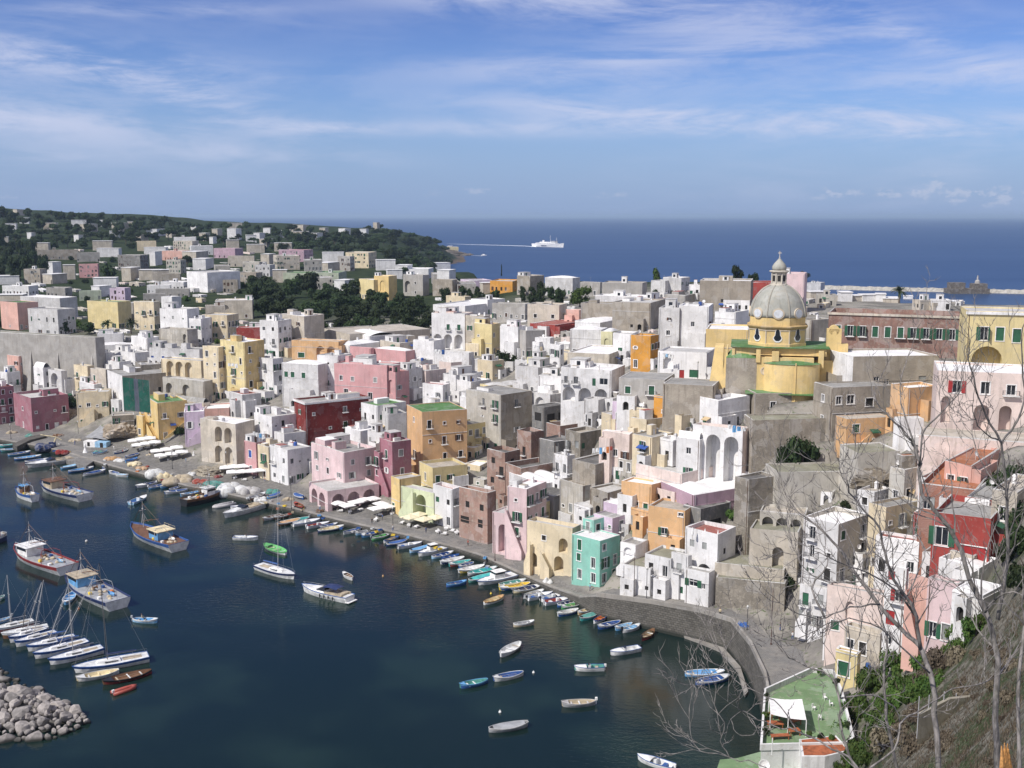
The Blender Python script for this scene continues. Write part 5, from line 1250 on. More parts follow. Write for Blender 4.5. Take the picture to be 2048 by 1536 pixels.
# ---------------- far town: small flat-roofed houses ----------------
FAR = '''70 538 46 24 b|115 524 24 20 w|139 530 22 24 b|170 528 50 22 P|100 500 112 14 b|168 505 62 14 g|216 497 42 12 w|266 510 62 26 d|318 503 22 22 w|205 482 36 15 c|286 482 52 15 c|310 495 42 10 w
250 518 50 16 A|322 540 32 18 e|352 520 40 22 A|272 535 34 20 e|300 540 42 15 c|335 548 50 14 b|352 502 60 14 s|405 503 50 14 A|362 474 62 14 w|396 492 60 12 w|455 497 62 14 V|472 512 72 16 e|508 524 46 18 A|372 482 52 18 e
40 572 72 14 w|118 576 52 14 g|212 572 34 16 l|240 576 42 20 l|172 582 60 14 M|352 564 62 12 w|308 570 62 12 w|332 578 92 14 g|300 588 60 14 g|20 590 50 12 g|440 532 40 18 A|455 560 40 20 b|500 545 50 20 b
525 466 22 8 w|575 461 24 9 w|602 463 30 12 e|590 449 16 9 p|612 450 22 10 c|654 456 20 13 p|696 457 24 10 w|735 458 22 8 w|757 445 14 14 c|566 486 34 12 c|590 500 72 18 V|568 512 62 22 e|666 505 42 14 w|692 513 34 24 g|620 520 48 26 g|722 505 62 26 c
772 520 38 16 w|668 525 48 14 d|560 540 28 20 b|602 546 72 14 z|662 545 62 18 z|640 556 50 18 A|820 530 40 16 w|842 538 60 14 w|880 526 44 12 w|905 540 42 16 w|895 563 46 24 b|926 568 52 18 g|952 561 62 14 l|985 566 40 14 p|1010 562 60 16 O|880 548 60 16 g|700 560 40 16 h|790 540 30 12 w|530 530 40 18 h|545 508 30 14 e
48 435 18 7 w|22 447 20 7 w|68 465 16 7 w|100 446 24 10 c|158 440 28 9 w|186 448 30 10 b|206 440 14 8 w|250 446 32 12 e|262 443 12 11 y|323 458 38 9 w|396 449 18 7 w|470 446 28 9 c|478 457 30 18 w|416 466 22 10 e|430 474 14 8 w|466 480 24 12 e|503 470 20 9 w|80 486 32 12 c|6 474 20 10 c|165 470 20 8 w|42 419 18 7 s|230 462 20 8 w|290 470 24 9 A|350 462 22 8 s|440 458 20 8 A|540 478 26 10 s|545 456 24 9 w|512 489 34 12 A|640 466 22 8 w|905 492 16 8 Y|716 463 14 7 w|15 552 44 12 h|1660 590 50 16 A|1705 592 44 14 e|1745 590 40 14 h|1850 600 50 16 e|1795 596 50 14 g|1888 600 50 16 w|1700 584 36 14 h|1640 584 40 14 g|1580 600 40 14 A|1770 588 30 12 w|1825 592 30 12 h|1925 602 40 14 b|120 548 40 14 A|210 556 44 14 h|420 517 44 15 h'''
far = []
for s in FAR.replace('\n', '|').split('|'):
 a = s.split()
 far.append((float(a[0]), float(a[1]), float(a[2]), float(a[3]), a[4]))
far.sort(key=lambda q: -q[2] * q[3])
n_ind = 300 - sum(1 for r_, d in HOUSES if d['cat'] != 'wall')
RF = {'w': 'W', 'c': 'L', 'z': 'N', 'M': 'N', 's': 'R', 'V': 'R'}
distant = bmesh.new(); dmats = [wallmat('w'), wallmat('e'), roofmat('W')]
for i, (uc, vt, w, hh, col) in enumerate(far):
 rr = random.Random(i * 7 + 3); col = {'M': 'z'}.get(col, col)
 vb = vt + hh + 5
 p = hit(uc, vb, Ymin=500)
 if p is None: continue
 psi = rr.choice((-1, 1)) * rr.uniform(4, 22)
 if psi < 0: psi += 90
 frac = .28 if psi < 45 else .75
 uN = uc - w / 2 + w * frac
 if i < n_ind:
  small = hh < 12
  r_ = house(uc - w / 2, uN, uc + w / 2, vt, vb, psi, col, RF.get(col, 'L' if rr.random() < .5 else 'G'), None, minor=True, par=.5, tops=False,
              rows=1 if small or hh < 18 else None, skip=.6, sh=rr.choice('gyn'), bal=0, cat='house', sur=False, hut=(.4, .5, 2.6) if rr.random() < .35 and not small else None)
 else:
  M_ = Matrix.Translation((p.x, p.y, p.z)) @ Matrix.Rotation(rad(psi), 4, 'Z')
  ww = w * p.y / F; H_ = atY(uc, vt, p.y).z - p.z
  box(distant, -ww / 2, ww / 2, 0, ww * .6, -4, H_, 0 if col in 'whl' else 1, M_)
  box(distant, -ww / 2 - .3, ww / 2 + .3, -.3, ww * .6 + .3, H_, H_ + .3, 2, M_)
if len(distant.verts):
 o = link('distant_houses', distant, dmats); tag(o, 'tiny pale houses scattered between the trees of the far hill', 'houses', kind='stuff')
# ---------------- trees ----------------
def foliage_material(name, a, b, c):
 m, t, p = newmat(name)
 P = t.new('ShaderNodeNewGeometry').outputs['Position']; rnd = t.new('ShaderNodeObjectInfo').outputs['Random']
 n = t.noise(P, .35, 3); n2 = t.noise(P, 1.8, 2)
 col = t.mix(t.ramp(n, .38, .62), c4(a), c4(b)); col = t.mix(t.m('MULTIPLY', t.ramp(n2, .5, .7), .6), col, c4(c))
 hs = t.new('ShaderNodeHueSaturation'); t.l.new(col, hs.inputs['Color']); t.l.new(t.ramp(rnd, 0, 1, .65, 1.35, False), hs.inputs['Value']); t.l.new(t.ramp(rnd, 0, 1, .485, .515, False), hs.inputs['Hue'])
 t.l.new(hs.outputs[0], p.inputs['Base Color']); p.inputs['Roughness'].default_value = .7; p.inputs['Specular IOR Level'].default_value = .2
 tr = t.new('ShaderNodeBsdfTranslucent'); t.l.new(hs.outputs[0], tr.inputs[0])
 ad = t.new('ShaderNodeMixShader'); ad.inputs[0].default_value = .2; t.l.new(p.outputs[0], ad.inputs[1]); t.l.new(tr.outputs[0], ad.inputs[2])
 t.l.new(ad.outputs[0], t.n['Material Output'].inputs['Surface'])
 return m
M_LEAF = foliage_material('dark_foliage', (.020, .036, .014), (.036, .058, .020), (.075, .095, .035))
M_LEAF2 = foliage_material('bright_foliage', (.045, .085, .018), (.075, .125, .028), (.12, .15, .04))
M_BARK = plain('bark', (.12, .095, .075), .9, 0, .3)
def crown_mesh(seed, n, kind='round', size=.13):
 r_ = random.Random(seed); bm = bmesh.new()
 lumps = []
 for k in range(13):
  a = r_.uniform(0, 2 * pi)
  if kind == 'flat': rr, zz, s = r_.uniform(0, .75), r_.uniform(.55, .8), r_.uniform(.18, .34)
  elif kind == 'tall': rr, zz, s = r_.uniform(0, .3), r_.uniform(.15, .95), r_.uniform(.15, .28)
  elif kind == 'shrub': rr, zz, s = r_.uniform(0, .7), r_.uniform(.1, .45), r_.uniform(.2, .36)
  else: rr, zz, s = r_.uniform(0, .58), r_.uniform(.30, .92), r_.uniform(.2, .36)
  lumps.append((Vector((rr * cos(a), rr * sin(a), zz)), s))
 for c, s in lumps:
  ico = bmesh.ops.create_icosphere(bm, subdivisions=1, radius=s * .62, matrix=Matrix.Translation(c))
  for v in ico['verts']: v.co += Vector((r_.uniform(-1, 1), r_.uniform(-1, 1), r_.uniform(-1, 1))) * s * .15
 for k in range(n):
  c, s = r_.choice(lumps)
  d = Vector((r_.gauss(0, 1), r_.gauss(0, 1), r_.gauss(0, 1))).normalized()
  if d.z < -.5: d.z *= -.5
  p = c + Vector((d.x, d.y, d.z * (.55 if kind == 'flat' else .85))) * s * r_.uniform(.6, 1.12)
  nrm = (d + Vector((r_.uniform(-1, 1), r_.uniform(-1, 1), r_.uniform(-.3, 1))) * .8).normalized()
  t1 = nrm.orthogonal().normalized(); t2 = nrm.cross(t1); a = r_.uniform(0, 2 * pi); e = size * r_.uniform(.5, 1.2)
  u1 = t1 * cos(a) + t2 * sin(a); u2 = nrm.cross(u1)
  bm.faces.new([bm.verts.new(p + u1 * e), bm.verts.new(p + u2 * e * .6), bm.verts.new(p - u1 * e), bm.verts.new(p - u2 * e * .6)])
 me = bpy.data.meshes.new('crown'); bm.to_mesh(me); bm.free(); return me
def trunk_mesh(seed, kind='round'):
 r_ = random.Random(seed); bm = bmesh.new(); top = .5
 tube(bm, [(0, 0, -.15), (.02, .01, .2), (.0, .03, top)], [.05, .038, .03], 6)
 for k in range(5):
  a = r_.uniform(0, 6.28); tube(bm, [(0, 0, .25 + .05 * k), (.2 * cos(a), .2 * sin(a), .45 + .05 * k), (.35 * cos(a), .35 * sin(a), .62 + .04 * k)], [.026, .018, .008], 5)
 me = bpy.data.meshes.new('trunk'); bm.to_mesh(me); bm.free(); me.materials.append(M_BARK); return me
CR = {}
for kind, cnt, num in (('round', 1100, 4), ('flat', 900, 2), ('tall', 700, 2), ('shrub', 1500, 3)):
 CR[kind] = [crown_mesh(i + hash(kind) % 1 + len(kind) * 10, cnt, kind, .085 if kind == 'shrub' else .10) for i in range(num)]
TRK = [trunk_mesh(i) for i in range(2)]
TREES = []
def tree(p, rad_, hgt, kind='round', mat=None, name='tree', seed=0, label=None, group=None, cat='tree', rz=None):
 r_ = random.Random(seed); mat = mat or M_LEAF
 root = empty(name, p, rz if rz is not None else r_.uniform(0, 6.28))
 me = r_.choice(CR[kind])
 key = (me.name, mat.name)
 if key not in CR:
  m2 = me.copy(); m2.materials.clear(); m2.materials.append(mat); m2.name = 'crown'; CR[key] = m2
 c = link('crown', CR[key], None, root); c.scale = (rad_, rad_, hgt)
 t_ = link('trunk', r_.choice(TRK), None, root); t_.scale = (rad_, rad_, hgt)
 tag(root, label, cat, group)
 return root
def inpoly(u, v, poly):
 c = False; n = len(poly)
 for i in range(n):
  x1, y1 = poly[i]; x2, y2 = poly[(i + 1) % n]
  if (y1 > v) != (y2 > v) and u < (x2 - x1) * (v - y1) / (y2 - y1) + x1: c = not c
 return c
def zone(poly, n, px, name, label, group, kinds=('round',), mat=None, hr=1.15, seed=1, spread=.62):
 """n trees standing over a patch; px = crown width seen in the photo"""
 r_ = random.Random(seed); us = [p[0] for p in poly]; vs = [p[1] for p in poly]; out = []
 tries = 0
 while len(out) < n and tries < 6000:
  tries += 1
  u, v = r_.uniform(min(us), max(us)), r_.uniform(min(vs), max(vs))
  if not inpoly(u, v, poly): continue
  w = px * r_.uniform(.7, 1.3)
  if any(abs(u - a) < (w + b_) * .5 * spread and abs(v - b) < (w + b_) * .32 * spread for a, b, b_ in out): continue
  p = hit(u, v + w * .35, Ymin=250)
  if p is None or p.z < 1.5: continue
  # keep off the houses
  bad = False
  for c_ in CARVE:
   q = c_[0].inverted() @ Vector((p.x, p.y, 0)) if False else None
  rad_ = w * p.y / F * .5; rad_ = min(rad_, 14)
  out.append((u, v, w)); 
  tree(Vector((p.x, p.y, p.z - .5)), rad_, rad_ * 2 * hr * r_.uniform(.8, 1.1), r_.choice(kinds), mat, name, seed * 1000 + len(out), label, group)
 return out
zone([(500, 560), (620, 565), (700, 575), (760, 592), (850, 604), (866, 655), (700, 662), (640, 654), (520, 615)], 78, 50, 'tree', 'dark leafy tree in the dense grove behind the white houses', 'trees of the central grove', seed=1, hr=.66, spread=.46)
zone([(0, 485), (70, 500), (95, 540), (60, 560), (0, 560)], 20, 36, 'tree', 'big dark tree in the wooded slope at the left edge', 'trees of the wooded left slope', seed=2)
zone([(0, 422), (150, 430), (330, 440), (350, 475), (200, 480), (100, 490), (0, 500)], 64, 36, 'tree', 'dark tree on the far wooded hill at left', 'trees of the far left hill', ('round', 'round', 'flat'), seed=3, hr=.62, spread=.5)
zone([(350, 446), (420, 448), (620, 455), (640, 480), (520, 500), (420, 480), (350, 478)], 44, 28, 'tree', 'small dark tree between the far houses below the horizon', 'trees among the far houses', ('round', 'flat'), seed=4, hr=.65, spread=.5)
zone([(590, 470), (760, 452), (850, 470), (890, 492), (885, 515), (820, 530), (760, 500), (640, 495), (590, 490)], 64, 38, 'tree', 'dark tree on the wooded headland', 'trees of the headland', ('round', 'flat'), seed=5, hr=.6, spread=.42)
zone([(790, 518), (900, 516), (915, 535), (800, 545)], 9, 32, 'tree', 'broad umbrella pine below the headland', 'pines below the headland', ('flat',), seed=6, hr=.8)
zone([(880, 585), (1000, 590), (1010, 600), (890, 605)], 8, 26, 'tree', 'green garden tree behind the white verandah house', 'garden trees behind the verandah house', seed=7)
zone([(1036, 578), (1130, 585), (1120, 605), (1040, 602)], 9, 28, 'tree', 'dark garden tree below the two domed house', 'garden trees below the domed house', seed=8)
def T1(u, vt, vb, w, label, kind='round', mat=None, name='tree', Ymin=150, seed=0):
 p = hit(u, vb, Ymin=Ymin)
 top = atY(u, vt, p.y).z
 return tree(Vector((p.x, p.y, p.z - .3)), w * p.y / F / 2, (top - p.z) / (.98 if kind != 'shrub' else .72), kind, mat, name, seed or int(u), label, None, 'tree' if name == 'tree' else 'shrub' if name == 'shrub' else 'tree')
T1(1312, 534, 578, 44, 'tall loose green tree standing against the sea', 'tall', M_LEAF2, Ymin=400)
T1(1475, 536, 572, 34, 'round dark tree left of the dome', Ymin=400)
T1(1506, 546, 575, 30, 'low dark tree touching the dome', Ymin=400, seed=4)
T1(1606, 540, 572, 36, 'dark flat topped tree right of the plain pink house', 'flat', Ymin=400)
T1(1160, 578, 614, 60, 'bright green broad tree beside the brown blank houses', 'round', M_LEAF2, Ymin=400)
T1(1310, 580, 606, 28, 'small green tree in front of the loose tall tree', Ymin=400)
T1(1345, 582, 608, 26, 'small tree beside the white stepped house by the sea', Ymin=400)
T1(1003, 527, 560, 7, 'slim dark cypress against the sea', 'tall', Ymin=500, name='cypress')
T1(215, 530, 568, 52, 'broad tree among the far left houses', Ymin=500)
T1(375, 510, 535, 46, 'umbrella pine above the large white block', 'flat', Ymin=600)
T1(130, 640, 668, 50, 'round garden tree beside the grey villa', Ymin=420)
T1(178, 645, 668, 44, 'dark garden tree left of the palms', Ymin=420)
T1(1015, 700, 738, 56, 'big grey green bush on a wall below the blank white house', 'shrub', None, 'shrub')
T1(1605, 868, 928, 84, 'large dark bush on the ledge under the church', 'shrub', None, 'shrub')
T1(1572, 880, 925, 50, 'dark bush left of the large one under the church', 'shrub', None, 'shrub', seed=9)
T1(1530, 1145, 1185, 80, 'dark hedge bush above the long garden wall', 'shrub', None, 'shrub')
T1(1565, 1140, 1180, 60, 'dark bush at the corner of the garden wall', 'shrub', None, 'shrub', seed=3)
T1(1495, 1158, 1186, 50, 'low dark bush at the left of the garden wall', 'shrub', None, 'shrub', seed=5)
T1(1545, 1058, 1090, 44, 'hanging green creeper bush by the dark arches', 'shrub', M_LEAF2, 'shrub', seed=6)
T1(1578, 1070, 1100, 40, 'green bush on the arched terrace wall', 'shrub', M_LEAF2, 'shrub', seed=2)
T1(1760, 890, 925, 40, 'dry shrub on the brown rock outcrop', 'shrub', None, 'shrub')
T1(598, 925, 950, 30, 'potted greenery beside the pale pink house', 'shrub', M_LEAF2, 'shrub')
T1(690, 838, 862, 34, 'green plants on the terrace right of the red house', 'shrub', None, 'shrub')
T1(912, 952, 974, 26, 'small green plant on the flowered red terrace', 'shrub', M_LEAF2, 'shrub')
T1(1148, 700, 716, 22, 'green bush by the stair of the pale grey house', 'shrub', M_LEAF2, 'shrub')
T1(1285, 995, 1012, 20, 'flower bush beside the orange house', 'shrub', None, 'shrub')
T1(1360, 1035, 1060, 20, 'small tree on the ledge of the peach house', 'shrub', None, 'shrub')
T1(1380, 1220, 1262, 26, 'green plant growing out of the harbour wall', 'shrub', M_LEAF2, 'shrub')
T1(1448, 1240, 1280, 20, 'weeds growing out of the harbour wall at the bend', 'shrub', M_LEAF2, 'shrub')
M_PALM = foliage_material('palm_fronds', (.03, .05, .02), (.05, .075, .03), (.09, .10, .05))
def palm(u, vt, vb, label, name='palm_tree'):
 p = hit(u, vb, Ymin=400); H_ = atY(u, vt, p.y).z - p.z; root = empty(name, p); tag(root, label, 'palm')
 bm = bmesh.new(); tube(bm, [(0, 0, -1), (.1, 0, H_ * .4), (0, 0, H_ * .62)], [.45, .36, .4], 8); link('trunk', bm, M_BARK, root)
 bm = bmesh.new(); r_ = random.Random(int(u))
 for k in range(46):
  a = r_.uniform(0, 6.28); el = r_.uniform(-.5, 1.35); L = H_ * .48 * r_.uniform(.8, 1.1)
  pr = None; w = .28
  for s in range(7):
   t_ = s / 6; x = L * t_ * cos(el) * (1 - .1 * t_); zz = H_ * .62 + L * t_ * sin(el) - 1.5 * t_ * t_ * L * .28
   c = Vector((x * cos(a), x * sin(a), zz)); side = Vector((-sin(a), cos(a), 0)) * w * (1.4 - t_ * 1.2)
   q = (bm.verts.new(c + side - Vector((0, 0, .18))), bm.verts.new(c), bm.verts.new(c - side - Vector((0, 0, .18))))
   if pr: bm.faces.new((pr[0], pr[1], q[1], q[0])); bm.faces.new((pr[1], pr[2], q[2], q[1]))
   pr = q
 link('fronds', bm, M_PALM, root)
palm(262, 630, 668, 'larger palm in the garden behind the white stepped house'); palm(216, 634, 668, 'smaller palm left of the large one in the garden')
palm(546, 552, 590, 'palm rising from the left end of the grove'); palm(1798, 566, 606, 'single palm behind the roof of the long red palace')
# ---------------- far harbour moles, ferry ----------------
M_ROCKP = stucco('pale_rock', (.42, .40, .35), .5)
def mole(u0, v0, u1, v1, hgt, label, name='breakwater'):
 a, b = atZ(u0, v0, 0), atZ(u1, v1, 0); d = b - a; L = d.length; n = Vector((-d.y, d.x, 0)).normalized()
 bm = bmesh.new(); N_ = int(L / 3); rows = []
 r_ = random.Random(3)
 for i in range(N_ + 1):
  c = a.lerp(b, i / N_); rows.append([bm.verts.new(c + n * o + Vector((r_.uniform(-1, 1), r_.uniform(-1, 1), (z_ * hgt + r_.uniform(-.6, .6)) if z_ > -.2 else -1))) for o, z_ in ((-7, -.3), (-4, .5), (-1, 1), (3, 1), (6, .5), (9, -.3))])
 for A, B in zip(rows, rows[1:]):
  for k in range(5): bm.faces.new((A[k], B[k], B[k + 1], A[k + 1]))
 o = link(name, bm, M_ROCKP); tag(o, label, 'breakwater'); return o
mole(1640, 578, 2260, 592, 4.0, 'long pale rock breakwater beyond the palace roofs')
p = atZ(1935, 587, 0); root = empty('pier_fort', (p.x, p.y, 0)); tag(root, 'small dark block with a light turret on the far breakwater', 'fort')
bm = bmesh.new(); box(bm, -22, 22, -6, 12, 0, 5.5); box(bm, -20, -4, -3, 8, 5.5, 12); box(bm, 5, 20, -4, 8, 5.5, 11); link('wall', bm, stucco('fort', (.16, .14, .12), .5), root)
bm = bmesh.new(); lathe(bm, [(3, 11), (2.6, 14), (1, 15), (.8, 19), (.2, 20)], 10, 0, Matrix.Translation((11, 2, 0))); link('turret', bm, wallmat('g'), root)
def ferry():
 a, b = atZ(1067, 493, 0), atZ(1128, 495, 0); d = b - a; L = d.length; ang = math.atan2(d.y, d.x)
 root = empty('ferry', (a + b) / 2, ang - .0); tag(root, 'white passenger ferry steaming right on the open sea', 'ferry')
 s = L / 2; bm = bmesh.new()
 st = [(-s, 7.5, 8.5), (-s * .8, 8, 8), (0, 8, 7.6), (s * .6, 7, 9), (s * .85, 4, 10.5), (s, .4, 12)]
 rows = []
 for x, bw, zt_ in st:
  rows.append([bm.verts.new(q) for q in ((x - (3 if x > 0 else 0), -bw * .7, -1), (x, -bw, zt_), (x, bw, zt_), (x - (3 if x > 0 else 0), bw * .7, -1))])
 for A, B in zip(rows, rows[1:]):
  for k in range(3): bm.faces.new((A[k], B[k], B[k + 1], A[k + 1]))
 bm.faces.new(rows[0]); bmesh.ops.recalc_face_normals(bm, faces=bm.faces); link('hull', bm, M_WHITE, root)
 bm = bmesh.new(); box(bm, -s * .75, s * .55, -6.5, 6.5, 7.4, 11); box(bm, -s * .5, s * .5, -5.5, 5.5, 11, 14); box(bm, s * .25, s * .5, -6.5, 6.5, 14, 16.5)
 sp_ = link('superstructure', bm, M_WHITE, root)
 bm = bmesh.new(); box(bm, s * .26, s * .502, -6.52, 6.52, 14.8, 15.8); box(bm, -s * .7, s * .5, -6.53, 6.53, 8.6, 9.5); link('window', bm, plain('ship_glass', (.12, .14, .18), .3), sp_)
 bm = bmesh.new(); lathe(bm, [(2.6, 11), (2.4, 18), (2.0, 18.2)], 10, 0, Matrix.Translation((-s * .33, 0, 0)) @ Matrix.Scale(1.4, 4, (1, 0, 0))); link('funnel', bm, M_WHITE, root)
 for x, zt_ in ((s * .12, 32), (s * .52, 26)): 
  bm = bmesh.new(); tube(bm, [(x, 0, 13), (x, 0, zt_)], .45, 5); box(bm, x - .3, x + .3, -2.5, 2.5, zt_ - 6, zt_ - 5.4); link('mast', bm, M_WHITE, root)
 bm = bmesh.new(); box(bm, -s * .36, s * .0, -8.15, -8.02, 3.4, 4.6); link('name_stripe', bm, plain('navy_paint', (.03, .05, .12), .5), root)
ferry()
M_FOAM = plain('foam', (.75, .80, .85), .6, 0, .05)
def wake(pts, name, label, wds):
 bm = bmesh.new(); pr = None; ps_ = [atZ(u, v, .25) for u, v in pts]
 for i, p in enumerate(ps_):
  q = (bm.verts.new(p + Vector((0, -wds[i], 0))), bm.verts.new(p + Vector((0, wds[i], 0))))
  if pr: bm.faces.new((pr[0], q[0], q[1], pr[1]))
  pr = q
 o = link(name, bm, M_FOAM); tag(o, label, 'wake', kind='stuff')
wake([(1072, 493.5), (1050, 492), (1000, 490.5), (940, 489), (893, 487.5)], 'wake', 'white wake trailing behind the ferry', [26, 22, 18, 14, 4])
def speedboat_far(u0, u1, v):
 a, b = atZ(u0, v, 0), atZ(u1, v, 0); c = (a + b) / 2; L = (b - a).length; root = empty('motorboat', c); tag(root, 'tiny white motorboat off the headland point', 'boat')
 bm = bmesh.new(); prism(bm, [(-L / 2, -L * .15), (L * .25, -L * .15), (L / 2, 0), (L * .25, L * .15), (-L / 2, L * .15)], -.3, L * .12); link('hull', bm, M_WHITE, root)
 bm = bmesh.new(); box(bm, -L * .25, L * .1, -L * .1, L * .1, L * .12, L * .25); link('cabin', bm, M_WHITE, root)
speedboat_far(962, 974, 511)
wake([(964, 512), (950, 511), (935, 510.5)], 'wake', 'thin white wake of the tiny motorboat', [6, 4, 2])
# rocks at the point of the headland
bm = bmesh.new(); r_ = random.Random(5)
for k in range(26):
 u = 885 + k * 2.4; p = atZ(u, 511 + r_.uniform(-3, 2), 0)
 ico = bmesh.ops.create_icosphere(bm, subdivisions=1, radius=r_.uniform(14, 26) * (1.1 - k / 40), matrix=Matrix.Translation((p.x, p.y + 8, -2)) @ Matrix.Diagonal((1.2, 1.4, .5 * (1.4 - k / 26), 1)))
 for v in ico['verts']: v.co += Vector((r_.uniform(-4, 4), r_.uniform(-4, 4), r_.uniform(-2, 2)))
struct('headland_rocks', bm, stucco('dark_rock', (.13, .105, .08), .5))
p = atZ(905, 503, 0); house(893, 897, 917, 494, 503, 12, 'Y', 'L', 'yellow villa on the rocky point of the headland', minor=True, Y=p.y, tops=False, rows=1, par=.3) 
# ---------------- boats ----------------
BC = dict(W=(.76, .76, .74), w=(.66, .67, .66), b=(.035, .10, .30), B=(.02, .035, .11), l=(.13, .34, .60), L=(.30, .50, .68), t=(.06, .42, .40), T=(.10, .30, .26), g=(.13, .42, .14), G=(.05, .22, .10),
          r=(.34, .07, .05), R=(.22, .03, .03), o=(.60, .20, .06), c=(.70, .60, .38), y=(.72, .52, .06), n=(.16, .08, .04), k=(.02, .02, .022), a=(.33, .34, .35), A=(.48, .47, .46), e=(.45, .38, .27), s=(.50, .30, .14))
def bmat(c): return plain('boat_' + c, BC[c], .5, 0, .2, .8)
BOATS = []
def hull(L, B, Hh, stern='transom', sheer=.25, fore=.12):
 """stations from stern (x=-L/2) to bow; returns outer and inner rows"""
 n = 11; st = []
 for i in range(n):
  t = i / (n - 1); x = -L / 2 + L * t
  if stern == 'transom': w = .82 + .18 * min(1, t / .35) if t < .5 else cos((t - .5) / .5 * pi / 2) ** .62
  else: w = sin(pi * (.02 + .96 * t)) ** .62
  w = max(w, .02) * B / 2
  zt = Hh * (1 + sheer * (2 * t - .85) ** 2 * (1.3 if t > .4 else .8))
  st.append((x + (L * .035 * t ** 3), w, zt))
 return st
def loft(bm, st, w_in=.0, z0=-.25, mi=0, inner=False, floor=.15, band=None, bmi=1):
 rows = []
 for i, (x, w, zt) in enumerate(st):
  if inner:
   wi = max(.01, w - w_in); rows.append([bm.verts.new(q) for q in ((x * .985, -wi, zt), (x * .96, -wi * .8, floor), (x * .96, wi * .8, floor), (x * .985, wi, zt))])
  else:
   zb = zt * .62
   t = i / (len(st) - 1); rake = 1 - .10 * max(0, t - .5) * 2
   rows.append([bm.verts.new(q) for q in ((x * rake, 0, z0), (x * rake, -w * .62, z0 + .12), (x * (1 + rake) / 2, -w * .93, zb), (x, -w, zt), (x, w, zt), (x * (1 + rake) / 2, w * .93, zb), (x * rake, w * .62, z0 + .12), (x * rake, 0, z0))])
 for A, Bq in zip(rows, rows[1:]):
  m = len(A)
  for k in range(m - 1):
   if not inner and k == 3: continue
   f = bm.faces.new((A[k], Bq[k], Bq[k + 1], A[k + 1])); f.material_index = bmi if (band and not inner and k in (2, 4)) else mi
 if not inner: bm.faces.new(rows[0][0:4] + rows[0][4:7][0:3]).material_index = mi
 else: bm.faces.new(rows[0]).material_index = mi; bm.faces.new(rows[-1]).material_index = mi
 return rows
def outboard(parent, x, z, col='k'):
 bm = bmesh.new(); box(bm, x - .42, x - .02, -.17, .17, z + .05, z + .55); box(bm, x - .26, x - .12, -.06, .06, z - .7, z + .05); bmesh.ops.bevel(bm, geom=bm.edges[:], offset=.03, segments=1)
 link('outboard_motor', bm, bmat(col), parent)
def place(u0, v0, u1, v1, z=0.0):
 """bow pixel, stern pixel at the waterline"""
 a, b = atZ(u0, v0, z), atZ(u1, v1, z); d = a - b
 return (a + b) / 2, d.length, math.atan2(d.y, d.x)
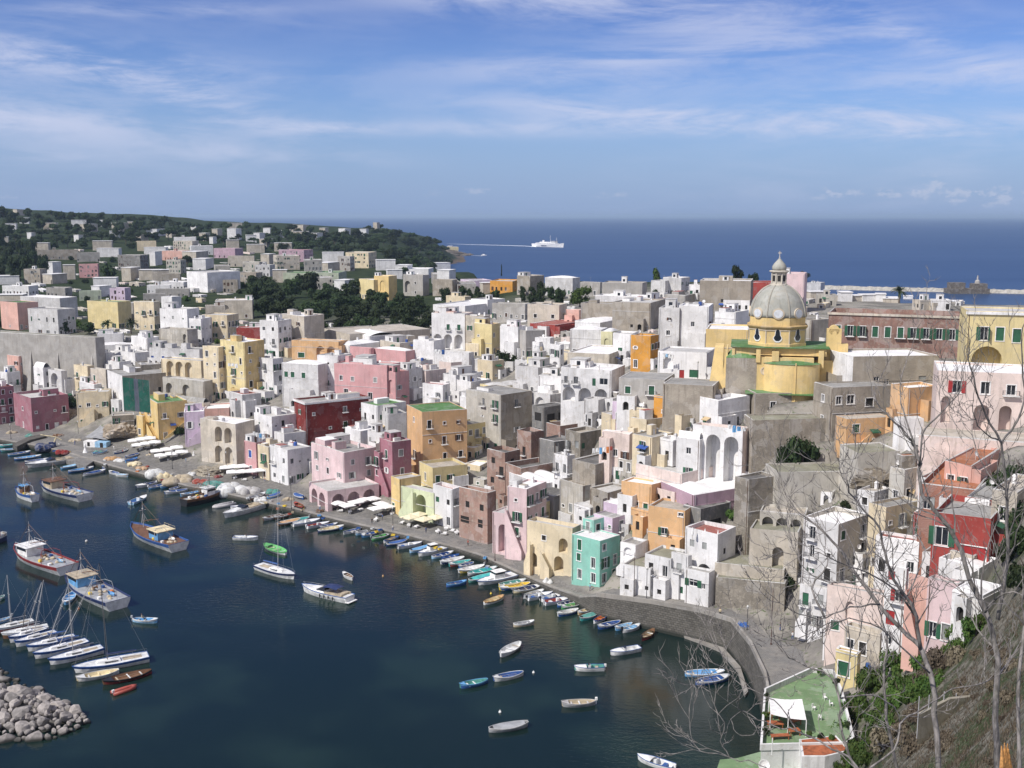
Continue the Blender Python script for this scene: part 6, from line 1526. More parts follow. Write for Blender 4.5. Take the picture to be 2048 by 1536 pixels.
def boat(u0, v0, u1, v1, typ, hc='W', ic='w', gc=None, label=None, z=0.0, cap=9.5, minL=3.6, **k):
 c, L, ang = place(u0, v0, u1, v1, z); L = max(minL, min(L, cap))
 rr = random.Random(int(u0 * 3 + v0)); gc = gc or ('w' if hc != 'W' else 'b')
 names = dict(row='rowing_boat', motor='motorboat', cabin='cabin_boat', yacht='motor_yacht', sail='sailing_boat', trawler='fishing_trawler', rib='inflatable_boat', covered='rowing_boat')
 root = empty(names[typ], c, ang)
 B = L * (.36 if typ in ('row', 'covered') else .34 if typ in ('motor', 'cabin', 'rib') else .28 if typ == 'yacht' else .30 if typ == 'sail' else .29)
 Hh = {'row': .68, 'covered': .66, 'motor': .82, 'cabin': .95, 'yacht': 1.35, 'sail': 1.15, 'trawler': 1.9, 'rib': .5}[typ]
 if typ == 'trawler': B = L * .30
 if typ == 'rib':
  bm = bmesh.new(); r0 = L * .075; pts = [(-L / 2, -B * .38, .25), (L * .1, -B * .38, .25), (L * .32, -B * .25, .3), (L * .42, 0, .36), (L * .32, B * .25, .3), (L * .1, B * .38, .25), (-L / 2, B * .38, .25)]
  tube(bm, pts, r0, 8); link('hull', bm, bmat(hc), root, smooth=True)
  bm = bmesh.new(); box(bm, -L * .42, L * .2, -B * .32, B * .32, .05, .14); link('floor', bm, bmat('a'), root)
  outboard(root, -L * .42, .35, 'W'); tag(root, label, 'inflatable boat'); BOATS.append((root, typ, hc, ic, (u0 + u1) / 2, (v0 + v1) / 2, label, L)); return root
 st = hull(L, B, Hh, 'transom' if typ in ('motor', 'cabin', 'yacht', 'rib') or k.get('tr') else 'point' if typ in ('row', 'covered') else 'transom', .28 if typ in ('row', 'covered', 'trawler') else .12)
 bm = bmesh.new(); loft(bm, st, z0=-.3 if Hh < 1 else -.5, band=gc); 
 hl = link('hull', bm, [bmat(hc), bmat(gc) if typ in ('row', 'covered', 'trawler', 'sail') else bmat(hc)], root, smooth=False)
 bm = bmesh.new()
 for s in (-1, 1): tube(bm, [(x, s * w, zt + .01) for x, w, zt in st], .035 + L * .003, 5)
 tube(bm, [(st[0][0], -st[0][1], st[0][2]), (st[0][0], st[0][1], st[0][2])], .05, 5)
 link('gunwale', bm, bmat(gc), root)
 deck = lambda f: Hh * f
 if typ in ('row', 'motor', 'covered'):
  bm = bmesh.new(); loft(bm, st, .07, inner=True, floor=.12); link('interior', bm, bmat(ic), root)
 if typ == 'row':
  for x in (-.28, -.02, .22):
   i = int((x + .5) * 10); w = st[i][1] * .93; bm = bmesh.new(); box(bm, x * L - .13, x * L + .13, -w, w, Hh * .62, Hh * .68); link('seat', bm, bmat(rr.choice((ic, gc, 'e', 'w'))), root)
  bm = bmesh.new(); x, w, zt = st[8]; v = [bm.verts.new(q) for q in ((x, -w, zt), (st[10][0], 0, st[10][2]), (x, w, zt))]; bm.faces.new(v); link('foredeck', bm, bmat(gc), root)
  if rr.random() < .35: outboard(root, st[0][0], st[0][2], rr.choice('kWa'))
  if rr.random() < .4:
   bm = bmesh.new(); tube(bm, [(-.3 * L, .1 * B, Hh * .72), (.2 * L, .22 * B, Hh * .85)], .03, 4); tube(bm, [(-.3 * L, -.12 * B, Hh * .72), (.22 * L, -.2 * B, Hh * .85)], .03, 4); link('oar', bm, bmat('e'), root)
 if typ == 'covered':
  bm = bmesh.new(); rows = []
  for i in range(1, 10):
   x, w, zt = st[i]; rows.append([bm.verts.new((x, w * q, zt + .03 + .22 * (1 - q * q) + rr.uniform(-.03, .03))) for q in (-1, -.5, 0, .5, 1)])
  for A, Bq in zip(rows, rows[1:]):
   for q in range(4): bm.faces.new((A[q], Bq[q], Bq[q + 1], A[q + 1]))
  link('tarpaulin', bm, bmat(ic), root)
 if typ == 'motor':
  bm = bmesh.new(); rows = [[bm.verts.new((x, w * q * .97, zt + .02 + .10 * (1 - q * q))) for q in (-1, -.4, .4, 1)] for x, w, zt in st[6:]]
  for A, Bq in zip(rows, rows[1:]):
   for q in range(3): bm.faces.new((A[q], Bq[q], Bq[q + 1], A[q + 1]))
  link('foredeck', bm, bmat('W'), root)
  bm = bmesh.new(); box(bm, -.04 * L, .04 * L, -B * .17, B * .17, .12, Hh + .35); link('console', bm, bmat(rr.choice('Ww')), root)
  bm = bmesh.new(); v = [bm.verts.new(q) for q in ((.05 * L, -B * .2, Hh + .3), (.05 * L, B * .2, Hh + .3), (.0, B * .18, Hh + .75), (.0, -B * .18, Hh + .75))]; bm.faces.new(v); link('windscreen', bm, M_GLASS, root)
  bm = bmesh.new(); box(bm, -.30 * L, -.2 * L, -B * .32, B * .32, .12, Hh * .75); link('seat', bm, bmat(rr.choice('wbe')), root)
  outboard(root, st[0][0], Hh * .8, rr.choice('kW'))
 if typ in ('cabin', 'yacht', 'sail', 'trawler'):
  bm = bmesh.new(); rows = [[bm.verts.new((x * .99, w * q * .96, zt * (.86 if typ == 'trawler' else .97) + .03 * (1 - q * q))) for q in (-1, -.4, .4, 1)] for x, w, zt in st]
  for A, Bq in zip(rows, rows[1:]):
   for q in range(3): bm.faces.new((A[q], Bq[q], Bq[q + 1], A[q + 1]))
  link('deck', bm, bmat(k.get('dc', 'a' if typ == 'trawler' else 'w')), root)
 if typ == 'cabin':
  bm = bmesh.new(); box(bm, -.12 * L, .14 * L, -B * .3, B * .3, Hh, Hh + 1.0); cb = link('cabin', bm, bmat('W'), root)
  bm = bmesh.new(); box(bm, -.15 * L, .12 * L, -B * .33, B * .33, Hh + 1.5, Hh + 1.58); 
  link('cabin_roof', bm, bmat('W'), root)
  bm = bmesh.new(); box(bm, -.115 * L, .12 * L, -B * .28, B * .28, Hh + 1.0, Hh + 1.5); link('window', bm, M_GLASS, cb)
  bm = bmesh.new(); box(bm, .16 * L, .30 * L, -B * .22, B * .22, Hh, Hh + .35); bmesh.ops.bevel(bm, geom=bm.edges[:], offset=.1, segments=2); link('coach_roof', bm, bmat('W'), root)
  outboard(root, st[0][0], Hh * .8, 'k')
 if typ == 'yacht':
  cc = k.get('canopy'); sh_ = k.get('sc', 'W')
  bm = bmesh.new()
  def wedge(xa, xb, xc, xd, w0, w1, z0_, z1_):
   v = [bm.verts.new(q) for q in ((xa, -w0, z0_), (xd, -w0, z0_), (xd, w0, z0_), (xa, w0, z0_), (xb, -w1, z1_), (xc, -w1, z1_), (xc, w1, z1_), (xb, w1, z1_))]
   for f in ((0, 3, 2, 1), (4, 5, 6, 7), (0, 1, 5, 4), (1, 2, 6, 5), (2, 3, 7, 6), (3, 0, 4, 7)): bm.faces.new([v[i] for i in f])
  wedge(-.05 * L, -.02 * L, .12 * L, .38 * L, B * .36, B * .26, Hh * 1.0, Hh + .55); link('coach_roof', bm, bmat(sh_), root)
  bm = bmesh.new(); wedge(-.04 * L, -.05 * L, .0 * L, .14 * L, B * .38, B * .30, Hh + .45, Hh + 1.05); link('windscreen', bm, M_GLASS, root)
  bm = bmesh.new(); box(bm, -.42 * L, -.08 * L, -B * .32, B * .32, Hh * 1.0, Hh * 1.03); box(bm, -.40 * L, -.3 * L, -B * .3, B * .3, Hh, Hh + .45); box(bm, -.42 * L, -.06 * L, B * .34, B * .44, Hh, Hh + .35); box(bm, -.42 * L, -.06 * L, -B * .44, -B * .34, Hh, Hh + .35); link('cockpit', bm, bmat('e'), root)
  bm = bmesh.new(); box(bm, -.56 * L, -.48 * L, -B * .38, B * .38, .25, .38); link('bathing_platform', bm, bmat(sh_), root)
  if cc:
   bm = bmesh.new(); v = []
   for i in range(5):
    x = (-.30 + .07 * i) * L; v.append([bm.verts.new((x, B * .38 * q, Hh + 1.55 + .25 * (1 - q * q) - .25 * abs(i - 2) / 2)) for q in (-1, -.5, 0, .5, 1)])
   for A, Bq in zip(v, v[1:]):
    for q in range(4): bm.faces.new((A[q], Bq[q], Bq[q + 1], A[q + 1]))
   for x in (-.28, -.04):
    for s in (-1, 1): tube(bm, [(x * L, s * B * .37, Hh), (x * L, s * B * .36, Hh + 1.5)], .03, 4)
   link('canopy', bm, bmat(cc), root)
  bm = bmesh.new(); tube(bm, [(.1 * L, -B * .42, Hh + .5), (.35 * L, -B * .22, Hh + .75), (.5 * L, 0, Hh + .85), (.35 * L, B * .22, Hh + .75), (.1 * L, B * .42, Hh + .5)], .025, 4)
  for x, y in ((.1, .42), (.25, .33), (.38, .2)):
   for s in (-1, 1): tube(bm, [(x * L, s * y * B, Hh), (x * L, s * y * B, Hh + .62)], .02, 4)
  link('bow_rail', bm, M_GALV, root)
  for i in range(k.get('fend', 0)):
   bm = bmesh.new(); x = (-.25 + .09 * i) * L; yy = -B * .5; lathe(bm, [(.05, .3), (.13, .45), (.13, 1.0), (.05, 1.15)], 8, 0, Matrix.Translation((x, yy, 0))); lathe(bm, [(.05, .3), (.13, .45), (.13, 1.0), (.05, 1.15)], 8, 0, Matrix.Translation((x, -yy, 0))); link('fender', bm, bmat('k'), root)
 if typ == 'sail':
  bm = bmesh.new(); box(bm, -.12 * L, .22 * L, -B * .26, B * .26, Hh, Hh + .42)
  for v in bm.verts:
   if v.co.z > Hh + .2: v.co.x *= .88; v.co.y *= .8
   if v.co.x > .1 * L: v.co.y *= .55
  ct = link('coach_roof', bm, bmat('W'), root)
  bm = bmesh.new(); box(bm, -.08 * L, .1 * L, -B * .255, B * .255, Hh + .14, Hh + .27); link('window', bm, M_GLASS, ct)
  bm = bmesh.new(); box(bm, -.42 * L, -.15 * L, -B * .2, B * .2, Hh * 1.0, Hh + .04); link('cockpit', bm, bmat('e'), root)
  mh = k.get('mast', L * 1.25); mx = .06 * L; mt = k.get('tilt', (0, 0))
  top = Vector((mx + mt[0], mt[1], Hh + mh))
  bm = bmesh.new(); tube(bm, [(mx, 0, Hh), top], [.085, .06], 6); lo_ = Vector((mx, 0, Hh)).lerp(top, .62); box(bm, lo_.x - .03, lo_.x + .03, lo_.y - .7, lo_.y + .7, lo_.z, lo_.z + .06)
  ms = link('mast', bm, bmat(k.get('mc', 'A')), root)
  bm = bmesh.new()
  for e in ((L * .5, 0, Hh * 1.15), (-L * .48, 0, Hh * 1.1), (mx, B * .46, Hh), (mx, -B * .46, Hh)): tube(bm, [top, e], .012, 3)
  link('rigging', bm, M_GALV, ms)
  bm = bmesh.new(); tube(bm, [(mx, 0, Hh + 1.3), (mx - .40 * L, 0, Hh + 1.25)], .06, 6); link('boom', bm, bmat('A'), root)
  if k.get('sailc'):
   bm = bmesh.new(); tube(bm, [(mx, 0, Hh + 1.9), (mx, 0, Hh + 1.45), (mx - .2 * L, 0, Hh + 1.42), (mx - .40 * L, 0, Hh + 1.36)], [.12, .2, .16, .1], 7); link('sail_cover', bm, bmat(k['sailc']), root)
  bm = bmesh.new()
  for s in (-1, 1): tube(bm, [(x, s * w * .94, zt + .55) for x, w, zt in st], .015, 3); [tube(bm, [(x, s * w * .94, zt), (x, s * w * .94, zt + .55)], .015, 3) for x, w, zt in st[::2]]
  link('guard_rail', bm, M_GALV, root)
 if typ == 'trawler':
  wx = k.get('wx', .22); wc = k.get('wc', 'W'); D = Hh * .9
  bm = bmesh.new(); box(bm, (wx - .10) * L, (wx + .09) * L, -B * .30, B * .30, D, D + 2.3); wh = link('wheelhouse', bm, bmat(wc), root)
  bm = bmesh.new(); box(bm, (wx - .08) * L, (wx + .095) * L, -B * .31, B * .31, D + 1.3, D + 1.95); link('window', bm, M_GLASS, wh)
  bm = bmesh.new(); box(bm, (wx - .13) * L, (wx + .11) * L, -B * .36, B * .36, D + 2.3, D + 2.45); 
  for s in (-1, 1): tube(bm, [((wx - .13) * L, s * B * .34, D + 3.1), ((wx + .1) * L, s * B * .34, D + 3.1)], .03, 4); [tube(bm, [((wx + q) * L, s * B * .34, D + 2.4), ((wx + q) * L, s * B * .34, D + 3.1)], .03, 4) for q in (-.13, 0, .1)]
  link('wheelhouse_roof', bm, bmat(k.get('rc', 'w')), wh)
  bm = bmesh.new(); m_x = (wx + k.get('mx', .0)) * L; tube(bm, [(m_x, 0, D + 1), (m_x, 0, D + 8.2)], [.12, .05], 6); tube(bm, [(m_x - .9, 0, D + 2.4), (m_x - .9, 0, D + 4.6)], .05, 5); box(bm, m_x - .05, m_x + .05, -1.0, 1.0, D + 5.6, D + 5.72); box(bm, m_x - .4, m_x + .4, -.05, .05, D + 6.0, D + 6.15)
  for s in (-1, 1): tube(bm, [(m_x, 0, D + 5.0), (m_x - .9, s * 1.0, D + 2.4)], .05, 4)
  link('mast', bm, bmat('A'), root)
  bm = bmesh.new(); tp_ = (m_x, 0, D + 7.6)
  for e in ((L * .49, 0, Hh * 1.4), (-L * .45, 0, Hh * 1.2), (m_x - L * .1, B * .4, D), (m_x - L * .1, -B * .4, D), (m_x + L * .12, B * .35, D + .3)): tube(bm, [tp_, e], .03, 3)
  tube(bm, [(m_x, 0, D + 2.6), (m_x - L * .26, B * .1, D + 4.6)], .07, 5); tube(bm, [(m_x, 0, D + 2.6), (m_x - L * .22, -B * .25, D + 3.9)], .06, 5)
  link('rigging', bm, bmat('n'), root)
  bm = bmesh.new(); gx = -.18 * L
  for s in (-1, 1): tube(bm, [(gx - .02 * L, s * B * .38, D), (gx, s * B * .34, D + 2.2), (gx + .05 * L, s * B * .2, D + 2.7)], .08, 5)
  tube(bm, [(gx + .05 * L, -B * .2, D + 2.7), (gx + .05 * L, B * .2, D + 2.7)], .08, 5); tube(bm, [(gx + .05 * L, 0, D + 2.7), ((wx - .14) * L, 0, D + 2.0)], .06, 5)
  link('gantry', bm, bmat(k.get('gn', 'R')), root)
  bm = bmesh.new()
  for q in range(7):
   M_ = Matrix.Translation((rr.uniform(-.42, .02) * L, rr.uniform(-.22, .22) * B, D + .1)) @ Matrix.Diagonal((rr.uniform(.4, .8), rr.uniform(.4, .7), rr.uniform(.3, .5), 1))
   ic_ = bmesh.ops.create_icosphere(bm, subdivisions=2, radius=1, matrix=M_)
   for v in ic_['verts']: v.co += Vector((rr.uniform(-1, 1), rr.uniform(-1, 1), rr.uniform(-1, 1))) * .06
  link('nets', bm, bmat(k.get('nc', 'e')), root)['kind'] = 'stuff'
  for q, cl in enumerate('byoW'):
   bm = bmesh.new(); x = (-.05 - .09 * q) * L; y = B * .28 * (1 if q % 2 else -1); box(bm, x, x + .8, y - .3, y + .3, D, D + .5); link('fish_crate', bm, bmat(cl), root)
  bm = bmesh.new(); lathe(bm, [(.28, -.5), (.45, -.48), (.2, -.4), (.2, .4), (.45, .48), (.28, .5)], 12, 0, Matrix.Translation((-.05 * L, 0, D + .7)) @ Matrix.Rotation(pi / 2, 4, 'X')); link('winch', bm, bmat('n'), root)
  bm = bmesh.new(); s2 = hull(2.6, 1.1, .45, 'point'); loft(bm, s2, z0=0); loft(bm, s2, .05, inner=True, floor=.1); bmesh.ops.translate(bm, verts=bm.verts, vec=(-.30 * L, -B * .12, D + .15)); link('tender', bm, bmat(k.get('tc', 'W')), root)
 cat = {'row': 'rowing boat', 'covered': 'rowing boat', 'motor': 'motorboat', 'cabin': 'motorboat', 'yacht': 'motor yacht', 'sail': 'sailing boat', 'trawler': 'fishing boat'}[typ]
 tag(root, label, cat); BOATS.append((root, typ, hc, ic, (u0 + u1) / 2, (v0 + v1) / 2, label, L))
 return root
# trawlers
boat(72, 974, 186, 1006, 'trawler', 'w', gc='B', wc='e', rc='n', gn='R', tc='L', label='grey white trawler with brown wheelhouse and square stern', cap=24)
boat(28, 988, 77, 1006, 'trawler', 'w', gc='b', wc='n', rc='l', gn='w', wx=.05, label='small blue and white fishing boat left of the square sterned trawler', cap=12)
boat(30, 1108, 142, 1150, 'trawler', 'w', gc='R', wc='W', rc='W', gn='R', tc='L', label='white trawler with dark red band at the left edge', cap=24)
boat(134, 1165, 243, 1222, 'trawler', 'w', gc='B', wc='l', rc='e', gn='a', tc='l', label='trawler with light blue wheelhouse behind the sailing boats', cap=24)
boat(255, 1060, 372, 1108, 'trawler', 'w', gc='b', wc='l', rc='c', gn='a', wx=-.12, mx=.38, dc='n', label='trawler with blue stripe and red deck in open water', cap=24)
boat(-32, 1095, 10, 1080, 'trawler', 'B', gc='w', wc='b', label='dark blue fishing boat cut by the left edge', cap=12)
# sailing boats bottom left
def tilt(u0, v0, u1, v1, um, vm, L, Hh=1.15):
 c, _, ang = place(u0, v0, u1, v1)
 d = Vector((cos(ang), sin(ang), 0)); base = c + d * .06 * L; t = atY(um, vm, base.y)
 w = t - base; n = Vector((-d.y, d.x, 0)); return (w.dot(d), w.dot(n)), w.z - Hh
for args, um, vm, kw in [((150, 1346, 297, 1320), 198, 1126, dict(sailc='B', mc='k', label='largest white sailing boat with dark mast and navy boom cover')),
                         ((100, 1330, 205, 1304), 136, 1166, dict(label='second white sailing boat from the breakwater end')),
                         ((70, 1318, 175, 1291), 188, 1153, dict(sailc='b', label='white sailing boat with royal blue sail cover')),
                         ((56, 1303, 150, 1282), 138, 1168, dict(label='white sailing boat with raked mast among the moored row', sailc='b')),
                         ((32, 1294, 112, 1273), 87, 1160, dict(label='white sailing boat with upright mast near the left end', )),
                         ((20, 1286, 92, 1266), 83, 1165, dict(label='narrow white sailing boat second from the red one', )),
                         ((-12, 1268, 66, 1250), 14, 1150, dict(label='white decked sailing boat with dark red hull', )),
                         ((6, 1278, 96, 1262), 56, 1176, dict(mc='k', label='weathered wooden sailing boat with black mast'))]:
 L = min(place(*args)[1], 14.5); tl, mh = tilt(*args, um, vm, L)
 hc = 'R' if 'dark red hull' in kw['label'] else 'n' if 'wooden' in kw['label'] else 'W'
 boat(*args, 'sail', hc, gc='b' if hc == 'W' else 'w', mast=mh, tilt=tl, cap=14.5, dc='w', **kw)
boat(512, 1135, 592, 1160, 'sail', 'W', gc='B', mast=22, mc='A', sailc='b', label='white sailing boat with blue sail cover anchored in open water', cap=13) if False else None
_a = (592, 1160, 513, 1136); _L = min(place(*_a)[1], 13); _t, _m = tilt(*_a, 556, 978, _L); boat(*_a, 'sail', 'W', gc='B', mast=_m, tilt=_t, sailc='b', cap=13, dc='w', label='white sailing boat with navy stripe anchored in open water')
boat(155, 1363, 238, 1346, 'row', 'W', 'c', 'w', 'long cream skiff beside the largest sailing boat', cap=9)
boat(208, 1370, 303, 1346, 'row', 'R', 'n', 'k', 'long dark red wooden boat behind the red dinghy', cap=10)
boat(275, 1374, 225, 1390, 'rib', 'r', label='small red inflatable dinghy')
boat(127, 1217, 150, 1184, 'row', 'l', 'l', 'W', 'light blue boat in front of the blue cabined trawler', cap=7)
boat(-10, 1250, 22, 1240, 'row', 'l', 'L', 'w', 'light blue boat touching the left edge')
boat(-14, 1206, 6, 1198, 'row', 'T', 'T', 'w', 'green boat end at the left edge')
# free boats
boat(314, 1246, 266, 1243, 'row', 'L', 'l', 'w', 'light blue rowing boat with a rower sitting in it')
boat(515, 1080, 467, 1079, 'motor', 'W', label='white motorboat with an orange waterline and red motor')
boat(292, 996, 262, 1010, 'motor', 'L', 'l', label='small pale blue motorboat alone near the quay')
boat(531, 1094, 572, 1110, 'row', 'w', 'g', 'g', 'bright green and white rowing boat behind the anchored sailing boat')
boat(602, 1180, 706, 1206, 'yacht', 'W', canopy='B', fend=4, label='white motor yacht with a navy canopy and black fenders', cap=14)
boat(687, 1151, 705, 1161, 'row', 'w', 'n', 'w', 'tiny white dinghy above the motor yacht')
boat(932, 1168, 893, 1174, 'row', 'b', 'b', 'l', 'blue rowing boat lying apart below the moored row')
boat(1006, 1198, 968, 1210, 'row', 'W', 'c', 's', 'cream and yellow rowing boat in front of the pink house reflections')
boat(1067, 1249, 1027, 1254, 'row', 'e', 'a', 'w', 'cluttered brown rowing boat in mid harbour')
boat(1002, 1315, 1040, 1290, 'row', 'W', 'w', 'w', 'large white rowing boat with pale floor boards')
boat(921, 1377, 975, 1365, 'row', 'b', 'T', 'l', 'dark blue rowing boat with turquoise rim', cap=7)
boat(988, 1363, 1046, 1350, 'row', 'W', 'b', 'w', 'white rowing boat with blue inside cover', cap=7)
boat(1150, 1341, 1208, 1340, 'motor', 'W', 'T', label='white open motorboat with green floor', cap=7)
boat(1222, 1311, 1279, 1301, 'motor', 'W', 'w', label='long white motorboat with small outboard near the wall', cap=7)
boat(1307, 1266, 1284, 1282, 'row', 'R', 'e', 'n', 'maroon rowing boat close to the harbour wall')
boat(1125, 1413, 1190, 1409, 'row', 'a', 'e', 'A', 'grey rowing boat with a brown square interior', cap=7)
boat(1054, 1453, 978, 1464, 'covered', 'a', 'a', 'A', 'grey covered boat nearest to the bottom of the harbour', cap=7.5)
boat(1277, 1520, 1347, 1542, 'motor', 'W', 'w', label='white motorboat at the bottom edge of the photo', cap=8)
boat(1446, 1350, 1370, 1352, 'row', 'l', 'l', 'W', 'light blue boat moored at the curved wall', cap=8)
boat(1456, 1359, 1392, 1370, 'row', 'b', 'b', 'w', 'royal blue boat beside the light blue one at the curved wall', cap=8)
# moored along the quay: low end (outer) to high end (quay)
ROW = '''0 890 30 886 t t row|2 900 46 893 T l row|16 909 60 900 l b row|28 917 82 908 b l row|50 923 96 915 B b row|80 926 120 918 T n row|158 925 122 936 l L covered|137 943 186 931 b l row|166 950 210 936 w b row|219 940 238 947 w b row|232 946 256 950 w L row
272 974 312 961 w B motor|298 976 334 964 l b row|322 974 352 964 l L row|330 986 376 975 w b row|340 979 362 970 b b row|362 991 400 979 a l row|424 1016 468 1001 A w rib|462 1016 500 1010 W w motor
527 1041 562 1026 a n row|550 1036 575 1028 n n row|556 1052 600 1034 n s covered|560 1051 622 1030 t t row|585 1052 640 1036 W w motor|614 1056 658 1043 W r motor|640 1056 674 1046 B b row|636 1064 686 1050 B c row
687 1067 721 1056 w b row|711 1069 743 1058 L a row|724 1074 757 1061 l b row|744 1079 780 1066 g g row|768 1085 797 1072 W e row|773 1091 813 1079 B b covered|795 1096 843 1084 W w motor|820 1105 857 1090 L l covered|837 1113 892 1093 W w cabin
864 1117 905 1102 L b row|884 1121 918 1107 W b row|882 1129 928 1111 B w row|899 1133 941 1118 r t row|918 1137 947 1123 l b row|918 1147 968 1127 y W row|936 1151 992 1133 a t row|938 1165 986 1145 T t covered|955 1173 1036 1143 W w cabin
998 1173 1050 1159 y T row|1000 1181 1060 1163 b y row|1027 1185 1081 1170 c B row|1047 1197 1086 1179 w A row|1055 1200 1104 1184 W w motor|1082 1202 1130 1186 W w motor|1089 1209 1141 1195 W r motor|1115 1213 1151 1201 b B row|1124 1219 1163 1204 G g row|1116 1233 1156 1216 b w row
1161 1228 1183 1216 s c row|1161 1243 1197 1221 t T covered|1190 1246 1212 1229 W o row|1197 1259 1240 1240 b b row|1232 1261 1263 1245 l L row|1246 1265 1278 1249 w L row|205 935 240 925 b l row|400 972 430 964 e a row'''
for s in ROW.replace('\n', '|').split('|'):
 a = s.split(); q = [float(x) for x in a[:4]]
 vm = (q[1] + q[3]) / 2 + (5 if q[0] < 400 else 4); q[1], q[3] = vm + (q[1] - q[3]) * .3, vm - (q[1] - q[3]) * .3
 far_out = random.Random(int(q[0])).random() < .5
 if far_out: q = [q[2], q[3], q[0], q[1]]
 boat(*q, a[6], a[4], a[5], None, None, cap=11 if a[6] == 'cabin' else 8.5, minL=4.6)
boat(55, 936, 152, 922, 'yacht', 'A', sc='W', label='grey hulled motor yacht with white sunbeds at the left quay', cap=19)
boat(446, 1037, 528, 1014, 'yacht', 'w', sc='w', label='long slim cream motor yacht moored by the quay', cap=14)
boat(450, 992, 367, 1013, 'trawler', 'k', gc='n', wc='W', rc='w', gn='n', wx=.1, label='black hulled wooden boat with long white cabin', cap=15)
# boats pulled up on the quay
for (a, lab) in (((186, 911, 214, 904, 'row', 'W', 'a', 'l'), 'white boat pulled up beside the blue awning stall'), ((228, 909, 256, 902, 'row', 'b', 'a', 'w'), 'blue boat lying on the quay near the parasols'),
                 ((248, 928, 278, 917, 'row', 'w', 'l', 'b'), 'white and blue boat lying among the nets'), ((252, 917, 278, 910, 'row', 'a', 'b', 'w'), 'grey boat lying on the quay pavement'),
                 ((608, 1000, 588, 990, 'covered', 'B', 'b', 'w'), 'dark blue covered boat on the quay left of the pink arcade'), ((590, 1010, 606, 1018, 'row', 'k', 'n', 'r'), 'small black and red boat on the quay ramp'),
                 ((560, 990, 535, 998, 'covered', 'l', 'b', 'w'), 'light blue covered boat on the quay beside the lamp'), ((530, 990, 500, 1000, 'row', 'n', 'a', 'w'), 'brown boat on the quay by the net heaps')):
 c, L, an = place(*a[:4], z=1.6); boat(*a, lab, z=1.65, cap=6.5)
# ---------------- quayside ----------------
M_CANV = plain('white_canvas', (.80, .79, .77), .8); M_CREAM = plain('cream_canvas', (.72, .65, .45), .8)
def ground_at(u, v, zq=None):
 p = hit(u, v, Ymin=150)
 q = atZ(u, v, 1.66)
 return q if (zq is None and p.z < 2.3) else p
def parasol(u, v, s, rz, label, mat=None, group='white parasols on the quay', closed=False):
 p = ground_at(u, v + 14); root = empty('parasol', p, rz); tag(root, label, 'parasol', group)
 bm = bmesh.new(); tube(bm, [(0, 0, 0), (0, 0, 2.9)], .04, 6); link('pole', bm, bmat('e'), root)
 bm = bmesh.new()
 if closed: lathe(bm, [(.05, 1.0), (.28, 1.2), (.22, 2.0), (.03, 2.9)], 8)
 else:
  t = bm.verts.new((0, 0, 2.95)); r1 = [bm.verts.new((s / 2 * x, s / 2 * y, 2.3)) for x, y in ((-1, -1), (0, -1), (1, -1), (1, 0), (1, 1), (0, 1), (-1, 1), (-1, 0))]
  r0 = [bm.verts.new(v.co - Vector((0, 0, .22))) for v in r1]
  for k in range(8): bm.faces.new((r1[k], r1[(k + 1) % 8], t)); bm.faces.new((r0[k], r0[(k + 1) % 8], r1[(k + 1) % 8], r1[k]))
 link('canopy', bm, mat or M_CANV, root); return root
def table(u, v, label, group='cafe tables on the quay'):
 p = ground_at(u, v); root = empty('table', p, R.uniform(0, 1.5)); tag(root, label, 'table', group)
 bm = bmesh.new(); box(bm, -.55, .55, -.45, .45, .70, .76); box(bm, -.57, .57, -.47, -.46, .35, .73); box(bm, -.57, -.56, -.47, .47, .35, .73); box(bm, .56, .57, -.47, .47, .35, .73); link('tablecloth', bm, M_CANV, root)
 bm = bmesh.new()
 for x in (-.4, .4):
  for y in (-.3, .3): box(bm, x - .03, x + .03, y - .03, y + .03, 0, .7)
 link('leg', bm, bmat('e'), root); return p
CH_ME = None
def chair(p, rz, group='white cafe chairs'):
 q_ = 'green' in group
 global CH_ME
 if CH_ME is None:
  CH_ME = {}
  bm = bmesh.new(); box(bm, -.24, .24, -.24, .24, .42, .47); CH_ME['seat'] = bm
  bm = bmesh.new(); box(bm, -.24, .24, .22, .27, .45, .92); CH_ME['backrest'] = bm
  bm = bmesh.new(); [box(bm, x - .025, x + .025, y - .025, y + .025, 0, .42) for x in (-.21, .21) for y in (-.21, .21)]; CH_ME['leg'] = bm
  for k_ in list(CH_ME):
   me = bpy.data.meshes.new(k_); CH_ME[k_].to_mesh(me); CH_ME[k_].free(); me.materials.append(M_CANV); CH_ME[k_] = me
 root = empty('chair', p, rz); tag(root, 'white chair on the green roof terrace' if q_ else 'white cafe chair drawn up to a table on the quay', 'chair', group)
 for k_, me in CH_ME.items(): link(k_, me, None, root)
def row_of(us, vs, n, m):
 return [(us[0] + (us[1] - us[0]) * (i + .5) / n + j * (us[2]), vs[0] + (vs[1] - vs[0]) * (i + .5) / n + j * vs[2]) for i in range(n) for j in range(m)]
PL = 'white square parasol of the group '
for i, (u, v) in enumerate([(268, 879), (284, 876), (300, 874), (276, 888), (293, 885), (310, 882)]): parasol(u, v, 4.1, rad(20), PL + 'in front of the yellow house')
for i, (u, v) in enumerate([(314, 900), (334, 897), (354, 893), (322, 909), (344, 906), (364, 902)]): parasol(u, v, 4.1, rad(20), PL + 'beside the beige arched house')
for i, (u, v) in enumerate([(452, 934), (470, 932), (488, 931), (466, 943), (486, 942), (506, 941), (524, 939)]): parasol(u, v, 4.0, rad(15), PL + 'below the narrow pink shop')
for i, (u, v) in enumerate([(676, 1007), (695, 1012), (712, 1005), (730, 1000), (746, 998), (752, 1018), (775, 1014), (762, 1008)]): parasol(u, v, 3.6, rad(40), PL + 'below the pink arcade')
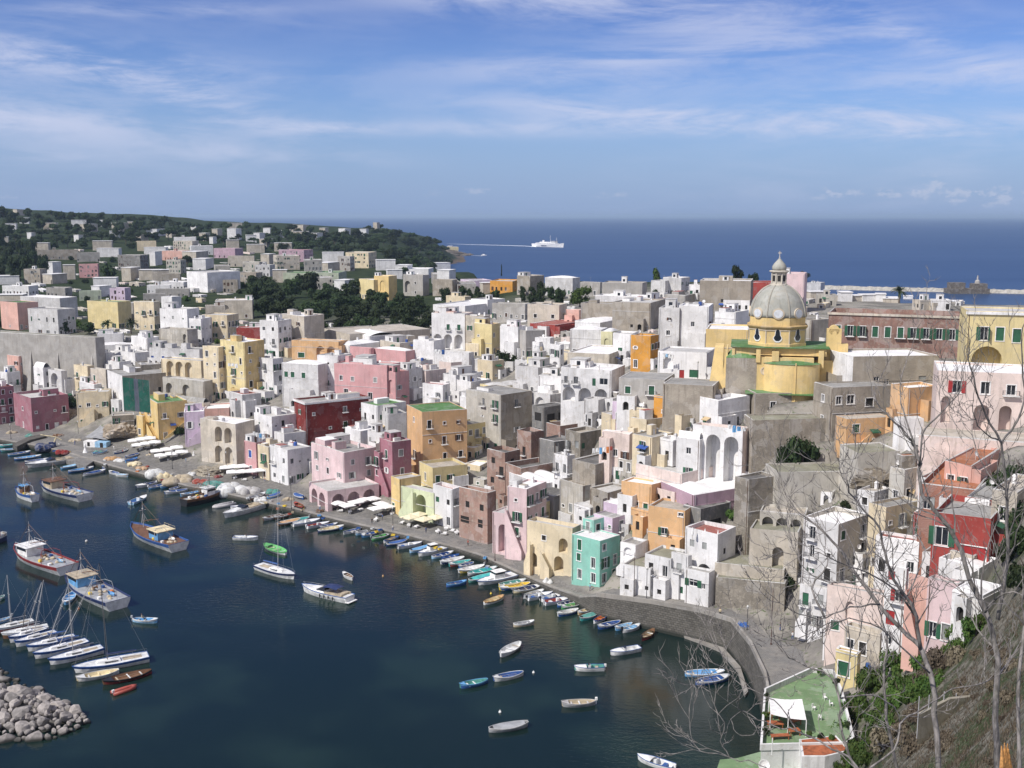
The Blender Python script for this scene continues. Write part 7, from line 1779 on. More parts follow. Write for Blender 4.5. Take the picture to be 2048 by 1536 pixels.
for i, (u, v) in enumerate([(820, 1036), (848, 1040), (838, 1030), (872, 1036)]): parasol(u, v, 4.0, rad(48), 'cream square parasol below the lime stair house', M_CREAM, 'cream parasols on the quay')
for i, u in enumerate((1385, 1410, 1436)):
 p = atY(u, 1062 + i * 3, 216.5); root = parasol(u, 1062, 2, 0, 'closed white parasol on the balcony of the tall white house', group='closed parasols on the balcony', closed=True)
 root.location = p - Vector((0, 0, 2.0))
tn = 0
for (u, v) in [(268, 895), (282, 900), (296, 897), (310, 893), (322, 918), (338, 922), (352, 915), (470, 958), (490, 962), (510, 958), (682, 1024), (700, 1026), (722, 1022), (752, 1042), (760, 1032), (784, 1030),
               (806, 1048), (818, 1053), (834, 1056), (876, 1066), (890, 1070), (892, 1060), (906, 1064), (914, 1068)]:
 p = table(u, v, 'small table with a white cloth on the quay pavement')
 for a in ((0,), (pi,)) if tn % 2 else ((pi / 2,),):
  q = p + Vector((sin(a[0]) * -.85, cos(a[0]) * .85, 0)); chair(q, a[0])
 tn += 1
# street lamps and poles
def lamp(u, v, hgt, label, wood=False):
 p = ground_at(u, v); root = empty('street_lamp' if not wood else 'wooden_pole', p); tag(root, label, 'street lamp' if not wood else 'pole')
 bm = bmesh.new(); tube(bm, [(0, 0, -.2), (0, 0, hgt)], [.09, .06], 7); lathe(bm, [(.16, 0), (.16, .5), (.09, .6)], 8); link('post', bm, plain('rust_post', (.09, .05, .04), .7) if wood else M_IRON, root)
 if not wood:
  bm = bmesh.new(); lathe(bm, [(.05, hgt), (.2, hgt + .12), (.26, hgt + .5), (.05, hgt + .75)], 8); link('lantern', bm, plain('lamp_glass', (.5, .5, .48), .3), root)
lamp(990, 1122, 9, 'tall thin pole on the quay before the pink stair house', True); lamp(1086, 1150, 5.5, 'black street lamp by the cream house stairs'); lamp(1268, 1196, 10, 'tall dark pole by the low white quay house', True)
lamp(1293, 1200, 6.5, 'thin street lamp right of the tall dark pole'); lamp(1542, 1290, 11, 'tall brown pole by the promenade bend', True); lamp(1494, 1262, 4.5, 'small pole beside the blue covered heap')
for u, v, L_ in ((22, 878, 'lamp on the left quay below the mauve house'), (157, 872, 'lamp by the white outside stair'), (420, 985, 'lamp beside the green nets'), (453, 938, 'lamp left of the central white parasols'), (583, 1018, 'tall lamp left of the pale pink house'), (786, 1056, 'lamp between the two parasol groups'), (345, 938, 'lamp behind the pale net heap')):
 lamp(u, v, 5.2 if u != 583 else 9, 'slim dark street ' + L_)
for u, v, s in ((1358, 765, 1), (1395, 770, 1), (1322, 760, 0), (1258, 742, 0)): lamp(u, v - 4, 5, {1358: 'street lamp on the piazza before the red door', 1395: 'street lamp on the piazza left of the church', 1322: 'street lamp at the left end of the piazza', 1258: 'street lamp above the grey wall house'}[u])
# net heaps
BNM = dict(W='white', w='off white', b='blue', B='navy', l='light blue', L='pale blue', t='turquoise', T='green', r='red', R='maroon', o='orange', c='cream', y='yellow', n='dark brown', k='black', a='grey', A='pale grey', e='tan', s='rust brown')
def heap(u, v, w, hgt, c, label, name='net_heap'):
 p = ground_at(u, v); s = w * p.y / F / 2; bm = bmesh.new(); r_ = random.Random(int(u))
 for k in range(7):
  q = Vector((r_.uniform(-.6, .6) * s, r_.uniform(-.4, .4) * s, 0))
  ic = bmesh.ops.create_icosphere(bm, subdivisions=3, radius=1, matrix=Matrix.Translation(q) @ Matrix.Diagonal((s * r_.uniform(.4, .6), s * r_.uniform(.35, .5), hgt * r_.uniform(.6, 1), 1)))
  for vv in ic['verts']: vv.co += vv.co.normalized() * noise.noise(vv.co * 1.7 + Vector((u, 0, 0))) * .35
 o = link(name, bm, stucco('net' + c, BC[c], .6), loc=p, smooth=True); tag(o, label, 'net heap' if 'net' in name else 'tarpaulin')
heap(308, 950, 48, 2.2, 'w', 'tall pale white net heap under plastic'); heap(330, 955, 30, 1.6, 'c', 'yellowish net heap beside the pale white one'); heap(362, 962, 62, 2.0, 'e', 'wide tan net heap in the middle of the quay')
heap(402, 965, 40, 1.2, 'r', 'low reddish net heap with floats'); heap(424, 972, 60, 1.6, 'T', 'dark green net heap behind the black boat'); heap(470, 982, 70, 2.4, 'w', 'large grey white net heap right of the green one')
heap(500, 985, 44, 1.8, 'A', 'grey green net heap under the parasols'); heap(268, 930, 34, 1.2, 'c', 'small sandy net heap beside the boats on the quay'); heap(225, 918, 34, 1.1, 's', 'brown net heap with ropes near the jetty'); heap(90, 895, 40, 1.8, 'B', 'blue tarpaulin heap at the jetty under the crane', 'tarpaulin_heap')
heap(1486, 1254, 24, 1.0, 'b', 'blue tarpaulin heap at the promenade bend', 'tarpaulin_heap'); heap(1096, 1166, 24, 1.3, 'W', 'white covered heap at the quay edge before the turquoise house', 'tarpaulin_heap'); heap(125, 905, 30, 1.2, 'R', 'dark red net heap on the jetty')
for i, (u, v, c, w) in enumerate([(150, 882, 'e', 26), (200, 905, 'T', 24), (240, 922, 'w', 26), (282, 938, 's', 28), (300, 912, 'e', 20), (380, 950, 'w', 26), (440, 955, 'R', 24), (545, 985, 'T', 30), (575, 1000, 'e', 26), (520, 1000, 'w', 30), (640, 1024, 'n', 16), (60, 872, 'T', 24), (20, 866, 'e', 26), (118, 872, 'n', 22)]):
 heap(u, v, w, .9, c, BNM[c] + ' net heap on the quay, ' + ('left of the jetty' if u < 130 else 'near the blue awning stall' if u < 210 else ('below' if i == 2 else 'right of' if i == 3 else 'behind') + ' the boats pulled up ashore' if u < 350 else ('above the large net heaps' if i == 5 else 'right of the tan heap' if i == 6 else 'by the grey boat' if i == 9 else 'under the central parasols') if u < 560 else 'left of the pink arcade'))
for i in range(46):
 u = R.choice((R.uniform(90, 440), R.uniform(440, 640), R.uniform(640, 980))); v = 865 + (u - 60) * .27 + R.uniform(4, 26)
 p = ground_at(u, v)
 if p.z > 2.3: continue
 c = R.choice('bclworyAe'); root = empty('fish_crate', p, R.uniform(0, 3)); tag(root, BNM[c] + ' fish crate lying on the quay pavement', 'crate', BNM[c] + ' fish crates on the quay'); bm = bmesh.new(); box(bm, -.5, .5, -.35, .35, 0, .06); [box(bm, *q, .06, .4) for q in ((-.5, .5, -.35, -.3), (-.5, .5, .3, .35), (-.5, -.45, -.3, .3), (.45, .5, -.3, .3))]; link('tray', bm, bmat(c), root)
# stall with grey blue awning, market awnings
def awning(px, z0, z1, c, label, name='awning'):
 b = [atZ(u, v, 1.66) for u, v in px]
 ctr = sum(b, Vector()) / len(b); root = empty(name, ctr); tag(root, label, 'awning')
 bm = bmesh.new(); n = len(b); g = []
 for j in range(5):
  row = []
  for i in range(7):
   s, t = i / 6, j / 4; q = b[0].lerp(b[1], s).lerp(b[3].lerp(b[2], s), t) - ctr; q.z = z0 + (z1 - z0) * t - .35 * sin(pi * t) - .12 * sin(s * pi * 3); row.append(bm.verts.new(q))
  g.append(row)
 for j in range(4):
  for i in range(6): bm.faces.new((g[j][i], g[j][i + 1], g[j + 1][i + 1], g[j + 1][i]))
 r_ = bmesh.ops.solidify(bm, geom=bm.faces[:], thickness=.05) if False else None
 link('cover', bm, bmat(c), root)
 for i, q in enumerate(b):
  bm = bmesh.new(); w = q - ctr; tube(bm, [(w.x, w.y, 0), (w.x, w.y, z0 if i < 2 else z1)], .05, 5); link('post', bm, M_GALV, root)
awning([(170, 887), (215, 892), (246, 872), (204, 868)], 2.4, 3.8, 'a', 'sagging grey blue awning over a quay stall'); awning([(222, 888), (252, 890), (262, 880), (236, 877)], 2.3, 2.7, 'c', 'small cream awning beside the grey blue one')
awning([(835, 985), (880, 990), (930, 972), (880, 966)], 3.2, 3.6, 'R', 'faded red awning on the roof behind the lime stair house') if False else None
# kiosk under the awning
p = atZ(190, 895, 1.66); root = empty('kiosk', p, rad(-10)); tag(root, 'low white and blue kiosk counter under the grey blue awning', 'kiosk')
bm = bmesh.new(); box(bm, -4.5, 0, 0, 3, 0, 2.2); link('wall', bm, M_WHITE, root); bm = bmesh.new(); box(bm, 0.003, 4.5, 0, 3, 0, 2.0); link('wall', bm, bmat('L'), root); bm = bmesh.new(); box(bm, -3, -2, -.05, -.003, .4, 1.9); box(bm, 2, 3.2, -.05, -.003, .1, 1.8); link('door', bm, M_DARK, root)
# small hoist on the left quay
p = atZ(105, 893, 1.66); root = empty('crane', p, rad(20)); tag(root, 'cream boat crane with a folded arm on the left quay', 'crane')
bm = bmesh.new(); box(bm, -1.2, 1.2, -.8, .8, 0, 1.6); link('base', bm, bmat('B'), root); bm = bmesh.new(); tube(bm, [(.6, 0, 1.4), (1.4, 0, 3.4)], .28, 6); tube(bm, [(1.4, 0, 3.4), (-3.8, 0, 4.6)], .24, 6); tube(bm, [(1.4, 0, 3.4), (3.2, 0, 2.2)], .2, 6); link('arm', bm, bmat('c'), root)
# white statue like marker on the quay
p = atZ(388, 924, 1.66); root = empty('marker', p); tag(root, 'white plinth marker standing alone on the quay pavement', 'marker')
bm = bmesh.new(); lathe(bm, [(.9, 0), (.9, .4), (.5, .5), (.45, 2.2), (.6, 2.4), (.35, 2.6), (.25, 3.4), (.05, 3.7)], 10); link('plinth', bm, M_WHITE, root)
p = atZ(171, 905, 1.66); root = empty('marker', p); tag(root, 'white pointed marker at the end of the jetty', 'marker'); bm = bmesh.new(); lathe(bm, [(1.0, 0), (.8, .4), (.4, 1.6), (.45, 2.6), (.1, 3.2)], 8); link('plinth', bm, M_WHITE, root)
# crates
for u, v, c, lab in ((995, 1094, 'r', 'stack of red crates in the pink arch'), (1062, 1149, 's', 'stack of brown crates at the quay edge'), (1325, 1192, 'y', 'yellow crates against the white quay wall')):
 p = ground_at(u, v); root = empty('crate_stack', p, .7); tag(root, lab, 'crates')
 for k in range(3):
  bm = bmesh.new(); box(bm, -.55, .55, -.4, .4, .36 * k, .36 * k + .30); box(bm, -.48, .48, -.33, .33, .36 * k + .30, .36 * k + .302); link('crate', bm, bmat(c), root)
# laundry
def laundry(u0, v0, u1, v1, Y, cols, label):
 a, b = atY(u0, v0, Y), atY(u1, v1, Y); root = empty('washing_line', (a + b) / 2); tag(root, label, 'washing line'); c = (a + b) / 2
 bm = bmesh.new(); tube(bm, [a - c, b - c], .015, 3); link('line', bm, M_GALV, root)
 n = len(cols)
 for i, cl in enumerate(cols):
  q = a.lerp(b, (i + .5) / n) - c; L = (b - a).length / n * .8; h_ = R.uniform(.8, 1.6); bm = bmesh.new(); rows = []
  for j in range(4): rows.append([bm.verts.new((q.x + (s - .5) * L, q.y + .06 * sin(s * 7 + j), q.z - h_ * j / 3)) for s in (0, .33, .66, 1)])
  for A, B_ in zip(rows, rows[1:]):
   for k in range(3): bm.faces.new((A[k], A[k + 1], B_[k + 1], B_[k]))
  link('cloth', bm, bmat(cl), root)
laundry(1184, 897, 1226, 892, 247, 'WWlWor', 'white sheets and a red towel on a roof line above the brown house'); laundry(1325, 706, 1348, 710, 276, 'WLWW', 'white laundry on the small white terrace wall'); laundry(1066, 690, 1086, 694, 345, 'WWV' if 'V' in BC else 'WWe', 'white laundry below the smooth grey house')
laundry(868, 698, 890, 700, 358, 'WWb', 'white laundry on the long white terrace wall'); laundry(505, 862, 530, 870, 300, 'WWlW', 'laundry on the white stepped house'); laundry(455, 726, 476, 728, 372, 'WWW', 'white washing on the yellow tower house'); laundry(1455, 848, 1492, 856, 228, 'Wllw', 'pale lilac laundry on the white roof terrace')
# green scaffold netting on the stone house
a0, a1 = atY(247, 753, 370), atY(300, 760, 378); root = empty('scaffold', (a0 + a1) / 2); tag(root, 'green scaffold netting hung over the stone house', 'scaffold'); c = (a0 + a1) / 2
bm = bmesh.new(); g = []
for j in range(9):
 row = []
 for i in range(13):
  q = a0.lerp(a1, i / 12) - c; q.z -= j * 1.45; q.y -= 1.2 + .3 * sin(i * 1.3) * sin(j * .9); row.append(bm.verts.new(q))
 g.append(row)
for j in range(8):
 for i in range(12): bm.faces.new((g[j][i], g[j][i + 1], g[j + 1][i + 1], g[j + 1][i])).material_index = 1 if i in (5, 6) else 0
link('netting', bm, [stucco('scaffold_net', (.09, .36, .24), .4), stucco('scaffold_sheet', (.35, .40, .45), .3)], root)
bm = bmesh.new()
for i in range(5): q = a0.lerp(a1, i / 4) - c; tube(bm, [(q.x, q.y - 1.1, q.z + .6), (q.x, q.y - 1.1, q.z - 13)], .05, 4)
link('frame', bm, M_GALV, root)
# grey buttressed retaining wall at upper left
house(-30, 196, 202, 676, 768, 66, 'g', 'M', 'tall grey buttressed retaining wall behind the left houses', rows=0, wins=[], par=.2, dirt=.35, tops=False, dep=5, name='retaining_wall', cat='wall')
wr = HOUSES[-1][0]
for f in (.04, .36, .62, .97):
 bm = bmesh.new(); W_ = (CARVE[-1][4]); y = W_ * f
 vs = [(-3.0, y - 1.5, -9), (-3.0, y + 1.5, -9), (.05, y + 1.2, -9), (.05, y - 1.2, -9), (-.05, y - .3, 12), (-.05, y + .3, 12)]
 v = [bm.verts.new(q) for q in vs]
 for fc in ((0, 1, 5, 4), (1, 2, 5), (0, 4, 3), (2, 3, 4, 5)): bm.faces.new([v[i] for i in fc])
 link('buttress', bm, wallmat('g', .35), wr)
for i in range(15):
 bm = bmesh.new(); W_ = CARVE[-1][4]; y = W_ * (.02 + i * .067); hh = atY(100, 672, 470).z; 
 top = max(v.co.z for v in wr.children[0].data.vertices); lathe(bm, [(.5, top), (.5, top + 1.6), (.35, top + 1.9), (.1, top + 2)], 8, 0, Matrix.Translation((.6, y, 0))); link('pillar', bm, wallmat('h'), wr)
# ---------------- people ----------------
def body_mesh(pose):
 J = dict(pel=(0, 0, .92), che=(0, .0, 1.32), nec=(0, 0, 1.48), hea=(0, -.02, 1.66))
 if pose == 'stand': legs = [[(.1, 0, .9), (.12, -.02, .48), (.12, .0, .06), (.12, -.14, .03)], [(-.1, 0, .9), (-.13, .05, .48), (-.14, .12, .06), (-.14, -.0, .03)]]; arms = [[(.2, 0, 1.38), (.27, .03, 1.1), (.26, -.08, .86)], [(-.2, 0, 1.38), (-.27, .03, 1.1), (-.26, -.04, .86)]]; off = 0
 else: legs = [[(.1, 0, .45), (.14, -.42, .5), (.13, -.5, .08), (.13, -.62, .05)], [(-.1, 0, .45), (-.14, -.42, .5), (-.13, -.5, .08), (-.13, -.62, .05)]]; arms = [[(.2, 0, .92), (.3, -.15, .7), (.22, -.42, .72)], [(-.2, 0, .92), (-.3, -.15, .7), (-.22, -.42, .72)]]; off = -.46
 vs = [Vector(J[k]) + Vector((0, 0, off)) for k in ('pel', 'che', 'nec', 'hea')]; rd = [.14, .155, .055, .105]; es = [(0, 1), (1, 2), (2, 3)]
 for l, rads in [(l, (.09, .06, .045, .035)) for l in legs] + [(a, (.05, .04, .035)) for a in arms]:
  par = 0 if len(l) == 4 else 1
  for q, r0 in zip(l, rads): vs.append(Vector(q)); rd.append(r0); es.append((par, len(vs) - 1)); par = len(vs) - 1
 me = bpy.data.meshes.new('person'); me.from_pydata(vs, es, []); o = bpy.data.objects.new('person_tmp', me); COL.objects.link(o)
 sk = o.modifiers.new('s', 'SKIN'); 
 for i, v in enumerate(me.skin_vertices[0].data): v.radius = (rd[i], rd[i] * (.75 if i < 2 else 1)); v.use_root = (i == 0)
 sb = o.modifiers.new('b', 'SUBSURF'); sb.levels = 1
 dg = bpy.context.evaluated_depsgraph_get(); m2 = bpy.data.meshes.new_from_object(o.evaluated_get(dg)); bpy.data.objects.remove(o)
 return m2
PB = {p: body_mesh(p) for p in ('stand', 'sit')}
SKIN = plain('skin', (.45, .27, .19), .6)
def person(p, rz, shirt, trous, label, pose='stand'):
 root = empty('person', p, rz); tag(root, label, 'person'); me = PB[pose].copy(); me.materials.clear()
 for m in (SKIN, plain('cloth_' + shirt, BC[shirt], .8), plain('cloth_' + trous, BC[trous], .8)): me.materials.append(m)
 off = 0 if pose == 'stand' else -.46
 for f in me.polygons:
  z = f.center.z - off; x = abs(f.center.x); f.material_index = 0 if z > 1.45 or (x > .24 and z < 1.15 and pose == 'stand') else 1 if z > .95 else 2 if z > .1 or pose == 'sit' else 0
  f.use_smooth = True
 link('body', me, None, root); bm = bmesh.new(); bmesh.ops.create_uvsphere(bm, u_segments=10, v_segments=7, radius=.115, matrix=Matrix.Translation((0, .02, 1.70 + off)) @ Matrix.Diagonal((1, 1.05, .95, 1))); link('hair', bm, bmat('n'), root)
pr_ = atZ(284, 1243, 0); person(pr_ + Vector((0, 0, .42)), rad(90), 'e', 'k', 'person rowing alone in the light blue rowing boat', 'sit')
for u, v, s, t_, rz, lab in ((744, 1048, 'k', 'k', .3, 'person in black standing between the parasols'), (765, 1040, 'b', 'k', 2, 'person in blue beside the white parasols'), (786, 1062, 'W', 'b', 1, 'person in white walking along the quay edge'), (1000, 1094, 'b', 'k', .5, 'person in blue standing in the pink arch'),
                             (228, 900, 'W', 'W', 0, 'person in white beside the cream awning'), (250, 902, 'W', 'k', 1, 'person in white and black by the cream awning'), (530, 965, 'r', 'b', 2, 'person in a red shirt near the parasols'), (1585, 1280, 'W', 'b', .2, 'person in white on the promenade')):
 person(ground_at(u, v), rz, s, t_, lab)
for i, (u, v, w_) in enumerate([(110, 888, 'near the cream boat crane'), (150, 890, 'walking left of the blue awning stall'), (246, 908, 'between the awning and the parasols'), (300, 912, 'beside the yellow house parasols'), (372, 925, 'left of the white plinth marker'), (415, 948, 'behind the dark green net heap'), (560, 972, 'beside the tall lamp of the pink house'), (640, 1020, 'at the quay edge by the pink arcade'), (852, 1066, 'below the cream parasols'), (936, 1092, 'in front of the unfinished brick house'), (1050, 1130, 'before the long cream house'), (1180, 1182, 'in front of the turquoise house'), (1440, 1232, 'on the raised promenade'), (1560, 1262, 'at the promenade bend')]):
 c = 'WbrklcB'[i % 7]; person(ground_at(u, v), i * 1.3, c, 'kbB'[i % 3], 'person in a ' + BNM[c] + ' top ' + w_)
# buoys
for u, v, c, lab in ((173, 1083, 'A', 'grey buoy between the two left trawlers'), (1067, 1346, 'W', 'small white buoy right of the white rowing boat'), (982, 1188, 'y', 'small yellow buoy in front of the moored cabin boat'), (766, 1153, 's', 'small brown buoy right of the tiny dinghy'), (157, 1218, 'o', 'orange buoy beside the blue cabined trawler'), (1000, 1425, 'W', 'small white mooring buoy in the lower harbour')):
 p = atZ(u, v, 0); o_ = bmesh.new(); bmesh.ops.create_uvsphere(o_, u_segments=12, v_segments=8, radius=.38 if c == 'A' else .25); tube(o_, [(0, 0, 0), (0, 0, .45)], .04, 5); o = link('buoy', o_, bmat(c), loc=(p.x, p.y, .1), smooth=True); tag(o, lab, 'buoy')
# ---------------- rock breakwater, bottom left ----------------
M_ROCK = []
for i, c in enumerate(((.34, .31, .29), (.27, .25, .235), (.40, .365, .34))):
 m, t, p_ = newmat('boulder_%d' % i); P = t.new('ShaderNodeTexCoord').outputs['Object']; G = t.new('ShaderNodeNewGeometry').outputs['Position']
 sp = t.new('ShaderNodeSeparateXYZ'); t.l.new(G, sp.inputs[0])
 n = t.noise(P, 2.2, 6, .65); n2 = t.noise(P, 9, 3)
 cc = t.mix(t.ramp(n, .35, .65), c4([x * .7 for x in c]), c4([x * 1.15 for x in c])); cc = t.mix(t.ramp(n2, .5, .75), cc, c4([x * .6 for x in c]))
 cc = t.mix(t.ramp(sp.outputs[2], .1, .9), (.025, .025, .02, 1), cc)
 t.l.new(cc, p_.inputs['Base Color']); p_.inputs['Roughness'].default_value = .9
 bp = t.new('ShaderNodeBump'); bp.inputs['Distance'].default_value = .12; t.l.new(n, bp.inputs['Height']); t.l.new(bp.outputs[0], p_.inputs['Normal']); M_ROCK.append(m)
def boulder_mesh(seed):
 r_ = random.Random(seed); bm = bmesh.new(); bmesh.ops.create_icosphere(bm, subdivisions=2, radius=1)
 pl = [(Vector((r_.gauss(0, 1), r_.gauss(0, 1), r_.gauss(0, 1))).normalized(), r_.uniform(.55, .82)) for _ in range(11)]
 for v in bm.verts:
  for n, d in pl:
   k = v.co.dot(n)
   if k > d: v.co -= n * (k - d)
  v.co += Vector((r_.uniform(-1, 1), r_.uniform(-1, 1), r_.uniform(-1, 1))) * .025
 bmesh.ops.bevel(bm, geom=[e for e in bm.edges if e.calc_face_angle(0) > .5], offset=.04, segments=1)
 me = bpy.data.meshes.new('boulder'); bm.to_mesh(me); bm.free(); return me
RK = []
for i in range(6):
 me = boulder_mesh(i); me.materials.append(M_ROCK[i % 3]); RK.append(me)
POLY = [(-60, 1325), (8, 1340), (40, 1362), (85, 1382), (110, 1400), (150, 1425), (178, 1440), (170, 1448), (120, 1472), (60, 1480), (0, 1478), (-60, 1480)]
pw = [atZ(u, v, .2) for u, v in POLY]
ridge = [(atZ(-60, 1385, 3.4), 3.6), (atZ(20, 1392, 3.2), 3.3), (atZ(90, 1415, 2.6), 2.6), (atZ(140, 1432, 1.6), 1.4), (atZ(170, 1440, .8), .3)]
def rk_h(p):
 # height falls from the ridge line to the polygon rim
 best = 0
 for (a, ha), (b, hb) in zip(ridge, ridge[1:]):
  d = (b - a).xy; t_ = max(0, min(1, (p.xy - a.xy).dot(d) / d.length_squared)); q = a.xy + d * t_; dist = (p.xy - q).length
  best = max(best, (ha + (hb - ha) * t_) - dist * .36)
 return best
r_ = random.Random(21); n_r = 0; placed = []
tries = 0
while n_r < 190 and tries < 9000:
 tries += 1
 u, v = r_.uniform(-40, 182), r_.uniform(1325, 1482)
 if not inpoly(u, v, POLY): continue
 p = atZ(u, v, .3)
 s = r_.uniform(1.1, 2.25) if r_.random() < .7 else r_.uniform(.5, 1.0)
 if any((p - q).length < (s + t_) * .62 for q, t_ in placed): continue
 placed.append((p, s)); hz = rk_h(p)
 o = link('boulder', r_.choice(RK), None, loc=(p.x, p.y, hz - .25 * s)); o.scale = (s, s * r_.uniform(.75, 1.1), s * r_.uniform(.65, .95)); o.rotation_euler = (r_.uniform(-.5, .5), r_.uniform(-.5, .5), r_.uniform(0, 6.28))
 tag(o, 'pale angular boulder of the rock breakwater', 'boulder', 'boulders of the breakwater'); n_r += 1
bm = bmesh.new(); vs = []
for j in range(14):
 row = []
 for i in range(22):
  x = pw[0].x + (pw[6].x - pw[0].x) * i / 21 + 2 - j * .3; y = pw[8].y - 6 + (pw[0].y - pw[8].y + 22) * j / 13
  row.append(bm.verts.new((x, y, max(-1.5, rk_h(Vector((x, y, 0))) - 1.2))))
 vs.append(row)
for j in range(13):
 for i in range(21): bm.faces.new((vs[j][i], vs[j][i + 1], vs[j + 1][i + 1], vs[j + 1][i]))
o = link('rubble_core', bm, M_ROCK[1]); tag(o, 'dark rubble between the boulders', 'rubble', kind='stuff')
# ---------------- green terrace house at the bottom ----------------
ZT = 13.0
def polyZ(px, z): return [atZ(u, v, z) for u, v in px]
roof_px = [(1530, 1388), (1624, 1345), (1666, 1348), (1682, 1385), (1696, 1440), (1706, 1482), (1690, 1496), (1600, 1498), (1522, 1500)]
rp = polyZ(roof_px, ZT); ctr = sum(rp, Vector()) / len(rp); root = empty('terrace_house', (ctr.x, ctr.y, 0)); tag(root, 'white harbour house with a broad green roof terrace and white pergola cover', 'house')
loc = [(p.x - ctr.x, p.y - ctr.y) for p in rp]
bm = bmesh.new(); prism(bm, loc, -3, ZT - .02); bmesh.ops.recalc_face_normals(bm, faces=bm.faces); link('wall', bm, wallmat('w', .3), root)
bm = bmesh.new(); f = bm.faces.new([bm.verts.new((x, y, ZT + .01)) for x, y in loc]); link('roof', bm, stucco('terrace_green', (.18, .275, .14), .35), root)
bm = bmesh.new()
n = len(loc)
for i in range(n):
 a, b = Vector((*loc[i], 0)), Vector((*loc[(i + 1) % n], 0)); d = (b - a); L = d.length; M_ = Matrix.Translation((a.x, a.y, ZT)) @ Matrix.Rotation(math.atan2(d.y, d.x), 4, 'Z')
 hgt = .9 if i in (0, 8) else .7 if i in (1, 2, 3, 4, 5) else .9
 box(bm, -.12, L + .12, -.15 - .001 * i, .15 + .001 * i, 0, hgt - .002 * i, 0, M_)
link('parapet', bm, wallmat('w', .2), root)
# pergola cover and furniture
pc = polyZ([(1538, 1395), (1604, 1398), (1613, 1440), (1541, 1428)], ZT + 2.5); bm = bmesh.new(); g = []
for j in range(5):
 row = []
 for i in range(7):
  q = pc[0].lerp(pc[1], i / 6).lerp(pc[3].lerp(pc[2], i / 6), j / 4); row.append(bm.verts.new((q.x - ctr.x, q.y - ctr.y, ZT + 2.5 - .18 * sin(pi * i / 6))))
 g.append(row)
for j in range(4):
 for i in range(6): bm.faces.new((g[j][i], g[j][i + 1], g[j + 1][i + 1], g[j + 1][i]))
link('pergola_cover', bm, M_CANV, root)
bm = bmesh.new()
for q in pc + [pc[2].lerp(pc[3], .5), atZ(1545, 1478, ZT + 2.3), atZ(1600, 1480, ZT + 2.3)]: tube(bm, [(q.x - ctr.x, q.y - ctr.y, ZT), (q.x - ctr.x, q.y - ctr.y, ZT + 2.45)], .07, 6)
a_, b_ = atZ(1573, 1440, ZT + 2.3), atZ(1570, 1482, ZT + 2.3); tube(bm, [a_ - ctr + Vector((0, 0, 0)), b_ - ctr], .12, 5)
link('pergola_post', bm, M_WHITE, root)
M_TERR = plain('terracotta', (.33, .10, .04), .7, 0, .3)
for i, (u, v, sx, sy, hh) in enumerate(((1550, 1455, 2.2, 1.2, .75), (1560, 1478, 2.6, .8, .6), (1588, 1470, 1.6, 1.0, .8), (1548, 1438, 1.4, 1.0, .9), (1590, 1448, 1.4, 1.2, .7))):
 q = atZ(u, v, ZT); rt = empty('terrace_table', (q.x, q.y, ZT + .02), .1 * i); tag(rt, ['terracotta brown terrace table under the pergola edge', 'long brown bench at the front of the pergola', 'brown side table right of the white post', 'small brown table half under the white cover', 'brown planter chest beside the pergola post'][i], 'table')
 bm = bmesh.new(); box(bm, -sx / 2, sx / 2, -sy / 2, sy / 2, hh - .08, hh); link('tabletop', bm, M_TERR, rt)
 bm = bmesh.new(); [box(bm, x * sx / 2 - .05, x * sx / 2 + .05, y * sy / 2 - .05, y * sy / 2 + .05, 0, hh - .08) for x in (-.85, .85) for y in (-.85, .85)]; link('leg', bm, M_TERR, rt)
for i, (u, v) in enumerate([(1536, 1402), (1532, 1440), (1530, 1470), (1640, 1352), (1672, 1372), (1688, 1420), (1696, 1460), (1620, 1480), (1640, 1484), (1660, 1486)]):
 q = atZ(u, v, ZT); tree(Vector((q.x, q.y, ZT + .35)), .7, 1.5, 'shrub', M_LEAF2 if i % 2 else M_LEAF, 'potted_plant', i + 5, 'potted plant along the parapet of the green roof terrace', 'potted plants of the green terrace', 'potted plant').children[1].name = 'pot'
for u, v, a in ((1650, 1400, .3), (1662, 1412, 1.5), (1640, 1440, 2.6), (1628, 1420, .9)):
 q = atZ(u, v, ZT); chair(Vector((q.x, q.y, ZT + .02)), a, 'white chairs on the green terrace')
# lower step house with tiled and green floors
lp = polyZ([(1522, 1503), (1600, 1500), (1604, 1580), (1420, 1580), (1440, 1519), (1475, 1516)], 10.0); c2 = sum(lp, Vector()) / len(lp); root = empty('terrace_house', (c2.x, c2.y, 0)); tag(root, 'lower house with a green floor terrace cut by the bottom edge', 'house')
bm = bmesh.new(); prism(bm, [(p.x - c2.x, p.y - c2.y) for p in lp], -3, 9.98); link('wall', bm, wallmat('w', .3), root)
bm = bmesh.new(); bm.faces.new([bm.verts.new((p.x - c2.x, p.y - c2.y, 10.0)) for p in lp]); link('roof', bm, stucco('terrace_green', (.18, .275, .14), .35), root)
bm = bmesh.new(); 
for k in range(9): q = atZ(1536 + k * 1.0, 1502 + k * 4, 10); box(bm, q.x - c2.x, q.x - c2.x + 1.4, q.y - c2.y, q.y - c2.y + .32, 10, 12.8 - .3 * k)
link('stairs', bm, wallmat('w', .2), root)
tp_ = polyZ([(1598, 1478), (1672, 1470), (1700, 1500), (1650, 1512), (1604, 1512)], ZT + .6); c3 = sum(tp_, Vector()) / len(tp_); root = empty('terrace', (c3.x, c3.y, 0)); tag(root, 'small terracotta tiled terrace with white rim below the green roof', 'terrace')
bm = bmesh.new(); prism(bm, [(p.x - c3.x, p.y - c3.y) for p in tp_], 8, ZT + .55); link('wall', bm, wallmat('w', .2), root)
bm = bmesh.new(); bm.faces.new([bm.verts.new(((p.x - c3.x) * .9, (p.y - c3.y) * .9, ZT + .6)) for p in tp_]); link('floor', bm, M_TERR, root)
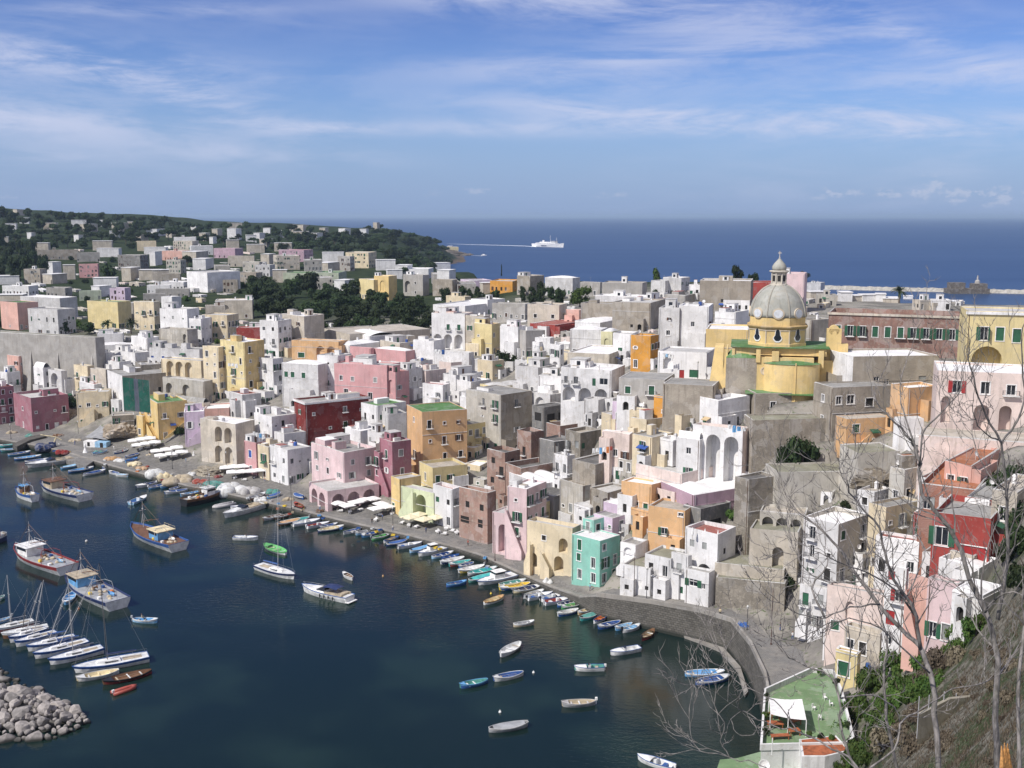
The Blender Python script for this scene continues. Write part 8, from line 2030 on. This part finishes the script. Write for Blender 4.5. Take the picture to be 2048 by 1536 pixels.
q = atZ(1528, 1520, ZT + 1); root = empty('satellite_dish', (q.x, q.y, ZT - 1.5)); tag(root, 'large white satellite dish on the lower green terrace house', 'satellite dish')
o = link('dish', dish_mesh(), None, root); o.scale = (1.6, 1.6, 1.6)
# parasols/plants near the small yellow house: garden furniture
for u, v, c, lab in ((1705, 1285, 'W', 'white garden table on the paved yard'), (1735, 1290, 'A', 'grey garden table on the paved yard'), (1735, 1352, 'b', 'blue plastic barrel in the yard by the bushes')):
 p = hit(u, v, Ymin=140); o_ = bmesh.new()
 if c == 'b': lathe(o_, [(.4, 0), (.46, .5), (.4, 1.0)], 12)
 else:
  lathe(o_, [(.6, .7), (.6, .75)], 14); lathe(o_, [(.3, 0), (.06, .1), (.06, .7)], 8)
 o = link('barrel' if c == 'b' else 'garden_table', o_, bmat(c), loc=p + Vector((0, 0, 1.2))); tag(o, lab, 'barrel' if c == 'b' else 'table')
# ---------------- rock outcrop under the ochre house ----------------
def outcrop(u, v, w, hgt, Y, label, seed=1, c=(.20, .17, .13)):
 p = atY(u, v, Y); s = w * Y / F / 2; H_ = hgt * Y / F / 2; bm = bmesh.new(); bmesh.ops.create_icosphere(bm, subdivisions=5, radius=1)
 for q in bm.verts:
  k = q.co + Vector((seed * 3.1, 0, 0)); n = noise.noise(k * 1.3) * .5 + abs(noise.noise(k * 3.1)) * -.35 + abs(noise.noise(k * 7)) * -.12
  q.co = Vector((q.co.x * s, q.co.y * s * .8, max(q.co.z, -.3) * H_ * (1 if q.co.z < .4 else .8))) * (1.1 + n); q.co.z = round(q.co.z / (H_ * .16)) * H_ * .16 * .35 + q.co.z * .65
 o = link('rock_outcrop', bm, stucco('outcrop%d' % seed, c, .8, stone=True), loc=p, smooth=False); tag(o, label, 'rock')
outcrop(1752, 965, 100, 60, 212, 'rough brown rock outcrop under the ochre house', 1); outcrop(1478, 1105, 50, 60, 222, 'grey brown cliff rock between the white terrace house and the arches', 2, (.16, .14, .12))
outcrop(425, 948, 80, 40, 345, 'pale eroded tuff rock at the foot of the beige arched house', 3, (.36, .32, .25)); outcrop(345, 800, 70, 34, 402, 'tan tuff rock above the yellow stair house', 4, (.36, .31, .22)); outcrop(238, 866, 66, 44, 392, 'tan cave pocked tuff rock on the quay left of the yellow house', 5, (.38, .31, .23)); outcrop(140, 842, 34, 60, 426, 'tan tuff rock between the mauve and cream houses', 6, (.36, .30, .22))
outcrop(1330, 1122, 80, 30, 226, 'eroded pale rock below the peach house', 7, (.35, .32, .27))
# ---------------- hillside shrubs ----------------
M_DRY = foliage_material('dry_shrub', (.13, .105, .075), (.17, .14, .10), (.22, .19, .14))
def shrubs(pts, mat, label, group, name='shrub', kind='shrub', k=1.0):
 for i, (u, v, w) in enumerate(pts):
  p = hit(u, v, Ymin=40)
  if p is None: continue
  s = w * p.y / F / 2 * k; tree(p - Vector((0, 0, .3)), s, s * 1.9, kind, mat, name, int(u * 3 + v), label, group, 'shrub')
pts = []; r_ = random.Random(4)
for k in range(60):
 t_ = k / 59; u = 1960 - 260 * t_ + r_.uniform(-16, 16); v = 1225 + 270 * t_ ** .85 + r_.uniform(-10, 40) * (.4 + t_); pts.append((u, v, r_.uniform(44, 74)))
shrubs(pts, M_LEAF2, 'bright green shrub in the band of bushes along the hillside', 'green hillside shrubs')
shrubs([(1745, 1380, 90), (1720, 1420, 80), (1790, 1350, 80), (1700, 1450, 70), (1690, 1490, 90), (1720, 1520, 90), (1660, 1525, 70), (1760, 1450, 70)], M_LEAF2, 'big green bush above the yard and terrace', 'big green hillside bushes')
shrubs([(r_.uniform(1810, 2040), r_.uniform(1290, 1530), r_.uniform(26, 60)) for _ in range(34)], M_DRY, 'dry twiggy tuft on the brown slope', 'dry tufts on the slope', k=.9)
shrubs([(1880, 1345, 90), (1905, 1330, 80), (1850, 1380, 70), (1800, 1470, 70), (1770, 1500, 80), (1830, 1500, 80)], M_DRY, 'dry brown twiggy bush on the slope', 'dry hillside bushes')
shrubs([(2010, 975, 70), (1985, 985, 60), (2040, 970, 80), (2030, 1040, 90), (2045, 1100, 100), (2020, 1120, 70), (2048, 1170, 90)], M_LEAF, 'dark green bush behind the bare branches at the right edge', 'dark bushes at the right edge')
# dry grass on the near slope: one mass
bm = bmesh.new(); r_ = random.Random(9)
for k in range(15000):
 y = r_.uniform(36, 125) ; x = y * r_.uniform(.27, .50); z = Hgt(x, y)
 L = r_.uniform(.2, .6); a = r_.uniform(0, 6.28); b = Vector((x, y, z - .03))
 for q in range(2):
  d = Vector((cos(a + q * 2) * .5, sin(a + q * 2) * .5, 1)) * L; s = Vector((-sin(a), cos(a), 0)) * .035
  bm.faces.new([bm.verts.new(b - s), bm.verts.new(b + s), bm.verts.new(b + d)])
o = link('dry_grass', bm, M_DRY); tag(o, 'dry grass tufts on the near slope', 'grass', kind='stuff')
# concrete garden wall and fence on the slope
pts = [(1838, 1430, 96), (1900, 1398, 98), (1960, 1392, 100), (2055, 1378, 102)]
root = None
for i, (u, v, Y) in enumerate(pts[:-1]):
 a, b = atY(u, v, Y), atY(pts[i + 1][0], pts[i + 1][1], pts[i + 1][2])
 if root is None: root = empty('slope_wall', a); tag(root, 'pale concrete wall set into the grassy slope', 'wall'); o0 = a
 bm = bmesh.new(); v_ = [bm.verts.new(q - o0) for q in (a, b, b - Vector((0, 0, 4.5)), a - Vector((0, 0, 4.5)), a + Vector((0, .4, 0)), b + Vector((0, .4, 0)))]
 bm.faces.new(v_[:4]); bm.faces.new((v_[0], v_[4], v_[5], v_[1])); link('panel', bm, stucco('slopewall', (.36, .33, .26), .6), root)
for i, (u, v) in enumerate([(1838, 1405), (1858, 1402), (1888, 1395), (1912, 1398), (1985, 1385), (2020, 1382)]):
 Y = 96 + i; a = atY(u, v, Y); root = empty('fence_post', a); tag(root, 'thin grey fence post on the slope wall', 'post', 'fence posts on the slope'); bm = bmesh.new(); tube(bm, [(0, 0, -3.6), (0, 0, .6)], .05, 5); link('post', bm, M_GALV, root)
# ---------------- bare trees close to the camera ----------------
M_BRANCH = None
def branch_mat():
 m, t, p_ = newmat('bare_bark'); P = t.new('ShaderNodeNewGeometry').outputs['Position']
 n = t.noise(t.mapping(P, (14, 14, 4)), 1.0, 5, .65); n2 = t.noise(P, 3, 3)
 c = t.mix(t.ramp(n, .35, .65), (.12, .11, .10, 1), (.29, .265, .25, 1)); c = t.mix(t.m('MULTIPLY', t.ramp(n2, .5, .7), .5), c, (.13, .125, .10, 1))
 t.l.new(c, p_.inputs['Base Color']); p_.inputs['Roughness'].default_value = .85
 bp = t.new('ShaderNodeBump'); bp.inputs['Distance'].default_value = .01; t.l.new(n, bp.inputs['Height']); t.l.new(bp.outputs[0], p_.inputs['Normal']); return m
M_BRANCH = branch_mat()
class Bare:
 def __init__(s, base_u, Y, label, seed):
  s.r = random.Random(seed); s.Y = Y; s.bt = bmesh.new(); s.tw = bmesh.new(); s.root = None; s.label = label; s.limbs = []
 def limb(s, px, w0, w1, Y0=None, Y1=None, twigs=1.0, smooth=3):
  """px: pixel path; w0,w1 widths in photo pixels; Y0,Y1 depth range"""
  Y0 = Y0 or s.Y; Y1 = Y1 or Y0; n = len(px); P = []
  for i in range(n - 1):
   for k in range(smooth):
    t_ = (i + k / smooth) / (n - 1)
    # catmull-rom
    a, b = px[max(i - 1, 0)], px[i]; c, d = px[i + 1], px[min(i + 2, n - 1)]; q = k / smooth
    f = [.5 * (2 * b[j] + (c[j] - a[j]) * q + (2 * a[j] - 5 * b[j] + 4 * c[j] - d[j]) * q * q + (3 * b[j] - a[j] - 3 * c[j] + d[j]) * q ** 3) for j in (0, 1)]
    P.append((f[0], f[1], t_))
  P.append((px[-1][0], px[-1][1], 1.0))
  pts = []; rad_ = []
  for u, v, t_ in P:
   Y = Y0 + (Y1 - Y0) * t_; pt = atY(u, v, Y); j = s.r.uniform(-1, 1) * .012 * (w0 / 12); pt += Vector((j, s.r.uniform(-.05, .05), s.r.uniform(-1, 1) * .012)); pts.append(pt); rad_.append(max(.0045, (w0 + (w1 - w0) * t_) * .68 * Y / F / 2))
  s.limbs.append((pts, rad_))
  # side twigs
  i = 2
  while i < len(pts):
   if s.r.random() < .62 * twigs:
    d = (pts[i] - pts[i - 1]).normalized(); s.twig(pts[i], d, s.r.uniform(.5, 1.5) * s.Y / 18 * (.6 + .4 * w0 / 12), rad_[i] * .45, 3)
   i += 1
  d = (pts[-1] - pts[-2]).normalized()
  if twigs > 0: s.twig(pts[-1], d, .9 * s.Y / 18, rad_[-1] * .9, 3); s.twig(pts[-1], d, .8 * s.Y / 18, rad_[-1] * .7, 2)
 def twig(s, p, d, L, r0, lev):
  r_ = s.r; ax = Vector((r_.uniform(-1, 1), r_.uniform(-.5, .5), r_.uniform(-1, 1))); d = (d + ax * .75).normalized(); r0 = max(r0, .006)
  pts = [p]; n = 5; q = p.copy(); dd = d.copy()
  for i in range(n):
   dd = (dd + Vector((r_.uniform(-.28, .28), r_.uniform(-.15, .15), r_.uniform(-.15, .38)))).normalized(); q = q + dd * L / n; pts.append(q.copy())
   if lev > 0 and i >= 1 and r_.random() < .55: s.twig(q, dd, L * r_.uniform(.35, .65), r0 * (1 - i / n) * .75, lev - 1)
  tube(s.tw, pts, [r0 * (1 - .8 * i / n) for i in range(n + 1)], 4)
 def finish(s):
  base = s.limbs[0][0][0].copy(); g = Hgt(base.x, base.y); root = empty('bare_tree', (base.x, base.y, g)); tag(root, s.label, 'tree')
  o = Vector((base.x, base.y, g))
  for i, (pts, rd) in enumerate(s.limbs):
   bm = bmesh.new()
   if i == 0: pts = [Vector((base.x + .1, base.y + .3, g - .3)), (base + Vector((base.x + .1, base.y + .3, g))) / 2] + pts; rd = [rd[0] * 1.5, rd[0] * 1.15] + rd
   tube(bm, [p - o for p in pts], rd, 8); link('trunk' if i == 0 else 'branch', bm, M_BRANCH, root, smooth=True)
  for v in s.tw.verts: v.co -= o
  link('twigs', s.tw, M_BRANCH, root)
A = Bare(1873, 17, 'bare forked tree leaning left in front of the pink stair house', 1)
A.limb([(1880, 1560), (1871, 1423), (1858, 1345), (1840, 1291), (1800, 1257), (1748, 1197), (1721, 1160), (1686, 1107), (1656, 1072), (1625, 1045), (1590, 1020)], 19, 4, 17, 18.5, .8)
A.limb([(1843, 1300), (1831, 1232), (1813, 1195), (1786, 1160), (1771, 1107), (1758, 1055), (1723, 1015), (1700, 985), (1690, 950)], 12, 3.5, 17, 16.4)
A.limb([(1831, 1232), (1790, 1180), (1735, 1145), (1690, 1130), (1640, 1105)], 7, 2.5, 17, 16)
A.limb([(1813, 1200), (1835, 1140), (1850, 1100), (1830, 1060), (1845, 1010)], 5, 2, 17, 17.8)
A.limb([(1760, 1210), (1700, 1215), (1650, 1235), (1600, 1230), (1560, 1205)], 6, 2, 17.3, 16.4)
A.limb([(1650, 1235), (1625, 1180), (1655, 1130), (1648, 1100)], 8, 3, 17, 17.5, .5)
A.limb([(1858, 1345), (1800, 1290), (1740, 1245), (1680, 1240), (1630, 1260), (1585, 1280)], 6, 2, 17, 16)
A.limb([(1721, 1160), (1690, 1165), (1640, 1160), (1605, 1130), (1585, 1090)], 5, 2, 17.6, 18)
A.finish()
B = Bare(2013, 20, 'tall bare tree with long branches at the right edge', 2)
B.limb([(2000, 1560), (1990, 1440), (1996, 1320), (1985, 1270), (1971, 1225), (1941, 1160), (1911, 1077), (1868, 1018), (1843, 985), (1840, 940), (1836, 905), (1821, 880), (1790, 845), (1765, 820), (1748, 795)], 20, 4, 20, 21, .8)
B.limb([(1840, 930), (1845, 870), (1870, 835), (1905, 805), (1925, 770)], 7, 2.5, 20.6, 20, .9)
B.limb([(1836, 905), (1812, 840), (1801, 792), (1806, 745), (1822, 700)], 6, 2, 20.6, 21.5)
B.limb([(1996, 1237), (2012, 1150), (2014, 1050), (2012, 980), (2001, 887), (1971, 830), (1950, 775), (1938, 720)], 13, 3, 20, 19)
B.limb([(2001, 887), (2035, 840), (2050, 780), (2042, 700), (2050, 640)], 7, 3, 19.6, 19)
B.limb([(2001, 880), (1975, 870), (1950, 840), (1945, 800)], 5, 2, 19.6, 19)
B.limb([(2012, 980), (1985, 960), (1955, 910), (1945, 870)], 5, 2, 19.6, 20.3)
B.limb([(1971, 1225), (2000, 1190), (2030, 1185), (2060, 1200)], 7, 4, 20, 19)
B.limb([(1941, 1160), (1900, 1165), (1880, 1180), (1860, 1170)], 5, 2, 20.2, 20)
B.limb([(1868, 1018), (1920, 1015), (1950, 990), (1990, 1000)], 4, 2, 20.6, 21)
B.limb([(2040, 1560), (2036, 1400), (2050, 1250)], 14, 10, 18, 18.5, .4)
B.finish()
Cc = Bare(1690, 16, 'low bare tree reaching left over the green terrace', 3)
Cc.limb([(1740, 1580), (1700, 1513), (1682, 1450), (1679, 1400), (1660, 1352), (1614, 1333), (1576, 1315), (1551, 1284), (1545, 1245)], 9, 2.5, 15.5, 16.5)
Cc.limb([(1679, 1400), (1692, 1350), (1701, 1319), (1698, 1267), (1690, 1220)], 6, 2, 16, 16.4)
Cc.limb([(1730, 1560), (1698, 1515), (1642, 1486), (1593, 1461), (1560, 1455), (1515, 1440), (1480, 1420)], 8, 2, 15, 15.5, .4)
Cc.limb([(1593, 1461), (1560, 1410), (1520, 1385), (1470, 1360), (1450, 1330), (1445, 1310)], 4, 1.5, 15.4, 16, .35)
Cc.limb([(1610, 1560), (1520, 1530), (1460, 1515), (1400, 1500), (1382, 1470), (1378, 1435)], 4, 1.5, 14.5, 15, .3)
Cc.limb([(1460, 1515), (1440, 1480), (1450, 1450), (1435, 1425)], 3, 1.2, 14.8, 15, .3)
Cc.limb([(1725, 1550), (1790, 1500), (1800, 1450), (1830, 1425), (1880, 1395), (1920, 1375), (1975, 1365)], 7, 3, 15.5, 17, .6)
Cc.limb([(1679, 1400), (1740, 1390), (1790, 1415), (1800, 1460)], 6, 3, 16, 16.5, .5)
Cc.limb([(1800, 1560), (1775, 1440), (1768, 1350), (1775, 1280), (1760, 1230)], 11, 4, 18, 18.5, .8)
Cc.finish()
D_ = Bare(1575, 60, 'thin bare tree growing on the rubble wall terrace', 5)
D_.limb([(1622, 1010), (1622, 940), (1630, 900), (1610, 860)], 5, 2, 140, 140, 1.0) if False else None
root = empty('tree_stump', atY(2013, 1560, 15)); tag(root, 'freshly broken orange brown stump at the lower right corner', 'stump')
o_ = atY(2013, 1560, 15); bm = bmesh.new()
for k in range(9):
 a = atY(2006 + k * 1.8, 1570, 15 + .02 * k) - o_; b = atY(2003 + k * 2.0, 1484 + (k % 3) * 9 + abs(k - 4) * 2, 15.0) - o_; tube(bm, [a, (a + b) / 2, b], [.05, .045, .008], 5)
link('wood', bm, plain('split_wood', (.50, .25, .08), .8, 0, .35, 20), root)
# ---------------- labels: what each thing looks like and what it stands beside ----------------
LM = [(80, 830, 'the mauve quay house'), (270, 790, 'the green scaffold netting'), (330, 840, 'the yellow stair house'), (450, 880, 'the beige arched house'), (670, 840, 'the dark red house'), (690, 950, 'the pale pink arcade house'),
      (880, 880, 'the big orange house'), (1020, 1050, 'the pink stair house'), (1100, 1090, 'the long cream house'), (1200, 1110, 'the turquoise house'), (1440, 900, 'the tall white arches'), (1330, 815, 'the orange cube house'), (1550, 700, 'the domed church'),
      (1385, 660, 'the bright white house with brown shutters'), (1180, 770, 'the white arcade row'), (895, 665, 'the three arched loggia house'), (725, 760, 'the long bright pink house'), (480, 740, 'the yellow tower house'), (350, 710, 'the blue shuttered doors'), (100, 715, 'the grey buttressed wall'),
      (600, 660, 'the beige tower house'), (1060, 830, 'the bare concrete frame'), (1790, 660, 'the long red palace'), (1930, 1070, 'the deep red house'), (1400, 1100, 'the tall white terrace house'), (1670, 1130, 'the tall narrow terrace house'), (765, 575, 'the yellow arched tower'), (415, 560, 'the large plain white block'),
      (840, 570, 'the grey villa'), (240, 650, 'the garden palms'), (1310, 560, 'the tall loose tree'), (1120, 570, 'the two domed white house'), (900, 500, 'the headland point'), (760, 450, 'the hilltop tower'), (60, 425, 'the far left hilltop'), (480, 460, 'the stepped white far house'),
      (262, 447, 'the small yellow far house'), (650, 740, 'the stacked green balconies'), (190, 700, 'the white stepped curved house'), (1660, 1420, 'the green roof terrace'), (195, 528, 'the rose box house'), (590, 500, 'the mauve far row'), (960, 740, 'the bright orange wall')]
CN = dict(w='white', h='grey white', g='grey', d='dark grey', p='pale pink', q='pale blush', P='pink', s='salmon', m='rose', l='lilac', o='peach', O='orange', y='yellow', c='cream', C='pale yellow', t='turquoise', r='dark red', R='red', b='brown stone', e='beige', k='brick', K='brick', v='lime', V='dusty mauve', X='brown red', z='olive grey', Y='ochre yellow', B='dark stone', A='mottled grey')
RN = dict(W='white roof', G='grey roof', L='pale roof', N='green roof', R='red roof', D='dark roof', E='tan roof', T='tiled roof', M='mossy roof')
def rel(u, v, skip=None):
 best = min((((u - a) ** 2 + (1.6 * (v - b)) ** 2, a, b, n) for a, b, n in LM if n != skip))
 _, a, b, n = best
 dx, dy = u - a, (v - b)
 if abs(dx) > 1.3 * abs(dy): return ('right of ' if dx > 0 else 'left of ') + n
 return ('below ' if dy > 0 else 'behind ') + n
build_terrain()
# ---------------- filler houses, low blocks and bushes placed automatically in the gaps ----------------
TOWN = [(0, 700), (0, 560), (90, 505), (300, 492), (520, 492), (515, 560), (500, 660), (640, 650), (860, 662), (870, 600), (1300, 585), (1640, 580), (1920, 594), (1920, 612), (1660, 596), (1640, 640), (1500, 650), (1420, 760), (1400, 850), (1480, 1000), (1560, 1000), (1760, 1000), (1790, 1260), (1700, 1320), (1600, 1260), (1590, 1100), (1440, 1160), (1240, 1150), (1050, 1100), (900, 1040), (800, 985), (620, 950), (400, 885), (270, 835), (60, 840), (0, 800)]
bpy.context.view_layer.update(); dgr = bpy.context.evaluated_depsgraph_get()
rf_ = random.Random(77); cand = [(u + rf_.uniform(-6, 6), v + rf_.uniform(-4, 4)) for v in range(494, 1300, 9) for u in range(0, 1930, 14)]; rf_.shuffle(cand)
done = []; nf = 0; ns = 0
for u, v in cand:
 if not inpoly(u, v, TOWN): continue
 d = Vector(ray(u, v)).normalized(); ok, p, n_, _i, ob, _m = sc.ray_cast(dgr, Vector((0, 0, CH)), d, distance=1500)
 if not ok or ob.name != 'ground' or p.z < 2.5: continue
 w = rf_.uniform(24, 50) * (1 if v > 690 else .68); 
 if any(abs(u - a) < (w + b_) * .42 and abs(v - c) < (13 if v > 690 else 9) for a, c, b_ in done): continue
 done.append((u, v, w))
 if rf_.random() < .16 and ns < 40:
  s = w * p.y / F / 2.4; tree(p - Vector((0, 0, .3)), s, s * 1.7, 'shrub', rf_.choice((M_LEAF, M_LEAF2)), 'shrub', int(u + v), 'garden bush ' + rel(u, v), 'bushes between the houses', 'shrub'); ns += 1; continue
 if nf > 270: continue
 if v < 560: w *= .72
 psi = rf_.choice((45, 50, 40, 60, 35)); hp = rf_.uniform(14, 30) * (1 if v > 690 else .48 if v > 560 else .36); vb = v + 5
 house(u - w * .55, u + w * .05, u + w * .45, vb - hp, vb, psi, rf_.choice('wwwhhheAcqg'), rf_.choice('WWLLGE'), None, name='infill_block', minor=True, cat='infill_block', Y=p.y, par=.4, rows=1, skip=.25, bal=0, tops=False, dome=rf_.random() < .15, ar=[('L', 1, .2, .75, .0, .75, 1.0)] if rf_.random() < .25 else ()); nf += 1
ORD = ['', 'second ', 'third ', 'fourth ', 'fifth ', 'sixth ', 'seventh ', 'eighth ', 'ninth ', 'tenth ']
pend = {}
for root, d in HOUSES:
 if d['label']: tag(root, d['label'], d['cat'], d.get('group')); continue
 size = ('tiny ' if d['w'] < 24 else 'small ' if d['w'] < 40 else 'wide ' if d['w'] > 62 and d['h'] < d['w'] * .5 else '')
 feat = 'with ' + RN[d['roof']]
 if d['dome'] or d['vault']: feat = 'with domed roof'
 elif d['arch']: feat = 'with an arch'
 d['txt'] = '%s%s %s %s %s' % (size, CN[d['col']], 'shed' if d['cat'] == 'infill_block' else 'house', feat, rel(d['u'], d['v'])); pend.setdefault(d['txt'], []).append((root, d))
for t_, lst in pend.items():
 lst.sort(key=lambda q: q[1]['u'])
 for i, (root, d) in enumerate(lst):
  tag(root, t_ if len(lst) == 1 else (ORD[i % 10] if i else 'first ') + 'from left, ' + t_.replace(' with pale roof', ''), d['cat'])
KN = dict(row='rowing boat', covered='covered boat', motor='motorboat', cabin='cabin boat', rib='inflatable boat', yacht='motor yacht', sail='sailing boat', trawler='trawler')
BN = dict(W='white', w='off white', b='blue', B='navy', l='light blue', L='pale blue', t='turquoise', T='sea green', g='bright green', G='dark green', r='red', R='maroon', o='orange', c='cream', y='yellow', n='brown', k='black', a='grey', A='pale grey', e='tan', s='rust brown')
QL = [(20, 'off the left quay corner'), (70, 'below the mauve house'), (160, 'by the stone jetty'), (230, 'at the quay below the cream house'), (310, 'under the tall pale net heap'), (370, 'beside the black hulled boat'), (440, 'right of the black hulled boat'), (500, 'behind the long cream yacht'), (560, 'left of the turquoise covered boat'), (620, 'below the pink arcade'),
      (670, 'at the quay right of the pink arcade'), (730, 'moored below the white parasols'), (780, 'moored beside the bright green boat'), (830, 'moored below the cream parasols'), (890, 'moored right of the white cabin boat'), (940, 'moored below the pink stair house'), (1000, 'beside the large white cabin boat'), (1050, 'moored below the long cream house'), (1110, 'moored below the turquoise house'), (1170, 'at the corner of the high wall'), (1240, 'at the far right end of the moored row'), (1400, 'by the curved wall')]
pb = {}
for root, typ, hc, ic, u, v, label, L in BOATS:
 if label: continue
 where = min(QL, key=lambda q: abs(q[0] - u))[1]
 t_ = '%s %s %s inside %s' % (BN[hc], KN[typ], BN[ic], where) if typ in ('row', 'covered') else '%s %s %s' % (BN[hc], KN[typ], where)
 pb.setdefault(t_, []).append((root, u))
for t_, lst in pb.items():
 lst.sort(key=lambda q: q[1])
 for i, (root, u) in enumerate(lst): root['label'] = t_ if len(lst) == 1 else t_ + (', left' if i == 0 else ', right' if i == 1 else ', end')
for root, typ, *_r in BOATS:
 u, v = _r[2], _r[3]
 if typ not in ('trawler', 'yacht', 'sail') and v < 1270 and any(1 for _ in [0]) and not _r[4]: root['group'] = 'small boats moored along the quay'

# ---------------- sea haze ----------------
bm = bmesh.new(); box(bm, -70000, 70000, -70000, 70000, -8, 118)
o = bpy.data.objects.new('haze', bpy.data.meshes.new('haze')); bm.to_mesh(o.data); bm.free(); COL.objects.link(o); tag(o, 'thin blue sea haze', None, kind='stuff')
m = bpy.data.materials.new('haze'); m.use_nodes = True; t = NT(m.node_tree); t.n.clear(); ou = t.new('ShaderNodeOutputMaterial'); pv = t.new('ShaderNodeVolumePrincipled')
pv.inputs['Color'].default_value = (.60, .79, 1, 1); pv.inputs['Density'].default_value = 5.5e-5; pv.inputs['Anisotropy'].default_value = .1
t.l.new(pv.outputs[0], ou.inputs['Volume']); o.data.materials.append(m)
